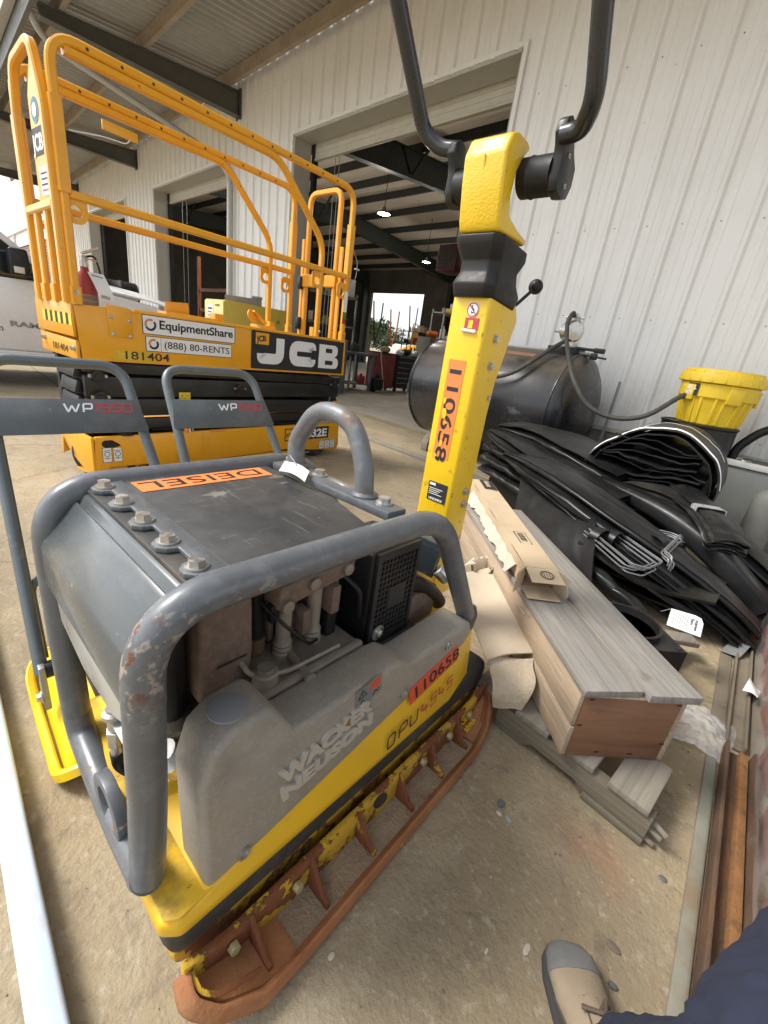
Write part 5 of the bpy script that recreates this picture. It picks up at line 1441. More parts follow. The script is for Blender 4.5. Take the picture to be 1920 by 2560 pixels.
for i in range(9):
    rr_ = random.Random(i * 17 + 3)
    zc, tilt = .42 + .042 * i, rr_.uniform(-.10, .10)
    wl_, wr_ = -.36 + .012 * abs(i - 4) + rr_.uniform(0, .06), .35 - .010 * i - rr_.uniform(0, .06)
    ph, fq, am = rr_.uniform(0, 6), rr_.uniform(5, 9), rr_.uniform(.010, .028)
    def inner(a, b, zc=zc, tilt=tilt, wl_=wl_, wr_=wr_, ph=ph, fq=fq, am=am, i=i):
        x = wl_ + (wr_ - wl_) * a
        z = zc + tilt * x + am * (2 * abs(((a * fq / 6.28 + ph) % 1) - .5) * 2 - 1) * .8
        return (x, -.325 + .035 * math.sin(a * 3.1 + ph) + rnd.uniform(0, .0) + .6 * b + .012 * i % .03, z + .010 * ridged(Vector((x * 9, b * 3, i))))
    MB().grid(inner, 46, 6, .009).build('inner_fold', m_liner, fb, smooth=40)
MB().prism([(-.36, .0), (.34, .0), (.34, .42), (.0, .44), (-.36, .42)], -.24, .32, 1).jitter(.02, 5).build('bottom_fold', m_liner, fb, bevel=.03, bseg=3)
for b0, lo_, hi_ in ((.03, .20, .86), (.60, .30, .78)):
    pts = [Vector(skinf(lo_ + (hi_ - lo_) * a / 40, b0)) + Vector((0, 0, .005)) for a in range(41)]
    MB().sweep(pts, [(-.0045, 0), (.0045, 0), (.0045, .002), (-.0045, .002)]).build('white_seam', m_white, fb)

def spline(P, t):
    P = [Vector(p) for p in P]
    k = (len(P) - 1) * t
    i = min(int(k), len(P) - 2)
    f = k - i
    p0, p1, p2, p3 = P[max(i - 1, 0)], P[i], P[i + 1], P[min(i + 2, len(P) - 1)]
    return p1 + (p2 - p0) * (.5 * f) + (p0 * 2 - p1 * 5 + p2 * 4 - p3) * (.5 * f * f) + (p1 * 3 - p0 - p2 * 3 + p3) * (.5 * f ** 3)
def strip(name, path, wid, parent, layers=4, gap=.014, mats=None, arch=.02, seed=0, crease=.010, taper=True):
    """a sheet folded over on itself: thin layers one above the other, joined by rounded folds at their edges"""
    W_ = [Vector((w, 0, 0)) for w in wid]
    edges = []
    for i in range(layers):
        rr_ = random.Random(seed * 31 + i)
        off, ws = rr_.uniform(-.015, .015), rr_.uniform(.90, 1.04)
        def f(a, b, i=i, off=off, ws=ws):
            c = spline(path, a)
            d = (spline(path, min(1, a + .02)) - spline(path, max(0, a - .02))).normalized()
            x = d.cross(Vector((0, 0, 1))).normalized()
            w = spline(W_, a).x * ws
            s_ = (b - .5)
            g = min(1, a * 5) if taper else 1
            h = (i - layers / 2) * gap * (.25 + .75 * g) + arch * (1 - 4 * s_ * s_) * g
            p = c + x * (s_ * w + off) + Vector((0, 0, h))
            q = Vector((a * 3.0 + seed, s_ * 2.0, i * .35 + seed))
            return p + Vector((0, 0, crease * ridged(q) + crease * .5 * ridged(q * 2.7))) + x * (.012 * noise.noise(q * 1.7))
        MB().grid(f, 60, 12, .006).build(name, (mats or (m_liner, m_linerd))[i % 2], parent, smooth=50)
        edges.append(f)
    for i in range(layers - 1):
        b_ = 0.0 if i % 2 else 1.0
        lo, hi = edges[i], edges[i + 1]
        def turn(a, t, lo=lo, hi=hi, b_=b_):
            p, q = Vector(lo(a, b_)), Vector(hi(a, b_))
            inn = Vector(lo(a, .5))
            out = (p - inn)
            out.z = 0
            out.normalize()
            ang = t * math.pi
            return p.lerp(q, .5 - .5 * math.cos(ang)) + out * .020 * math.sin(ang)
        MB().grid(turn, 60, 6, .005).build(name + '_turn', m_liner, parent, smooth=60)

lt = thing('folded_liner_strip', 'shiny black liner folded to a point, lying behind the crate', 'rubber liner', (0, 0, 0))
strip('upper_layer', [(-2.0, 3.55, .585), (-1.55, 3.60, .605), (-1.15, 3.50, .56), (-.75, 3.40, .48)], [.08, .46, .58, .52], lt, 3, .040, seed=1, arch=.035)
strip('lower_layer', [(-2.02, 3.46, .535), (-1.55, 3.30, .49), (-1.10, 3.12, .44), (-.65, 2.98, .39)], [.05, .30, .34, .30], lt, 3, .042, seed=4, arch=.03)
strip('under_layer', [(-1.90, 3.55, .33), (-1.6, 3.45, .31), (-1.2, 3.35, .28), (-.7, 3.25, .25)], [.5, .55, .6, .6], lt, 6, .045, seed=7, arch=.03, crease=.02, taper=False)
MB().prism([(-1.85, 3.28), (-.55, 3.05), (-.45, 3.75), (-1.75, 3.80)], 0, .20, 2).jitter(.02, 5).build('bottom_layer', m_liner, lt, bevel=.03)

rl = thing('rolled_liners', 'long black liner rolls slanting down to the floor beside rusty steel', 'rubber liner', (0, 0, 0))
loft('roll', [(-1.03, 3.20, .425), (-.72, 3.06, .44), (-.40, 2.92, .40), (-.12, 2.82, .30), (.13, 2.82, .115)], [(.13, .085), (.13, .10), (.135, .115), (.15, .125), (.17, .13)], m_liner, rl, .010, 11, seg=28, fold=.004)
MB().lathe([(.05, 0), (.062, .0), (.064, .012), (.052, .012)], (-1.035, 3.205, .425), (-.91, .41, -.04), 24, squash=.66).build('roll_mouth', m_liner, rl)
strip('flat_roll_layer', [(-1.62, 3.22, .43), (-1.25, 2.93, .475), (-.85, 2.68, .455), (-.45, 2.54, .36), (-.10, 2.54, .22), (.12, 2.60, .07)], [.16, .30, .30, .25, .23, .20], rl, 4, .028, seed=17, arch=.025, mats=(m_linerd, m_liner))
strip('thin_layer', [(-1.35, 2.88, .41), (-1.0, 2.64, .40), (-.60, 2.46, .33), (-.28, 2.40, .24), (.08, 2.50, .04)], [.10, .16, .18, .18, .16], rl, 3, .014, seed=21, arch=.01)
strip('back_roll_layer', [(-.75, 3.22, .46), (-.40, 3.12, .43), (-.10, 3.06, .33), (.22, 3.06, .15)], [.16, .20, .24, .26], rl, 5, .026, seed=14, arch=.03, mats=(m_linerd, m_liner))
def apron(a, b):
    t0 = Vector((-1.42, 3.02, .43)).lerp(Vector((-.70, 2.52, .40)), a)
    t1 = Vector((-1.12, 2.45, .02)).lerp(Vector((-.47, 2.02, .14)), a)
    p = t0.lerp(t1, b)
    return p + Vector((.02, -.05, .03)) * math.sin(b * 3.14) + Vector((.3, -.4, .2)) * (.022 * math.sin(a * 11 + b * 2) * b + .014 * ridged(Vector((a * 5, b * 2, 3))))
MB().grid(apron, 60, 30, .008).build('hanging_apron', m_liner, rl, smooth=60)
MB().grid(lambda a, b: (-.02 + .17 * a, 2.50 + .42 * b, .10 - .085 * a * (1 - .6 * b) + .05 * b + .01 * ridged(Vector((a * 3, b * 3, 1)))), 14, 14, .01).build('loose_corner', m_liner, rl, smooth=60)
strip('bound_layer', [(-.46, 3.26, .50), (-.27, 3.00, .458), (-.16, 2.86, .42), (-.10, 2.76, .37)], [.18, .14, .17, .15], rl, 5, .016, seed=31, arch=.012, taper=False)
MB().sweep([Vector((-.262, 3.00, .462)) + Vector((.80, .58, .0)) * .082 * max(-.97, min(.97, 1.25 * math.cos(t))) + Vector((0, 0, 1)) * .055 * max(-.9, min(.9, 1.3 * math.sin(t))) for t in [6.2832 * i / 28 for i in range(28)]], [(-.002, -.03), (.002, -.03), (.002, .03), (-.002, .03)], up=(.58, -.80, 0), closed=True).build('silver_tape', M('foil_tape', (.55, .55, .55), .3, .5, var=.1, vscale=14, bump=.6, bscale=60), rl)
ub = thing('liner_heap', 'dusty black folded sheets under the bent wires behind the crate', 'rubber sheets', (0, 0, 0))
for i in range(5):
    MB().grid(lambda a, b, i=i: (-.78 + .62 * a + .03 * i, 2.42 + .55 * b - .03 * i + .06 * math.sin(a * 3 + i), .07 + .037 * i + .03 * math.sin(a * 5 + b * 4 + i * 2) + .05 * (1 - a)), 20, 14, .014).build('flat_sheet', m_linerd if i % 2 == 0 else m_liner, ub, smooth=60)
for k, (a, b_) in enumerate((((-.55, 2.20, .20), (-.40, 2.14, .17)), ((-.40, 2.12, .175), (-.24, 2.10, .13)))):
    loft('rolled_scrap', [a, ((a[0] + b_[0]) / 2, (a[1] + b_[1]) / 2, (a[2] + b_[2]) / 2 + .01), b_], [(.06, .05), (.07, .055), (.05, .045)], m_liner, ub, .006, k * 5)

# bent wire frames, taped in bundles
m_wire = M('galvanised_wire', (0.27, 0.275, 0.28), .4, .6, var=.1)
wb = thing('wire_bundle', 'bundle of bent grey wire frames bound with black tape', 'wire frames', (-.47, 2.36, .335), 0)
ux, uy = Vector((.34, -.09, -.015)).normalized(), Vector((.10, .34, .03)).normalized()
for i in range(12):
    o = Vector((rnd.uniform(-.012, .012), rnd.uniform(-.015, .015), -.008 * (i % 6) + .02)) + (uy * .0)
    s_ = 1 - .02 * (i % 5)
    L1, L2 = .40 * s_, .17 * s_
    if i < 6:
        pts = [o + ux * -.20 + uy * -.02, o + ux * -.20 + uy * .06, o + ux * -.17 + uy * .08, o + ux * (L1 - .20) + uy * (.02 - .05), o + ux * (L1 - .19) + uy * (-.16), o + ux * (L1 - .24) + uy * -.20, o + ux * -.17 + uy * -.08]
    else:
        o += Vector((-.02, .07, .03))
        pts = [o + ux * -.16 + uy * .03, o + ux * .10 + uy * .22, o + ux * .16 + uy * .22, o + ux * .16 + uy * .17 + Vector((0, 0, .03)), o + ux * .20 + uy * -.02, o + ux * .26 + uy * -.05, o + ux * .26 + uy * -.05 + Vector((0, 0, -.03))]
    MB().tube(pts, .0036, 8, bend=.016, bs=3).build('wire_frame', m_wire, wb)
for c, d in (((-.06, .03, .0), ux), ((-.12, -.03, .0), ux), ((.10, .12, .02), uy), ((-.2, .26, -.02), ux)):
    c = Vector(c)
    pr_ = Vector((0, 0, 1)).cross(d).normalized()
    MB().sweep([c + pr_ * .062 * math.cos(t) + Vector((0, 0, 1)) * .045 * math.sin(t) for t in [6.2832 * i / 18 for i in range(18)]], [(-.002, -.025), (.002, -.025), (.002, .025), (-.002, .025)], up=tuple(d), closed=True).build('tape_band', m_black, wb)
for i in range(7):
    o = Vector((-.24 + .014 * i, .30 + .004 * i, -.01 - .005 * i))
    MB().tube([o, o + Vector((-.02, .03, .02)), o + Vector((.02, .075, .05)), o + Vector((.10, .05, .04)), o + Vector((.22, -.03, .0))], .0036, 8, bend=.015, bs=3).build('wire_frame', m_wire, wb)

# black fan shroud half hidden behind the crate
fs_ = thing('fan_shroud', 'dusty black square fan shroud with round opening, beside the crate', 'fan shroud', (-.262, 1.835, .155), 48)
b = MB()
nn = 32
ring_i = [(.118 * math.cos(6.2832 * i / nn), .118 * math.sin(6.2832 * i / nn)) for i in range(nn)]
sqr = []
for i in range(nn):
    c_, s_ = math.cos(6.2832 * i / nn), math.sin(6.2832 * i / nn)
    k = .155 / max(abs(c_), abs(s_))
    sqr.append((c_ * k, s_ * k))
vs = [(x, y_, z) for z in (.03, 0) for x, y_ in ring_i + sqr] + [(x * .96, y_ * .96, -.13) for x, y_ in ring_i] + [(x, y_, -.12) for x, y_ in sqr]
fs2 = []
for i in range(nn):
    j = (i + 1) % nn
    fs2 += [(i, j, nn + j, nn + i), (nn + i, nn + j, 5 * nn + j, 5 * nn + i), (j, i, 4 * nn + i, 4 * nn + j)]
b.add(vs, fs2)
b.build('shroud_plate', m_blackmat, fs_, smooth=30)
MB().lathe([(.118, 0), (.127, .012), (.127, .03), (.115, .03), (.111, .0)], (0, 0, .028), seg=32).build('shroud_lip', m_blackmat, fs_)
MB().lathe([(.035, -.06), (.04, -.03), (.02, -.02)], (0, 0, 0)).build('fan_hub', m_black, fs_)
for i in range(7):
    a = 6.2832 * i / 7
    MB().grid(lambda p, q, a=a: ((.035 + .08 * p) * math.cos(a + .35 * q), (.035 + .08 * p) * math.sin(a + .35 * q), -.075 + .05 * q), 3, 3, .004).build('fan_blade', m_black, fs_)
for x, y_ in ((.135, -.135), (.137, .03), (.135, .135), (-.135, .135), (-.135, -.135)):
    MB().lathe([(.013, 0), (.011, .004)], (x, y_, .0305), seg=14, squash=.6).build('slot', m_ink, fs_)
ht = thing('hang_tag', 'white paper hang tag with print, tied beside the fan shroud', 'tag', (-.10, 2.02, .225), 0)
tg = frame((0, 0, 0), (.60, -.28, -.12), (.35, .75, .30))
MB().prism([(-.045, .052), (-.02, .062), (.055, .062), (.055, -.055), (-.045, -.055), (-.052, .03)], 0, .0008, 2).xf(tg @ Matrix.Rotation(R(-55), 4, 'Z')).build('tag_card', m_white, ht, smooth=0)
tr = tg @ Matrix.Rotation(R(-55), 4, 'Z')
lettering('Equipment', m_ink, tr @ Matrix.Translation((-.028, .036, .001)), .016, ht, width=.062, bold=.0004)
lettering('Share', m_ink, tr @ Matrix.Translation((-.028, .020, .001)), .016, ht, width=.036, bold=.0004)
for i in range(7):
    plate(tr @ Matrix.Translation((-.036, .008 - i * .008, .001)), .082 - .012 * (i % 3), .0022, m_galv, ht, 'print', .0004)
MB().tube([(-.045, .04, .0), (-.06, .02, .02), (-.085, -.03, .01)], .0012, 6, bend=.02).build('tag_wire', m_chrome, ht)
for i, (a, b_, w) in enumerate((((-.135, 2.115, .085), (-.045, 2.185, .085), .075), ((-.10, 1.98, .045), (-.075, 2.13, .04), .05))):
    tag(MB().bar(a, b_, w, .022).jitter(.002, 9).build('wood_offcut', m_oldwood, None, bevel=.003), ('short grey board end under the white hang tag', 'narrow grey board standing between crate and tag')[i], 'board')

# ---------------------------------------------------------------- tank with pump, hose, spill kit on drum
m_tank = M('tank_black', (0.016, 0.017, 0.020), .28, var=.2, vscale=3, coat=.1, layers=[
    D((0.17, 0.135, 0.09), .38, .72, 1.8, amt=.95, up=(.12, .75), rough=.85, detail=8), D((0.22, 0.18, 0.125), .55, .8, 2.4, amt=.5, rough=.85), D((0.35, 0.40, 0.48), .66, .74, 2.6, amt=.35, stretch=(.5, 1, 1)), D((0.5, 0.5, 0.48), .715, .73, 26, amt=.7, stretch=(2, 2, .3))])
tk = thing('fuel_tank', 'large black horizontal fuel tank, dusty on top, against the ribbed wall', 'tank', (-2.62, 4.53, 0), 0)
TRd, TZc = .56, .745
hp_ = [(.02, -1.15), (.22, -1.135), (.40, -1.07), (.50, -.99), (TRd, -.90), (TRd, .82), (.53, .88), (.43, .945), (.25, .985), (.02, 1.0)]
MB().lathe(hp_, (0, 0, TZc), (1, 0, 0), 48).build('shell', m_tank, tk, smooth=40)
for x in (-.90, .82):
    MB().lathe([(TRd - .002, -.008), (TRd + .006, -.004), (TRd + .006, .004), (TRd - .002, .008)], (x, 0, TZc), (1, 0, 0), 48).build('weld_seam', m_tank, tk)
for x in (-.65, .55):
    MB().prism([(-.42, 0), (.42, 0), (.42, .10), (.30, .26), (-.30, .26), (-.42, .10)], x - .05, x + .05, 0).build('saddle', m_stem, tk, bevel=.01)
MB().grid(lambda a, b: (.10 + .34 * a, -(TRd + .002) * math.cos(R(58 + 7 * b)), TZc + (TRd + .002) * math.sin(R(58 + 7 * b))), 6, 4).build('faded_label', M('old_orange', (.30, .15, .08), .8, layers=[D((.2, .15, .1), .45, .6, 12, amt=.7)]), tk)
MB().bar((-.9, .0, TZc + TRd + .012), (.85, .0, TZc + TRd + .012), .04, .02).build('top_rail', m_cream, tk, bevel=.004)
MB().box(.46, .76, -.10, .12, TZc + TRd - .03, TZc + TRd + .05).build('pump_base', m_blackmat, tk, bevel=.006)
pmp = thing('transfer_pump', 'silver diaphragm pump standing on top of the black tank', 'pump', (-2.0, 4.53, TZc + TRd + .05), 0)
MB().lathe([(.03, -.075), (.085, -.07), (.10, -.055), (.10, -.045), (.075, -.03), (.05, 0), (.075, .03), (.10, .045), (.10, .055), (.085, .07), (.03, .075)], (0, 0, .15), (.75, -.6, 0), 24).build('pump_body', M('polished_alloy', (.5, .47, .43), .22, .85, var=.1, vscale=12), pmp, smooth=30)
for i in range(8):
    a = 6.2832 * i / 8
    MB().hexbolt(Vector((.0, 0, .15)) + Vector((.6, .75, 0)) * .088 * math.cos(a) + Vector((0, 0, .088 * math.sin(a))) + Vector((.75, -.6, 0)) * .05, (.75, -.6, 0), .009, .018).build('clamp_bolt', m_chrome, pmp, smooth=20)
MB().box(-.05, .05, -.035, .035, .24, .29).cyl((0, 0, .25), (0, 0, .315), .025, seg=12).box(-.10, .10, -.01, .01, .265, .285).build('top_manifold', m_chrome, pmp, bevel=.004)
MB().box(-.07, .07, -.05, .05, 0, .05).cyl((-.03, 0, .05), (-.03, 0, .10), .02, seg=12).cyl((.03, 0, .05), (.03, 0, .10), .02, seg=12).build('bottom_manifold', m_chrome, pmp, bevel=.004)
MB().bar((-.16, -.02, .135), (-.06, -.02, .13), .022, .012).build('red_handle', m_red, pmp, bevel=.003)
MB().bar((.10, -.05, .0), (.36, -.03, -.005), .028, .028).bar((.28, -.035, -.004), (.38, -.028, -.006), .044, .044).build('nozzle', m_black, pmp, bevel=.008)
MB().bar((.15, -.06, -.05), (.42, -.05, -.07), .018, .018).box(.27, .33, -.075, -.035, -.09, -.03).build('valve_lever', m_black, pmp, bevel=.005)
m_hose = M('hose_rubber', (0.06, 0.055, 0.048), .6, var=.15, layers=[D((0.16, 0.14, 0.11), .5, .75, 12, amt=.5)])
hz = TZc + TRd
tag(MB().tube([(-2.0, 4.50, hz + .335), (-1.975, 4.40, hz + .36), (-2.0, 4.38, hz + .27), (-1.93, 4.32, hz + .08), (-1.66, 4.02, 1.08), (-1.48, 4.05, .862), (-1.25, 4.10, .795), (-1.01, 4.12, .855), (-.86, 4.30, 1.055), (-.80, 4.36, 1.10)], .020, 12, bend=.16, bs=8).build('drooping_hose', m_hose), 'dark rubber hose drooping from the pump towards the spill kit', 'hose')
tag(MB().tube([(-2.0, 4.44, hz + .10), (-2.02, 4.26, hz + .02), (-2.10, 4.06, hz - .13), (-2.21, 3.96, hz - .26), (-2.40, 3.93, hz - .33), (-3.0, 3.93, hz - .40)], .020, 12, bend=.16, bs=8).build('suction_hose', m_hose), 'dark rubber hose running from the pump across the tank front', 'hose')
dr = thing('steel_drum', 'black steel drum under the yellow spill kit bucket', 'drum', (-.70, 4.56, 0), 0)
MB().lathe([(.28, 0), (.285, .006), (.285, .02), (.277, .03), (.277, .28), (.286, .295), (.277, .31), (.277, .56), (.286, .575), (.277, .59), (.277, .845), (.287, .855), (.287, .868), (.275, .870), (.270, .86)], (0, 0, 0), seg=40).build('shell', m_black, dr)
MB().lathe([(.268, .845), (.268, .85)], (0, 0, 0), seg=36).build('lid', M('rusty_lid', (.16, .10, .06), .7), dr)
sk = thing('spill_kit_bucket', 'yellow plastic spill kit bucket with ribbed lid standing on a drum', 'bucket', (-.655, 4.54, .87), -12)
m_sk = M('spill_yellow', (0.80, 0.56, 0.03), .45, var=.05, layers=[D((0.5, 0.36, 0.08), .55, .75, 9, amt=.4), D((.3, .22, .07), .68, .72, 24, amt=.5)])
MB().lathe([(.205, 0), (.215, .008), (.247, .19), (.252, .20), (.268, .215), (.273, .315), (.262, .318)], (0, 0, 0), seg=40).build('tub', m_sk, sk)
for i in range(10):
    a = 6.2832 * i / 10 + .2
    for s_ in (-1, 1):
        d_ = a + s_ * .11
        MB().bar((.218 * math.cos(d_), .218 * math.sin(d_), .01), (.256 * math.cos(d_), .256 * math.sin(d_), .24), .020, .020, (math.cos(d_), math.sin(d_), 0)).build('tub_rib', m_sk, sk, bevel=.006)
    if i % 2 == 0:
        MB().bar((.268 * math.cos(a + .31), .268 * math.sin(a + .31), .18), (.274 * math.cos(a + .31), .274 * math.sin(a + .31), .30), .11, .02, (math.cos(a + .31), math.sin(a + .31), 0)).build('tub_boss', m_sk, sk, bevel=.006)
MB().lathe([(.27, .318), (.298, .325), (.300, .375), (.292, .395), (.270, .400), (.265, .425), (.10, .435), (.02, .436)], (0, 0, 0), seg=44).build('lid', m_sk, sk)
for i in range(22):
    a = 6.2832 * i / 22
    MB().bar((.300 * math.cos(a), .300 * math.sin(a), .33), (.286 * math.cos(a), .286 * math.sin(a), .405), .012, .012, (math.cos(a), math.sin(a), 0)).build('lid_lug', m_sk, sk, bevel=.003)
a0 = R(242)
def on_tub(a, z, r=.2765):
    return (r * math.cos(a), r * math.sin(a), z)
lab = MB().grid(lambda p, q: on_tub(a0 + .36 * p, .215 + .095 * q, .2785), 8, 2, .002)
lab.build('label', m_ink, sk)
for s_, zz in (('SPILL', .262), ('KIT', .222)):
    aa = a0 + .05
    mid = a0 + .18
    o = Vector(on_tub(aa, zz, .284))
    lettering(s_, m_inkw, frame(Vector((.284 * math.cos(mid), .284 * math.sin(mid), zz)) - Vector((-math.sin(mid), math.cos(mid), 0)) * .042, (-math.sin(mid), math.cos(mid), 0), (0, 0, 1)), .040, sk, width=.082 if s_ == 'SPILL' else .055, bold=.0022)
tag(MB().box(-.014, .014, -.003, .003, 0, .75).xf(Matrix.Translation((-1.57, 4.98, .36)) @ Matrix.Rotation(R(-4), 4, 'X')).build('angle_stake', m_galv), 'narrow steel stake leaning against the wall beside the tank', 'stake')
cab_ = thing('grey_equipment_box', 'low grey steel box with chain on its rim near the wall', 'equipment box', (.10, 4.72, 0), -3)
m_gbox = M('box_grey', (0.17, 0.175, 0.16), .6, var=.08, layers=[D((.27, .25, .2), .5, .75, 4, amt=.4)])
MB().box(-.50, .62, -.28, .26, 0, .60).build('body', m_gbox, cab_, bevel=.006)
MB().box(-.52, .64, -.30, -.24, .60, .645).box(-.52, .64, .24, .28, .60, .645).build('rim', M('rim_pale', (.5, .5, .47), .5, layers=[D((.3, .27, .2), .5, .7, 8, amt=.5)]), cab_, bevel=.004)
MB().box(-.44, .62, -.23, .20, .601, .63).build('lid', m_black, cab_, bevel=.004)
for i in range(14):
    c = Vector((-.42 + .030 * i, -.27 + .006 * math.sin(i), .655 - .02 * math.sin(i * .25)))
    pts = [c + Vector((.020 * math.cos(t), .010 * math.sin(t) if i % 2 else 0, 0 if i % 2 else .010 * math.sin(t))) for t in [6.2832 * k / 10 for k in range(10)]]
    MB().tube(pts, .0035, 6, closed=True).build('chain_link', m_chrome, cab_)
tag(MB().tube([(-.40, 4.66, .60), (-.40, 4.66, .72), (-.28, 4.68, .90), (-.10, 4.70, .97), (.12, 4.72, .92), (.4, 4.74, .7)], .034, 14, bend=.14, bs=8).build('thick_hose', m_blackmat), 'thick black hose arching over the grey steel box', 'hose')
gc = thing('gas_cylinder', 'short grey gas cylinder standing at the far right by the box', 'gas cylinder', (-.05, 4.22, 0), 0)
MB().lathe([(.088, 0), (.095, .012), (.095, .40), (.088, .455), (.06, .495), (.03, .51), (.028, .54)], (0, 0, 0), seg=30).build('shell', m_gbox, gc)
MB().lathe([(.02, 0), (.02, .04), (.032, .045), (.032, .065), (.01, .07)], (0, 0, .535), seg=16).build('valve', m_chrome, gc)
tag(MB().tube([(-.01, 3.95, .008), (.05, 4.0, .008), (.14, 3.98, .008), (.25, 4.05, .008)], .009, 8, bend=.05).build('blue_hose', M('blue_cord', (.10, .28, .42), .5)), 'short blue cord on the floor by the grey cylinder', 'cord')
tag(MB().box(-.9, .9, -.045, .045, 0, .035).xf(Matrix.Translation((-2.95, 3.72, 0)) @ Matrix.Rotation(R(-3), 4, 'Z')).build('floor_plank', m_oldwood, None, bevel=.004), 'long dark board on the floor in front of the black tank', 'board')

# ---------------------------------------------------------------- steel lengths and red bundle on the right edge
m_rail_r = M('rusty_steel', (0.105, 0.062, 0.038), .8, var=.25, vscale=6, stretch=(3, 1, 3), bump=.4, bscale=70, layers=[D((0.20, 0.095, 0.040), .50, .68, 9, amt=.7, stretch=(2, .5, 2)), D((0.06, 0.035, 0.022), .55, .7, 12, amt=.7), D((0.25, 0.21, 0.15), .62, .75, 4, amt=.5)])
m_rail_o = M('orange_rust', (0.26, 0.125, 0.045), .9, var=.25, vscale=12, bump=.5, bscale=120, layers=[D((0.12, 0.06, 0.03), .50, .66, 22, amt=.75), D((.34, .18, .07), .6, .7, 60, amt=.6)])
m_rail_d = M('dusty_steel', (0.15, 0.125, 0.09), .75, var=.2, vscale=5, layers=[D((0.24, 0.20, 0.14), .45, .7, 3, amt=.7), D((0.05, 0.045, 0.04), .6, .72, 8, amt=.5)])
m_rail_g = M('pale_green_steel', (0.22, 0.22, 0.175), .6, var=.15, vscale=5, layers=[D((0.20, 0.13, 0.07), .5, .66, 6, amt=.7)])
def steel(name, prof, a, b_, mat, label, kids=()):
    """length of section laid along the floor from a to b"""
    a, b_ = Vector(a), Vector(b_)
    ang = math.degrees(math.atan2(-(b_ - a).x, (b_ - a).y))
    t = thing(name, label, 'steel bar', a, ang)
    L_ = (b_ - a).length
    MB().prism(prof, 0, L_, 1).jitter(.0015, 7).build('section', mat, t, bevel=.002)
    for pf, mt in kids:
        MB().prism(pf, 0.002, L_ - .002, 1).build('flange', mt, t, bevel=.0015)
    return t
steel('channel_beam', [(0, 0), (.085, 0), (.085, .055), (.074, .055), (.070, .014), (.014, .014), (.010, .055), (0, .055)], (.240, .50, .003), (.150, 1.66, .003), m_rail_r, 'rusty steel channel with a bright orange inner edge, nearest the boot', [([(.040, .0145), (.066, .0145), (.066, .030), (.045, .034)], m_rail_o)])
steel('flat_bar', [(0, 0), (.030, 0), (.030, .010), (.022, .012), (0, .008)], (.205, .50, .002), (.115, 1.64, .002), m_rail_g, 'thin pale green steel strip lying left of the rusty channel')
steel('channel_beam', [(0, 0), (.060, 0), (.060, .03), (.052, .03), (.050, .010), (.010, .010), (.008, .03), (0, .03)], (.150, 1.70, .002), (.065, 2.95, .002), m_rail_d, 'dusty brown steel channel running back towards the liner rolls')
steel('channel_beam', [(0, 0), (.05, 0), (.05, .045), (.042, .045), (.040, .010), (0, .010)], (.225, 1.68, .002), (.128, 3.0, .002), m_rail_d, 'dusty steel angle tight against the red bundle')
steel('flat_bar', [(0, 0), (.045, 0), (.045, .006), (0, .006)], (.105, 1.72, .001), (.025, 2.7, .001), m_rail_d, 'flat dusty steel strip on the concrete beside the crate')
tag(MB().grid(lambda a, b: (.05 + .07 * b + .04 * a + .01 * math.sin(a * 5), 2.36 + .40 * a, .012 + .075 * (max(0, a - .25)) ** 1.2 + .03 * math.sin(a * 4.5) + .01 * b), 16, 4, .003).build('duct_tape_strip', M('grey_tape', (.24, .25, .25), .35, .3)), 'curled strip of grey sheet metal on the steel lengths', 'metal scrap')
tag(MB().grid(lambda a, b: (.155 + .045 * a + .012 * b, 2.04 + .13 * b - .03 * a, .045 + .02 * math.sin(a * 2 + b * 3)), 6, 6, .002).build('paper_scrap', m_white), 'torn white scrap of paper lying on the steel channel', 'paper')

rb = thing('red_wrapped_bundle', 'dusty red stack wrapped in clear plastic at the right edge', 'wrapped stack', (.315, .98, 0), 4.3)
m_redb = M('dusty_red', (0.24, 0.070, 0.055), .6, var=.12, vscale=5, layers=[D((0.36, 0.20, 0.16), .45, .7, 5, amt=.6), D((0.12, .04, .03), .6, .72, 8, amt=.4)])
for i in range(8):
    for k in range(3):
        v = .0 + i * .29
        MB().prism([(0 + .02 * (k % 2), v), (.13, v - .05), (.46, v - .05), (.46, v + .23), (.12, v + .25), (-.015 + .02 * (k % 2), v + .17)], .005 + .098 * k, .098 * (k + 1), 2).build('red_block', m_redb, rb, bevel=.012)
def film_mat(name, rough=.18, tint=(.8, .8, .78), amt=.3):
    m = bpy.data.materials.new(name)
    m.use_nodes = True
    nt = m.node_tree
    nt.nodes.clear()
    o = nt.nodes.new('ShaderNodeOutputMaterial')
    mx = nt.nodes.new('ShaderNodeMixShader')
    tr_ = nt.nodes.new('ShaderNodeBsdfTransparent')
    pb = nt.nodes.new('ShaderNodeBsdfPrincipled')
    pb.inputs['Base Color'].default_value = (*tint, 1)
    pb.inputs['Roughness'].default_value = rough
    fr = nt.nodes.new('ShaderNodeTexNoise')
    fr.inputs['Scale'].default_value = 9
    fr.inputs['Detail'].default_value = 4
    mr = nt.nodes.new('ShaderNodeMapRange')
    mr.inputs[1].default_value, mr.inputs[2].default_value = .35, .75
    mr.inputs[3].default_value, mr.inputs[4].default_value = amt * .45, min(1, amt * 1.9)
    tc = nt.nodes.new('ShaderNodeTexCoord')
    nt.links.new(tc.outputs['Object'], fr.inputs['Vector'])
    nt.links.new(fr.outputs[0], mr.inputs[0])
    nt.links.new(mr.outputs[0], mx.inputs[0])
    nt.links.new(tr_.outputs[0], mx.inputs[1])
    nt.links.new(pb.outputs[0], mx.inputs[2])
    nt.links.new(mx.outputs[0], o.inputs[0])
    return m
m_film = film_mat('clear_film', .15, (.75, .74, .72), .20)
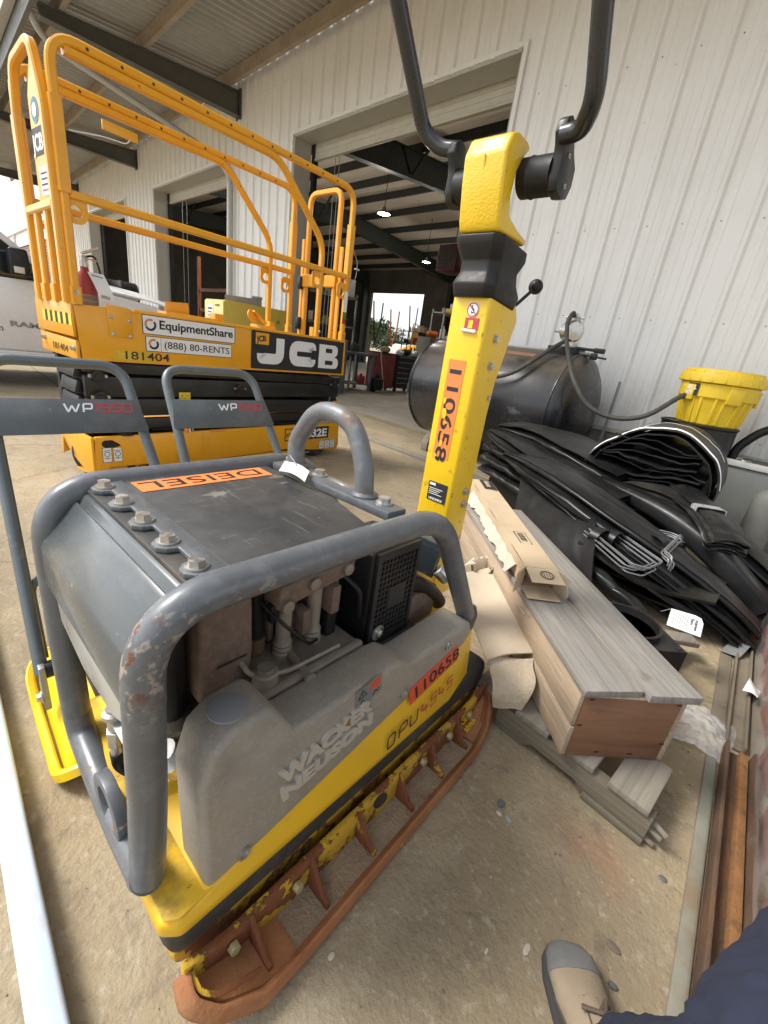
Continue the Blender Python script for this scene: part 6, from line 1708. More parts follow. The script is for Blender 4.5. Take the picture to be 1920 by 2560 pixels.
MB().grid(lambda a, b: ((-.035 + .012 * math.sin(a * 40 + b * 6) * (1 - abs(2 * b - 1))) if b < .62 else (-.03 + (b - .62) * 1.2), -.06 + 2.3 * a, (.31 * b / .62 if b < .62 else .312 + .006 * math.sin(a * 30))), 90, 14, 0).build('plastic_wrap', m_film, rb, smooth=60)
bag = MB().grid(lambda a, b: (lambda p: p + Vector((0, 0, .012 + .022 * math.sin(a * 3.1) * math.sin(b * 3.1) + .014 * abs(noise.noise(p * 21)) + .008 * noise.noise(p * 47))))(Vector((.015, 1.815, 0)).lerp(Vector((.175, 1.80, 0)), a).lerp(Vector((.0, 1.545, 0)).lerp(Vector((.155, 1.575, 0)), a), b) + Vector((.02 * math.sin(b * 3.1) * (a - .5), .02 * math.sin(a * 3.1), 0))), 46, 46, 0).build('plastic_bag', film_mat('bag_film', .12, (.82, .82, .80), .36), smooth=60)
tag(bag, 'crumpled clear plastic bag on the concrete below the crate end', 'plastic bag')

# ---------------------------------------------------------------- pale blue steel beam, lower left
m_blue = M('pale_blue_paint', (0.47, 0.55, 0.62), .5, var=.06, vscale=5, layers=[D((0.62, 0.66, 0.68), .5, .7, 6, amt=.5, stretch=(.5, 2, 2)), D((0.48, 0.28, 0.24), .60, .72, 10, amt=.5, stretch=(.6, 2, 2)), D((.3, .26, .2), .68, .72, 26, amt=.5)])
be = thing('blue_steel_bar', 'pale blue painted square steel bar with worn pink marks in the lower left corner', 'steel bar', (-.25, -.037, 0), 0)
MB().box(-2.2, .05, -.026, .024, .002, .056).build('bar_tube', m_blue, be, bevel=.007, bseg=3)
MB().box(-.172, -.158, .026, .046, .002, .03).build('weld_tab', m_white, be, bevel=.003)
# ---------------------------------------------------------------- photographer: only a boot and trouser legs reach the frame
m_trouser = M('navy_cloth', (0.016, 0.021, 0.044), .85, var=.18, vscale=7, bump=.5, bscale=9, bdetail=3, layers=[D((0.032, 0.040, 0.072), .5, .75, 6, amt=.6), D((.10, .09, .08), .66, .75, 18, amt=.4)])
m_boot = M('tan_suede', (0.28, 0.225, 0.155), .9, var=.1, vscale=9, bump=.25, bscale=60, layers=[D((0.36, 0.30, 0.22), .5, .7, 14, amt=.5), D((.16, .125, .09), .6, .75, 7, amt=.5)])
m_toe = M('grey_toe_cap', (0.16, 0.165, 0.165), .5, var=.15, vscale=9, layers=[D((0.26, 0.26, 0.23), .5, .7, 16, amt=.6)])
m_lace = M('lace_brown', (0.10, 0.075, 0.055), .8)
m_sole = M('boot_sole', (0.05, 0.05, 0.048), .8, var=.2)
per = thing('person', 'photographer in navy work trousers and tan boots with grey toe caps, lower right corner', 'person', (.2, .3, 0), 0)
def skin(name, pts, edges, radii, mat, root=0, sub=2):
    me = bpy.data.meshes.new(name)
    me.from_pydata([Vector(p) - Vector((.2, .3, 0)) for p in pts], edges, [])
    o = link(name, me, per)
    o.modifiers.new('skin', 'SKIN').use_smooth_shade = True
    for i, r in enumerate(radii):
        r = r if isinstance(r, tuple) else (r, r)
        me.skin_vertices[0].data[i].radius = r
    me.skin_vertices[0].data[root].use_root = True
    s_ = o.modifiers.new('sub', 'SUBSURF')
    s_.levels = s_.render_levels = sub
    me.materials.append(mat)
    return o
P_ = [(.29, -.14, .88), (.18, -.08, .84), (.19, .22, .66), (.205, .45, .47), (.185, .51, .30), (.158, .556, .155), (.146, .570, .110),
      (.39, -.08, .84), (.190, .375, .555), (.262, .625, .485), (.335, .80, .455), (.42, .66, .30), (.46, .62, .10)]
trs = skin('trousers', P_, [(0, 1), (1, 2), (2, 3), (3, 4), (4, 5), (5, 6), (0, 7), (7, 8), (8, 9), (9, 10), (10, 11), (11, 12)],
     [.12, .10, .088, .078, .076, .080, .082, .11, .110, .104, .096, .086, .068], m_trouser, sub=4)
tx = bpy.data.textures.new('cloth_folds', 'CLOUDS')
tx.noise_scale = .05
tx.noise_depth = 2
dm_ = trs.modifiers.new('folds', 'DISPLACE')
dm_.texture = tx
dm_.strength = .020
dm_.mid_level = .5
tx2 = bpy.data.textures.new('cloth_creases', 'WOOD')
tx2.wood_type = 'BANDNOISE'
tx2.noise_scale = .05
tx2.turbulence = 9
dm2 = trs.modifiers.new('creases', 'DISPLACE')
dm2.texture = tx2
dm2.strength = .007
def boot(o, ang):
    """boot with its toe along local +y, sole at z=0"""
    m = Matrix.Translation(Vector(o) - Vector((.2, .3, 0))) @ Matrix.Rotation(R(ang), 4, 'Z')
    keys = [(-.135, .030, .10, .0), (-.115, .038, .125, 0), (-.07, .040, .135, 0), (-.02, .040, .125, 0), (.03, .042, .100, 0), (.07, .047, .080, 0), (.105, .049, .068, .0), (.135, .044, .058, .004), (.152, .032, .045, .008), (.160, .014, .032, .012)]
    b = MB()
    seg = 20
    vs = []
    for y_, w, h, z0 in keys:
        for j in range(seg):
            a = 2 * math.pi * j / seg
            ca, sa = math.cos(a), math.sin(a)
            zz = .014 + z0 + (h - .014 - z0) * (.5 + .5 * math.copysign(abs(sa) ** .8, sa))
            vs.append(m @ Vector((w * math.copysign(abs(ca) ** .75, ca) * (1 - .35 * max(0, sa) ** 2), y_, zz)))
    n_ = len(keys)
    cut = 5
    def part(i0, i1):
        bb = MB()
        fs = [((i - i0) * seg + j, (i - i0) * seg + (j + 1) % seg, (i - i0 + 1) * seg + (j + 1) % seg, (i - i0 + 1) * seg + j) for i in range(i0, i1) for j in range(seg)]
        fs += [tuple(range(seg - 1, -1, -1)), tuple(range((i1 - i0) * seg, (i1 - i0 + 1) * seg))]
        return bb.add(vs[i0 * seg:(i1 + 1) * seg], fs)
    part(0, n_ - 1).build('boot_upper', m_boot, per, smooth=60)
    cap = part(cut + 1, n_ - 1)
    c0 = m @ Vector((0, .10, .035))
    cap.v = [c0 + (p - c0) * 1.045 for p in cap.v]
    cap.build('toe_cap', m_toe, per, smooth=60)
    out = [(-.034, -.14), (-.044, -.10), (-.044, -.02), (-.050, .07), (-.052, .11), (-.044, .145), (-.024, .165), (0, .170), (.024, .165), (.044, .145), (.052, .11), (.050, .07), (.044, -.02), (.044, -.10), (.034, -.14)]
    MB().prism(out, .001, .021, 2).xf(m).build('boot_sole', m_sole, per, bevel=.004)
    for sgn in (-1, 1):
        MB().tube([m @ Vector((sgn * .046, .075, .03)), m @ Vector((sgn * .043, .03, .050)), m @ Vector((sgn * .040, -.03, .060)), m @ Vector((sgn * .036, -.10, .085))], .0016, 6, bend=.03).build('stitching', m_lace, per)
        MB().tube([m @ Vector((sgn * .012, .062, .0815)), m @ Vector((sgn * .020, .02, .099)), m @ Vector((sgn * .022, -.04, .124))], .0018, 6, bend=.02).build('stitching', m_lace, per)
    MB().grid(lambda a, b: m @ Vector((-.017 + .034 * b, .060 - .10 * a, .083 + .050 * a + .006 * math.sin(3.14 * b))), 6, 4, .003).build('boot_tongue', m_boot, per)
    for k in range(4):
        y_ = .045 - .028 * k
        MB().tube([m @ Vector((-.024, y_, .093 + .010 * k)), m @ Vector((0, y_ - .012, .105 + .011 * k)), m @ Vector((.024, y_ + .002, .093 + .010 * k))], .0028, 6, bend=.01).build('boot_lace', m_lace, per)
    MB().tube([m @ Vector((.0, .035, .105)), m @ Vector((.02, .055, .098)), m @ Vector((.005, .03, .112)), m @ Vector((-.03, .04, .10))], .0035, 6, bend=.008).build('lace_bow', m_lace, per)
boot((.110, .600, .0), 42)
boot((.445, .615, .0), 4)

# ---------------------------------------------------------------- loose bits on the concrete
m_st = [M('stone_%d' % i, c, .85, var=.15, vscale=30) for i, c in enumerate(((.12, .125, .13), (.50, .44, .36), (.30, .32, .32), (.17, .14, .11)))]
def pebble(x, y_, r, k, label, flat=.5):
    o = MB().ball((0, 0, r * flat * .8), r, 9, 6, (1, .8, flat)).jitter(r * .45, 28 / max(r * 60, .4), x * 31 + y_).build('stone', m_st[k], None, smooth=25)
    o.location = (x, y_, 0)
    tag(o, label, 'stone')
import_px = None
pebble(-.243, .893, .0125, 0, 'largest dark grey stone on the concrete right of the compactor', .7)
pebble(-.232, .868, .009, 1, 'small cream stone just below the dark stone')
pebble(-.208, .878, .010, 2, 'flat bluish chip beside the dark and cream stones', .15)
pebble(.098, .745, .009, 0, 'grey stone right of the boot toe')
pebble(.078, .815, .014, 3, 'flat brown chip on the concrete above the boot', .15)
pebble(.118, 1.05, .010, 0, 'dark triangular chip between pallet end and rusty channel', .25)
for i, (x, y_, r, lb) in enumerate(((-.045, .665, .009, 'white flake of paint left of the boot toe'), (-.10, .60, .005, 'smaller white flake beside the paint flake near the boot'), (-.30, .36, .007, 'pale chip on the concrete near the bottom edge'))):
    o = MB().ball((0, 0, r * .15), r, 9, 5, (.7, 1.3, .14)).jitter(r * .5, 60, i * 2.2).build('paint_flake', m_st[1], None, smooth=30)
    o.location = (x, y_, .001)
    tag(o, lb, 'flake')
gr_ = MB()
for i in range(420):
    x, y_ = rnd.uniform(-1.2, .22), rnd.uniform(-.3, 2.2)
    r = rnd.choice((.0012, .0018, .0025, .004))
    gr_.ball((x, y_, r * .35), r, 5, 4, (1, rnd.uniform(.5, 1), .5))
o = gr_.build('grit', m_st[3], None)
o['kind'] = 'stuff'
gr_ = MB()
for i in range(160):
    x, y_ = rnd.uniform(-1.2, .22), rnd.uniform(-.3, 2.2)
    r = rnd.choice((.001, .0015, .002, .003))
    gr_.ball((x, y_, r * .3), r, 5, 4, (1, rnd.uniform(.4, 1), .4))
o = gr_.build('pale_chips', m_st[1], None)
o['kind'] = 'stuff'
# ---------------------------------------------------------------- white pickup truck on the left
m_truck = M('truck_white', (0.80, 0.81, 0.82), .25, var=.02, vscale=2, coat=.4, layers=[D((0.5, 0.47, 0.42), .6, .8, 4, amt=.25)])
tr_ = thing('pickup_truck', 'white pickup truck with black mirror parked behind the scissor lift', 'pickup truck', (-7.5, 1.08, 0), 0)
XS = 0.0     # near flank at local x=0, truck runs to -1.95; nose towards +y
def flank(name, poly, x0, x1, mat, bev=.02, seg=3):
    return MB().prism(poly, x0, x1, 0).build(name, mat, tr_, bevel=bev, bseg=seg)
flank('front_wing', [(.42, .52), (.55, .95), (.75, 1.06), (1.05, 1.06), (1.25, .95), (1.35, .52), (1.62, .52), (1.70, .80), (1.66, 1.12), (1.45, 1.22), (.55, 1.32), (.14, 1.345), (.12, .46), (.40, .46)], -.12, 0, m_truck, .03)
flank('door', [(-.98, .44), (.115, .44), (.115, 1.30), (-.98, 1.26)], -.10, .005, m_truck, .02)
flank('rear_door', [(-2.0, .44), (-.99, .44), (-.99, 1.26), (-2.0, 1.25)], -.10, .004, m_truck, .02)
flank('bed_side', [(-4.0, .5), (-3.6, .5), (-3.5, .9), (-3.3, 1.03), (-3.0, 1.03), (-2.8, .9), (-2.7, .46), (-2.01, .46), (-2.01, 1.28), (-4.0, 1.28)], -.10, .003, m_truck, .02)
flank('rocker', [(-2.0, .36), (.40, .36), (.40, .438), (-2.0, .438)], -.10, .0, m_truck, .01)
flank('running_board', [(-1.9, .28), (.25, .28), (.25, .34), (-1.9, .34)], -.16, .10, m_black, .01)
MB().grid(lambda a, b: (-.04 - 1.87 * b, .16 + 1.52 * a, 1.355 + .11 * math.sin(b * 3.14) ** .5 - .10 * a * a - .16 * max(0, a - .8) ** 1.2), 14, 14, .02).build('hood', m_truck, tr_, smooth=60)
flank('nose', [(1.45, .5), (1.74, .5), (1.78, .8), (1.70, 1.10), (1.5, 1.16)], -1.90, -.05, m_truck, .05)
flank('grille', [(1.775, .72), (1.79, .72), (1.77, 1.05), (1.75, 1.05)], -1.5, -.45, m_black, .01)
flank('bumper', [(1.70, .42), (1.86, .45), (1.86, .66), (1.72, .68)], -1.95, 0.0, m_chrome, .03)
# cab
MB().prism([(.30, 1.28), (-.42, 1.86), (-1.65, 1.90), (-2.0, 1.30)], -1.86, -.10, 0).build('cab_glass', m_glass, tr_, bevel=.03)
for sx in (0, 1):
    x0, x1 = (-.115, -.065) if sx == 0 else (-1.895, -1.845)
    MB().sweep([((x0 + x1) / 2, .33, 1.285), ((x0 + x1) / 2, -.42, 1.88), ((x0 + x1) / 2, -1.65, 1.915), ((x0 + x1) / 2, -2.03, 1.29)], [(-.035, -.03), (.035, -.03), (.035, .03), (-.035, .03)], up=(1, 0, 0)).build('roof_rail', m_truck, tr_, bevel=.01)
    MB().bar(((x0 + x1) / 2, -.98, 1.28), ((x0 + x1) / 2, -.90, 1.88), .05, .09).build('b_pillar', m_black, tr_)
MB().prism([(-.46, 1.875), (-1.65, 1.90), (-1.63, 1.955), (-.6, 1.94)], -1.86, -.10, 0).build('roof', m_truck, tr_, bevel=.03)
MB().prism([(.30, 1.272), (-.99, 1.268), (-.99, 1.295), (.05, 1.31), (.0, 1.40), (.28, 1.305)], -.075, -.02, 0).build('window_trim', m_black, tr_, bevel=.006)
MB().prism([(-.24, 1.33), (-.06, 1.33), (-.03, 1.40), (-.05, 1.62), (-.23, 1.62)], .04, .22, 0).build('door_mirror', m_black, tr_, bevel=.03, bseg=3)
MB().bar((.02, .08, 1.33), (.10, -.10, 1.38), .06, .07).build('mirror_arm', m_black, tr_, bevel=.015)
MB().box(.215, .226, -.20, -.10, 1.35, 1.42).build('mirror_lamp', M('lamp_clear', (.6, .58, .52), .2), tr_, bevel=.005)
MB().box(-1.62, -.3, .20, .34, 1.30, 1.33).build('cowl', m_black, tr_, bevel=.008)
for sy in (.90, -3.15):
    for sx in (-.16, -1.80):
        w = MB().lathe([(.22, -.13), (.36, -.13), (.39, -.10), (.40, -.06), (.40, .06), (.39, .10), (.36, .13), (.22, .13)], (sx + .02, sy, .40), (1, 0, 0), 40).build('wheel', m_rubber, tr_, smooth=40)
        MB().lathe([(.22, 0), (.21, .01), (.10, .03), (.06, .05)], (sx + .12, sy, .40), (1, 0, 0), 24).build('rim', m_chrome, w)
MB().box(-1.85, -.15, -3.9, 1.6, .36, .56).build('underbody', m_black, tr_)
lettering('RAM', m_galv, frame((.0065, -.30, .735), (0, 1, 0), (0, 0, 1)), .085, tr_, bold=.004, depth=.003, width=.30, name='badge_lettering')
for s_, y_, z in (('t', -.50, 1.00), ('S', -.46, .82), ('m', -.45, .665)):
    lettering(s_, m_ink, frame((.0062, y_, z), (0, 1, 0), (0, 0, 1)), .11, tr_, bold=.001)
plate(frame((.0055, -.9, .935), (0, 1, 0), (0, 0, 1)), .48, .004, m_galv, tr_, 'print')
MB().lathe([(.035, 0), (.035, .004)], (.003, .62, 1.19), (1, 0, 0), 18).build('wing_badge', m_black, tr_)
MB().prism([(1.66, .96), (1.745, .94), (1.72, 1.08), (1.60, 1.13)], -.06, .005, 0).build('headlamp', m_glass, tr_, bevel=.01)
# dark drum lying behind the bonnet
bd = thing('black_drum', 'ribbed black plastic drum lying on its side behind the truck bonnet', 'drum', (-10.5, 2.25, 1.36), -8)
MB().lathe([(.02, 0), (.24, .0), (.27, .03), (.27, .25), (.285, .27), (.285, .31), (.27, .33), (.27, .58), (.285, .60), (.285, .64), (.27, .66), (.27, .88), (.24, .91), (.02, .91)], (0, 0, .0), (0, 1, 0), 28).build('drum_body', m_blackmat, bd, smooth=40)
MB().box(-.6, .6, -.2, 1.1, -1.36, -.28).build('drum_stand', m_galv, bd, bevel=.02)

# yellow storage cabinet beyond the lift
yc = thing('storage_cabinet', 'pale yellow metal safety cabinet standing by the wall behind the lift', 'cabinet', (-7.43, 3.56, 0), 0)
m_cab = M('cabinet_yellow', (0.62, 0.46, 0.07), .4, var=.05, layers=[D((.45, .34, .08), .55, .75, 3, amt=.4)])
m_cab2 = M('cabinet_yellow_pale', (0.72, 0.58, 0.20), .4, var=.05)
MB().box(-.72, .0, .0, 1.30, .05, 1.49).build('body', m_cab, yc, bevel=.008)
MB().box(-.71, -.362, -.022, -.001, .08, 1.47).build('door', m_cab2, yc, bevel=.004)
MB().box(-.356, -.01, -.022, -.001, .08, 1.47).build('door', m_cab2, yc, bevel=.004)
plate(frame((-.60, -.0225, 1.08), (1, 0, 0), (0, 0, 1)), .20, .34, m_white, yc)
for i in range(5):
    plate(frame((-.58, -.0240, 1.11 + .055 * i), (1, 0, 0), (0, 0, 1)), .16 - .03 * (i % 2), .025, m_ink if i == 4 else M('mauve', (.25, .2, .35), .6) if i == 0 else m_galv, yc, 'print')
lettering('NO SMOKING', m_ink, frame((-.30, -.0232, 1.38), (1, 0, 0), (0, 0, 1)), .05, yc, width=.16)
MB().lathe([(.03, 0), (.03, .012)], (.001, 1.0, 1.28), (1, 0, 0), 16).build('vent_cap', m_chrome, yc)
wbk = thing('wood_block', 'short weathered timber lying on top of the yellow cabinet', 'timber', (-7.65, 3.95, 1.49), 60)
MB().box(-.25, .35, -.09, .06, 0, .10).jitter(.006, 8).build('timber', m_oldwood, wbk, bevel=.006)
MB().box(.18, .36, -.05, .07, .1005, .15).build('rag', m_galv, wbk, bevel=.02)

# ---------------------------------------------------------------- inside the shop
def drawers(name, label, loc, rz, w, d, h, n, mat, mh, group=None, wheels=True):
    t = thing(name, label, 'tool chest', loc, rz, group)
    z0 = .12 if wheels else 0
    MB().box(-d, 0, 0, w, z0, h).build('cabinet', mat, t, bevel=.008)
    rows = n
    for i in range(rows):
        za = z0 + .03 + (h - z0 - .05) * i / rows
        zb = z0 + .03 + (h - z0 - .05) * (i + 1) / rows - .012
        cols = ((.02, w - .02),) if i > rows - 3 else ((.02, w * .5 - .008), (w * .5 + .008, w - .02))
        for a, b in cols:
            dr_ = MB().box(.001, .012, a, b, za, zb).build('drawer', mat, t, bevel=.002)
            MB().box(.0125, .026, a + .02, b - .02, zb - .022, zb - .006).build('pull', mh, dr_)
    if wheels:
        for x in (-.06, -d + .06):
            for y_ in (.08, w - .08):
                MB().cyl((x - .02, y_, .06), (x + .02, y_, .06), .06, seg=16).build('caster', m_rubber, t)
    return t
m_tc = M('chest_black', (0.025, 0.026, 0.03), .35, var=.1)
m_tg = M('chest_grey', (0.16, 0.15, 0.13), .5, .3, var=.1)
drawers('tool_chest', 'black rolling tool chest with silver drawer pulls inside the doorway', (-8.44, 8.90, .004), 0, .98, .5, .98, 6, m_tc, m_chrome)
drawers('tool_chest', 'tall brown-grey drawer chest standing right of the black chest', (-8.30, 9.95, .004), 0, .80, .5, 1.55, 10, m_tg, m_chrome)
rc = thing('red_cart', 'worn red metal panel cart left of the black tool chest', 'cart', (-8.46, 8.18, .004), 0)
MB().box(-.4, 0, 0, .66, .1, .98).build('panel', M('worn_red', (.20, .035, .03), .6, var=.25, layers=[D((.35, .2, .15), .55, .7, 9, amt=.5, stretch=(3, 3, .4))]), rc, bevel=.01)
MB().box(-.42, .02, -.02, .68, .98, 1.0).build('tray', m_dark, rc)
wbn = thing('work_bench', 'grey steel work bench cluttered with parts inside the doorway', 'bench', (-8.42, 6.70, .004), 0)
MB().box(-.7, 0, 0, 1.35, .86, .92).build('bench_top', M('bench_grey', (.12, .14, .16), .5), wbn, bevel=.006)
for x, y_ in ((-.65, .05), (-.05, .05), (-.65, 1.28), (-.05, 1.28)):
    MB().box(x - .04, x + .04, y_ - .04, y_ + .04, 0, .86).build('leg', M('leg_grey', (.13, .15, .17), .5), wbn)
MB().box(-.65, -.05, .1, 1.25, .15, .18).build('lower_shelf', m_galv, wbn)
clut = [('oil_jug', 'white plastic oil jug on the bench shelf', 'jug', (-.10, .30, .185), (.16, .10, .26), m_white), ('vise', 'dark bench vise on the steel work bench', 'vise', (-.15, .75, .925), (.2, .16, .22), m_dark), ('parts_box', 'dark parts box on the steel bench', 'box', (-.3, .25, .925), (.3, .3, .18), m_dark), ('waste_bin', 'black waste bin under the bench end', 'bin', (.02, 1.45, .0), (.26, .3, .45), m_blackmat), ('red_can', 'small red fuel can on the bench shelf', 'can', (-.12, 1.02, .185), (.2, .16, .24), m_red)]
for nm, lb, ct, lo, sz, mt in clut:
    t = thing(nm, lb, ct, (lo[0] - 8.42, lo[1] + 6.70, lo[2] + .004), rnd.uniform(-12, 12))
    hx, hy, hz_ = sz[0] / 2, sz[1] / 2, sz[2]
    MB().prism([(-hx, -hy), (hx, -hy), (hx, hy), (-hx, hy)], 0, hz_ * .8, 2).build('body', mt, t, bevel=min(hx, hy) * .3, bseg=3)
    MB().cyl((0, 0, hz_ * .79), (0, 0, hz_), min(hx, hy) * .45, seg=14).build('top', mt, t, bevel=.006)
for i, (x, y_, s_) in enumerate(((-8.6, 9.1, .10), (-8.62, 9.35, .14), (-8.55, 9.62, .12), (-8.5, 8.45, .12))):
    o = MB().ball((0, 0, s_ * .6), s_, 9, 6, (1, 1.2, .7)).jitter(s_ * .5, 9, i * 3.1).build('shop_rag', (m_white, m_dark, m_white, M('tan_rag', (.4, .3, .15), .8))[i], None, smooth=40)
    o.location = (x, y_, 1.0)
    tag(o, ('crumpled white rag on the left half of the black tool chest', 'dark rag heap in the middle of the black tool chest', 'pale cloth at the right end of the black chest top', 'tan rags on top of the red cart')[i], 'rag')
o = MB().ball((0, 0, .1), .16, 10, 6, (1, 1.4, .6)).jitter(.06, 8, 5).build('orange_bag', M('orange_cloth', (.75, .16, .02), .7), None, smooth=40)
o.location = (-8.5, 10.2, 1.56)
tag(o, 'bright orange bag on top of the tall drawer chest', 'bag')
bl = thing('floor_broom', 'broom leaning against the red cart with its head on the floor', 'broom', (-8.30, 8.25, .004), 0)
MB().tube([(0, .12, .05), (-.12, -.12, 1.25)], .013, 8).build('handle', m_cream, bl)
MB().box(-.08, .08, -.22, .42, 0, .06).build('head', m_oldwood, bl, bevel=.01)
bo = thing('door_bollard', 'blue-grey steel bollard just inside the doorway', 'bollard', (-7.92, 6.50, .004), 0)
MB().box(-.10, .10, -.10, .10, 0, 1.15).build('post', M('bollard_grey', (.12, .15, .17), .5), bo, bevel=.02)
MB().box(-.13, .13, -.13, .13, 0, .02).build('foot_plate', m_galv, bo)
# shelving, machines and loose gear that fill the shop
def shelf(loc, rz, label, w=1.6, h=2.0, seed=1):
    t = thing('storage_shelf', label, 'shelf', loc, rz)
    rr_ = random.Random(seed)
    for x in (0, w):
        for y_ in (0, .45):
            MB().box(x - .02, x + .02, y_ - .02, y_ + .02, 0, h).build('upright', m_galv, t)
    for i in range(4):
        z = .15 + i * (h - .25) / 3
        MB().box(-.02, w + .02, -.02, .47, z, z + .03).build('shelf_board', m_galv, t)
        x = .04
        while x < w - .2:
            bw, bh = rr_.uniform(.1, .32), rr_.uniform(.12, .38)
            mt = rr_.choice((m_card, m_white, m_red, m_dark, m_galv, m_cab, m_dark, m_orange))
            k = rr_.random()
            if k < .55:
                MB().box(x, x + bw, .05, .4, z + .031, z + .031 + bh).build('stored_box', mt, t, bevel=.008)
            else:
                MB().lathe([(bw * .35, 0), (bw * .36, bh * .7), (bw * .15, bh * .85), (bw * .15, bh)], (x + bw * .5, .22, z + .031), seg=14).build('stored_jug', mt, t)
            x += bw + .04
    return t
shelf((-9.25, 7.55, .004), -90, 'loaded steel shelf behind the work bench inside the doorway', 1.7, 2.2, 3)
shelf((-9.25, 12.7, .004), -90, 'tall loaded shelf behind the black tool chest', 1.7, 2.4, 5)
shelf((-9.2, 14.8, .004), -90, 'farther loaded shelf along the dark partition', 1.8, 2.4, 8)
shelf((-16.9, 20.3, .004), 180, 'loaded shelf right of the rear shop door', 1.8, 2.3, 11)
shelf((-5.0, 13.5, .004), -60, 'loaded shelf deep in the shop behind the tank', 2.0, 2.4, 14)
for i, (x, y_, mt, lb) in enumerate(((-9.9, 14.9, m_jcb, 'yellow machine standing in the middle of the shop floor'), (-14.6, 19.0, m_red, 'red machine near the rear shop door'), (-11.6, 18.2, m_galv, 'grey machine deep in the shop'))):
    t = thing('shop_machine', lb, 'machine', (x, y_, .004), 25 * i)
    MB().box(-.5, .5, -.7, .7, .25, .9).build('body', mt, t, bevel=.06, bseg=3)
    MB().box(-.35, .35, -.3, .4, .9, 1.35).build('engine_cover', m_dark, t, bevel=.05, bseg=3)
    MB().rect([(-.4, -.65, .9), (-.4, -.65, 1.7), (.4, -.65, 1.7), (.4, -.65, .9)], .04, .04, (0, 1, 0), .1).build('roll_bar', mt, t)
    for a in (-.55, .55):
        for b in (-.45, .45):
            MB().cyl((a - .08, b, .26), (a + .08, b, .26), .26, seg=18).build('wheel', m_rubber, t, bevel=.02)
for i, (x, y_, z0) in enumerate(((-9.0, 8.3, 1.2), (-9.05, 9.0, 1.1), (-9.02, 9.7, 1.3))):
    o = MB().tube([(x, y_, z0 + 1.0), (x + .05, y_ + .05, z0 + .4), (x, y_ + .18, z0), (x + .03, y_ + .3, z0 + .5), (x, y_ + .34, z0 + 1.0)], .018, 8, bend=.15).build('hanging_hose', (m_black, m_orange, m_galv)[i])
    tag(o, ('black hose looped on the partition above the red cart', 'orange cord looped above the tool chest', 'grey hose looped above the right end of the tool chest')[i], 'hose')
# door chains and hanging heater
for x, y_, zt, n_ in ((-7.5, 5.62, 4.1, 'chain'), (-7.38, 5.62, 4.1, 'chain'), (-14.3, 5.62, 4.1, 'chain'), (-14.0, 5.62, 4.1, 'chain')):
    o = MB().tube([(x, y_, .9), (x, y_, zt)], .006, 6).build('hoist_chain', m_galv)
    tag(o, 'hoist chain hanging %s in the %s doorway' % ('left of its pair' if x in (-7.5, -14.3) else 'right of its pair', 'large near' if x > -9 else 'middle'), 'chain')
he = thing('unit_heater', 'dark red unit heater hanging from the shop roof', 'heater', (-7.22, 9.0, 2.95), 0)
MB().box(-.28, .28, -.25, .25, 0, .55).build('case', M('heater_red', (.09, .012, .012), .5), he, bevel=.02)
for i in range(6):
    MB().box(-.24, .24, -.262, -.252, .06 + i * .075, .11 + i * .075).build('louvre', m_dark, he)
MB().cyl((0, 0, .55), (0, 0, 2.75), .012, seg=6).build('hanger', m_dark, he)
# high-bay lamps: those seen lit, plus extra ones added to brighten the dark roof
m_lampon = M('lamp_lit', (1, 1, 1), .5, emit=((1.0, .96, .88), 18))
def lamp(x, y_, z, which, en=60):
    t = thing('bay_lamp', 'lit white bay lamp hanging under the shop roof, %s' % which, 'lamp', (x, y_, z), 0, 'lit bay lamps')
    MB().lathe([(.05, .16), (.06, .10), (.17, .02), (.18, .0), (.17, .0), (.05, .09)], (0, 0, 0), seg=20).build('reflector', m_galv, t)
    MB().lathe([(.07, 0), (.09, .03), (.06, .07)], (0, 0, -.02), seg=14).build('bulb', m_lampon, t)
    MB().cyl((0, 0, .16), (0, 0, roofz(y_) - z - .01), .01, seg=6).build('cord', m_dark, t)
    ld = bpy.data.lights.new('bay_lamp_light', 'POINT')
    ld.energy = en
    ld.color = (1.0, .93, .82)
    ld.shadow_soft_size = .12
    lo = bpy.data.objects.new('bay_lamp_light', ld)
    COL.objects.link(lo)
    lo.parent = t
    lo.location = (0, 0, -.10)
lamp(-10.19, 9.40, 4.5, 'beyond the near doorway')
lamp(-14.4, 8.2, 4.35, 'seen high in the middle doorway')
lamp(-6.2, 12.6, 4.6, 'unseen and added to brighten the roof lining')
lamp(-13.4, 15.0, 4.6, 'far back near the rear door')
lamp(-17.5, 9.6, 4.4, 'left in the middle doorway', 26)
# screen and orange racks behind the middle doorway
tv = thing('wall_screen', 'lit wall screen with a green bar inside the middle doorway', 'screen', (-17.2, 9.3, 2.55), 68)
MB().box(-.85, .85, .01, .06, -.5, .5).build('bezel', m_black, tv, bevel=.01)
MB().box(-.82, .82, -.001, .0095, -.47, .47).build('panel', M('screen_on', (.3, .4, .5), .3, emit=((.30, .42, .55), .8)), tv, smooth=0)
plate(frame((.22, -.0015, -.32), (1, 0, 0), (0, 0, 1)), .17, .42, M('screen_green', (.05, .5, .12), .3, emit=((.05, .5, .12), .7)), tv, 'bar')
plate(frame((-.75, -.0015, .16), (1, 0, 0), (0, 0, 1)), 1.5, .02, m_ink, tv, 'line')
MB().cyl((0, .05, .5), (0, .05, 3.2), .03, seg=8).build('hanger', m_dark, tv)
rk = thing('pallet_rack', 'orange pallet rack standing inside the middle doorway', 'rack', (-14.6, 7.2, .004), 0)
m_rack = M('rack_orange', (.42, .12, .03), .55, var=.1)
for y_ in (0, 1.8):
    for x in (0, -2.4):
        MB().box(x - .05, x + .05, y_ - .05, y_ + .05, 0, 3.2).build('upright', m_rack, rk)
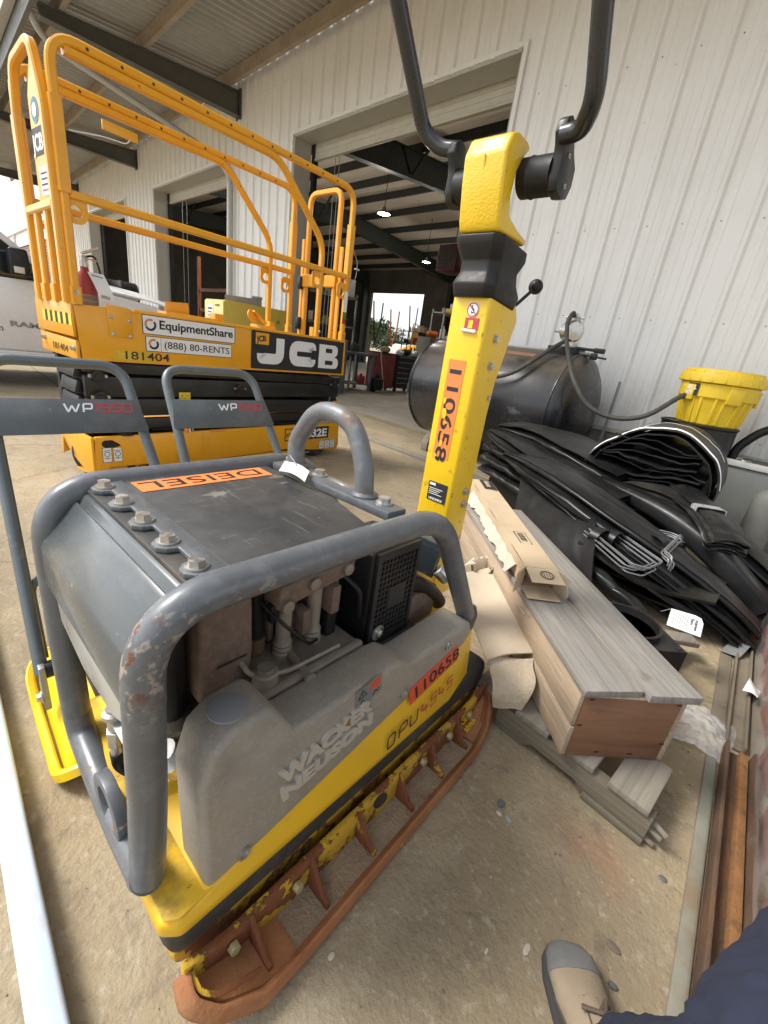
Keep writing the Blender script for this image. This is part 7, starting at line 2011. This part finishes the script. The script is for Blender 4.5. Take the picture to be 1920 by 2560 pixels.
for z in (.9, 1.45, 2.1):
    for y_ in (0, 1.8):
        MB().box(-2.35, -.05, y_ - .03, y_ + .03, z, z + .1).build('beam', m_rack, rk)
for i in range(5):
    z = (.101, 1.001, 1.551, .101, 1.551)[i]
    MB().box(-2.3 + .42 * i, -2.3 + .42 * i + .36, .2 + .1 * (i % 3), 1.1, z, z + .35 - .05 * (i % 2)).build('stored_box', (m_dark, m_card, m_galv, m_card, m_dark)[i], rk, bevel=.01)
# pegboard clutter on back wall
clk = thing('wall_clock', 'round white wall clock on the dark shop wall', 'clock', (-7.5, 10.9, 2.35), 0)
MB().lathe([(.19, 0), (.19, .04), (.17, .045)], (0, 0, 0), (.3, -1, 0), 28).build('case', m_black, clk)
MB().lathe([(.165, 0), (.165, .003)], (.014, -.046, 0), (.3, -1, 0), 28).build('face', m_white, clk)
MB().cyl((0, .02, 0), (0, .02, 3.0), .012, seg=6).build('hanger', m_dark, clk)

# ---------------------------------------------------------------- far outside the rear door
bm2 = thing('boom_lift', 'yellow lift platform parked outside the rear shop door', 'lift', (-20.6, 23.6, 0), 20)
MB().box(-.8, .8, -1.2, 1.2, .3, 1.0).build('chassis', m_jcb, bm2, bevel=.03)
for x in (-.5, .5):
    MB().rect([(x, -.3, 1.0), (x, -.3, 2.9), (x, .5, 2.9), (x, .5, 1.0)], .06, .06, (1, 0, 0), .12).build('guard_rail', m_jcb, bm2)
MB().box(-.5, .5, -.33, -.27, 1.6, 2.6).build('front_panel', m_jcb, bm2, bevel=.02)
for i in range(4):
    MB().box(-.45 + .24 * i, -.33 + .24 * i, -.345, -.335, 1.1, 1.4).build('hazard_stripe', m_ink, bm2)
for x in (-.8, .8):
    for y_ in (-.85, .85):
        MB().cyl((x - .1, y_, .35), (x + .1, y_, .35), .35, seg=20).build('wheel', m_rubber, bm2, bevel=.03)
m_leaf = M('leaf_green', (0.075, 0.105, 0.03), .6, var=.3, vscale=1.2)
m_leafd = M('leaf_dark', (0.045, 0.07, 0.022), .6, var=.3, vscale=1.2)
m_bark = M('bark', (.10, .075, .05), .9)
def tree(x, y_, h, r, label, seed, mat):
    t = thing('tree', label, 'tree', (x, y_, 0), 0, 'trees beyond the rear yard')
    rr = random.Random(seed)
    b = MB().tube([(0, 0, 0), (.1, .05, h * .3), (-.05, .1, h * .62)], .28, 10, bend=1, scales=None)
    for k in range(6):
        a = k * 1.05
        b.tube([(0, .05, h * (.3 + .05 * k)), (r * .5 * math.cos(a), r * .5 * math.sin(a), h * (.5 + .05 * k))], .07, 6)
    b.build('trunk', m_bark, t)
    c = MB()
    clumps = [(Vector((rr.uniform(-.7, .7) * r, rr.uniform(-.7, .7) * r, h * rr.uniform(.35, .92))), rr.uniform(.25, .45) * r) for _ in range(26)]
    for cc_, cr__ in clumps:
        for _ in range(75):
            d = Vector((rr.gauss(0, 1), rr.gauss(0, 1), rr.gauss(0, .8))).normalized() * cr__ * rr.uniform(.6, 1.05)
            p = cc_ + d
            q = Quaternion((rr.uniform(-1, 1), rr.uniform(-1, 1), rr.uniform(-1, 1)), rr.uniform(0, 3)).to_matrix()
            s_ = rr.uniform(.12, .26)
            c.add([p + q @ Vector(v) for v in ((-s_, 0, 0), (0, -s_ * .5, 0), (s_, 0, 0), (0, s_ * .5, 0))], [(0, 1, 2, 3)])
    c.build('crown', mat, t, smooth=0)
tree(-37.8, 34.6, 4.2, 1.9, 'round green tree left of centre in the rear doorway', 3, m_leaf)
tree(-49.0, 49, 4.0, 2.8, 'darker tree farther back in the rear doorway', 5, m_leafd)
tree(-33.5, 47, 3.2, 2.4, 'low hazy tree right of the yellow lift outside', 8, m_leafd)
tree(-52.0, 47, 4.6, 3.0, 'far green tree at the left edge of the rear doorway', 11, m_leaf)
for i, (x, y_, mt, lb) in enumerate(((-31.5, 34.5, m_truck, 'white vehicle parked far behind the rear door'), (-28.4, 33.0, m_jcb, 'yellow machine parked far behind the rear door'))):
    t = thing('parked_vehicle', lb, 'vehicle', (x, y_, 0), 30)
    MB().prism([(-2.2, .4), (2.2, .4), (2.25, .95), (1.2, 1.1), (.6, 1.65), (-1.2, 1.7), (-2.2, 1.1)], -.9, .9, 1).build('body', mt, t, bevel=.08, bseg=3)
    for a in (-1.4, 1.4):
        for b in (-.85, .85):
            MB().cyl((a, b - .12, .36), (a, b + .12, .36), .36, seg=18).build('wheel', m_rubber, t)
# lamp post far away
lp = thing('light_pole', 'thin light pole far outside the rear shop door', 'light pole', (-36.0, 44.0, 0), 0)
MB().cyl((0, 0, 0), (0, 0, 8.5), .09, .05, seg=10).build('pole', m_galv, lp)
MB().bar((0, 0, 8.4), (1.0, 0, 8.5), .1, .08).build('arm', m_galv, lp)

# ---------------------------------------------------------------- brick and metal building far left
m_brick = M('far_brick', (0.24, 0.12, 0.075), .9, var=.15, vscale=3)
nt = m_brick.node_tree
bt_ = nt.nodes.new('ShaderNodeTexBrick')
bt_.inputs['Scale'].default_value = 1.0
bt_.inputs['Color1'].default_value = (0.25, 0.125, 0.08, 1)
bt_.inputs['Color2'].default_value = (0.17, 0.085, 0.06, 1)
bt_.inputs['Mortar'].default_value = (0.36, 0.32, 0.27, 1)
bt_.inputs['Brick Width'].default_value = .40
bt_.inputs['Row Height'].default_value = .15
bt_.inputs['Mortar Size'].default_value = .018
tcx = nt.nodes.new('ShaderNodeTexCoord')
mpx = nt.nodes.new('ShaderNodeMapping')
mpx.inputs['Rotation'].default_value = (R(90), 0, R(90))
nt.links.new(tcx.outputs['Object'], mpx.inputs[0])
sx_ = nt.nodes.new('ShaderNodeSeparateXYZ')
cx_ = nt.nodes.new('ShaderNodeCombineXYZ')
nt.links.new(tcx.outputs['Object'], sx_.inputs[0])
nt.links.new(sx_.outputs[0], cx_.inputs[0])
nt.links.new(sx_.outputs[2], cx_.inputs[1])
nt.links.new(cx_.outputs[0], bt_.inputs['Vector'])
nt.links.new(bt_.outputs[0], nt.nodes['Principled BSDF'].inputs['Base Color'])
fbd = thing('brick_building', 'low brick building with white metal fascia beyond the truck', 'building', (-28, 5.25, 0), 0)
MB().box(-34, 0, 0, 7, 0, 3.98).build('brick_wall', m_brick, fbd, smooth=0)
MB().box(-34.2, .1, -.06, 7, 3.98, 4.72).build('fascia', m_wall, fbd, smooth=0)
MB().box(-34.3, .2, -.2, 7, 4.72, 4.86).build('roof_edge', m_wall, fbd, smooth=0)
for x in (-12.4, -20.0, -6.4):
    MB().cyl((x, -.12, 0), (x, -.12, 4.7), .08, seg=10).build('downspout', m_wall, fbd)
for x in (-17.0, -10.0):
    wf = MB().box(x, x + 2.6, -.05, -.001, 1.0, 3.3).build('window_surround', m_cream, fbd)
    MB().box(x + .18, x + 2.42, -.056, -.0505, 1.18, 3.12).build('brick_infill', m_brick, wf)
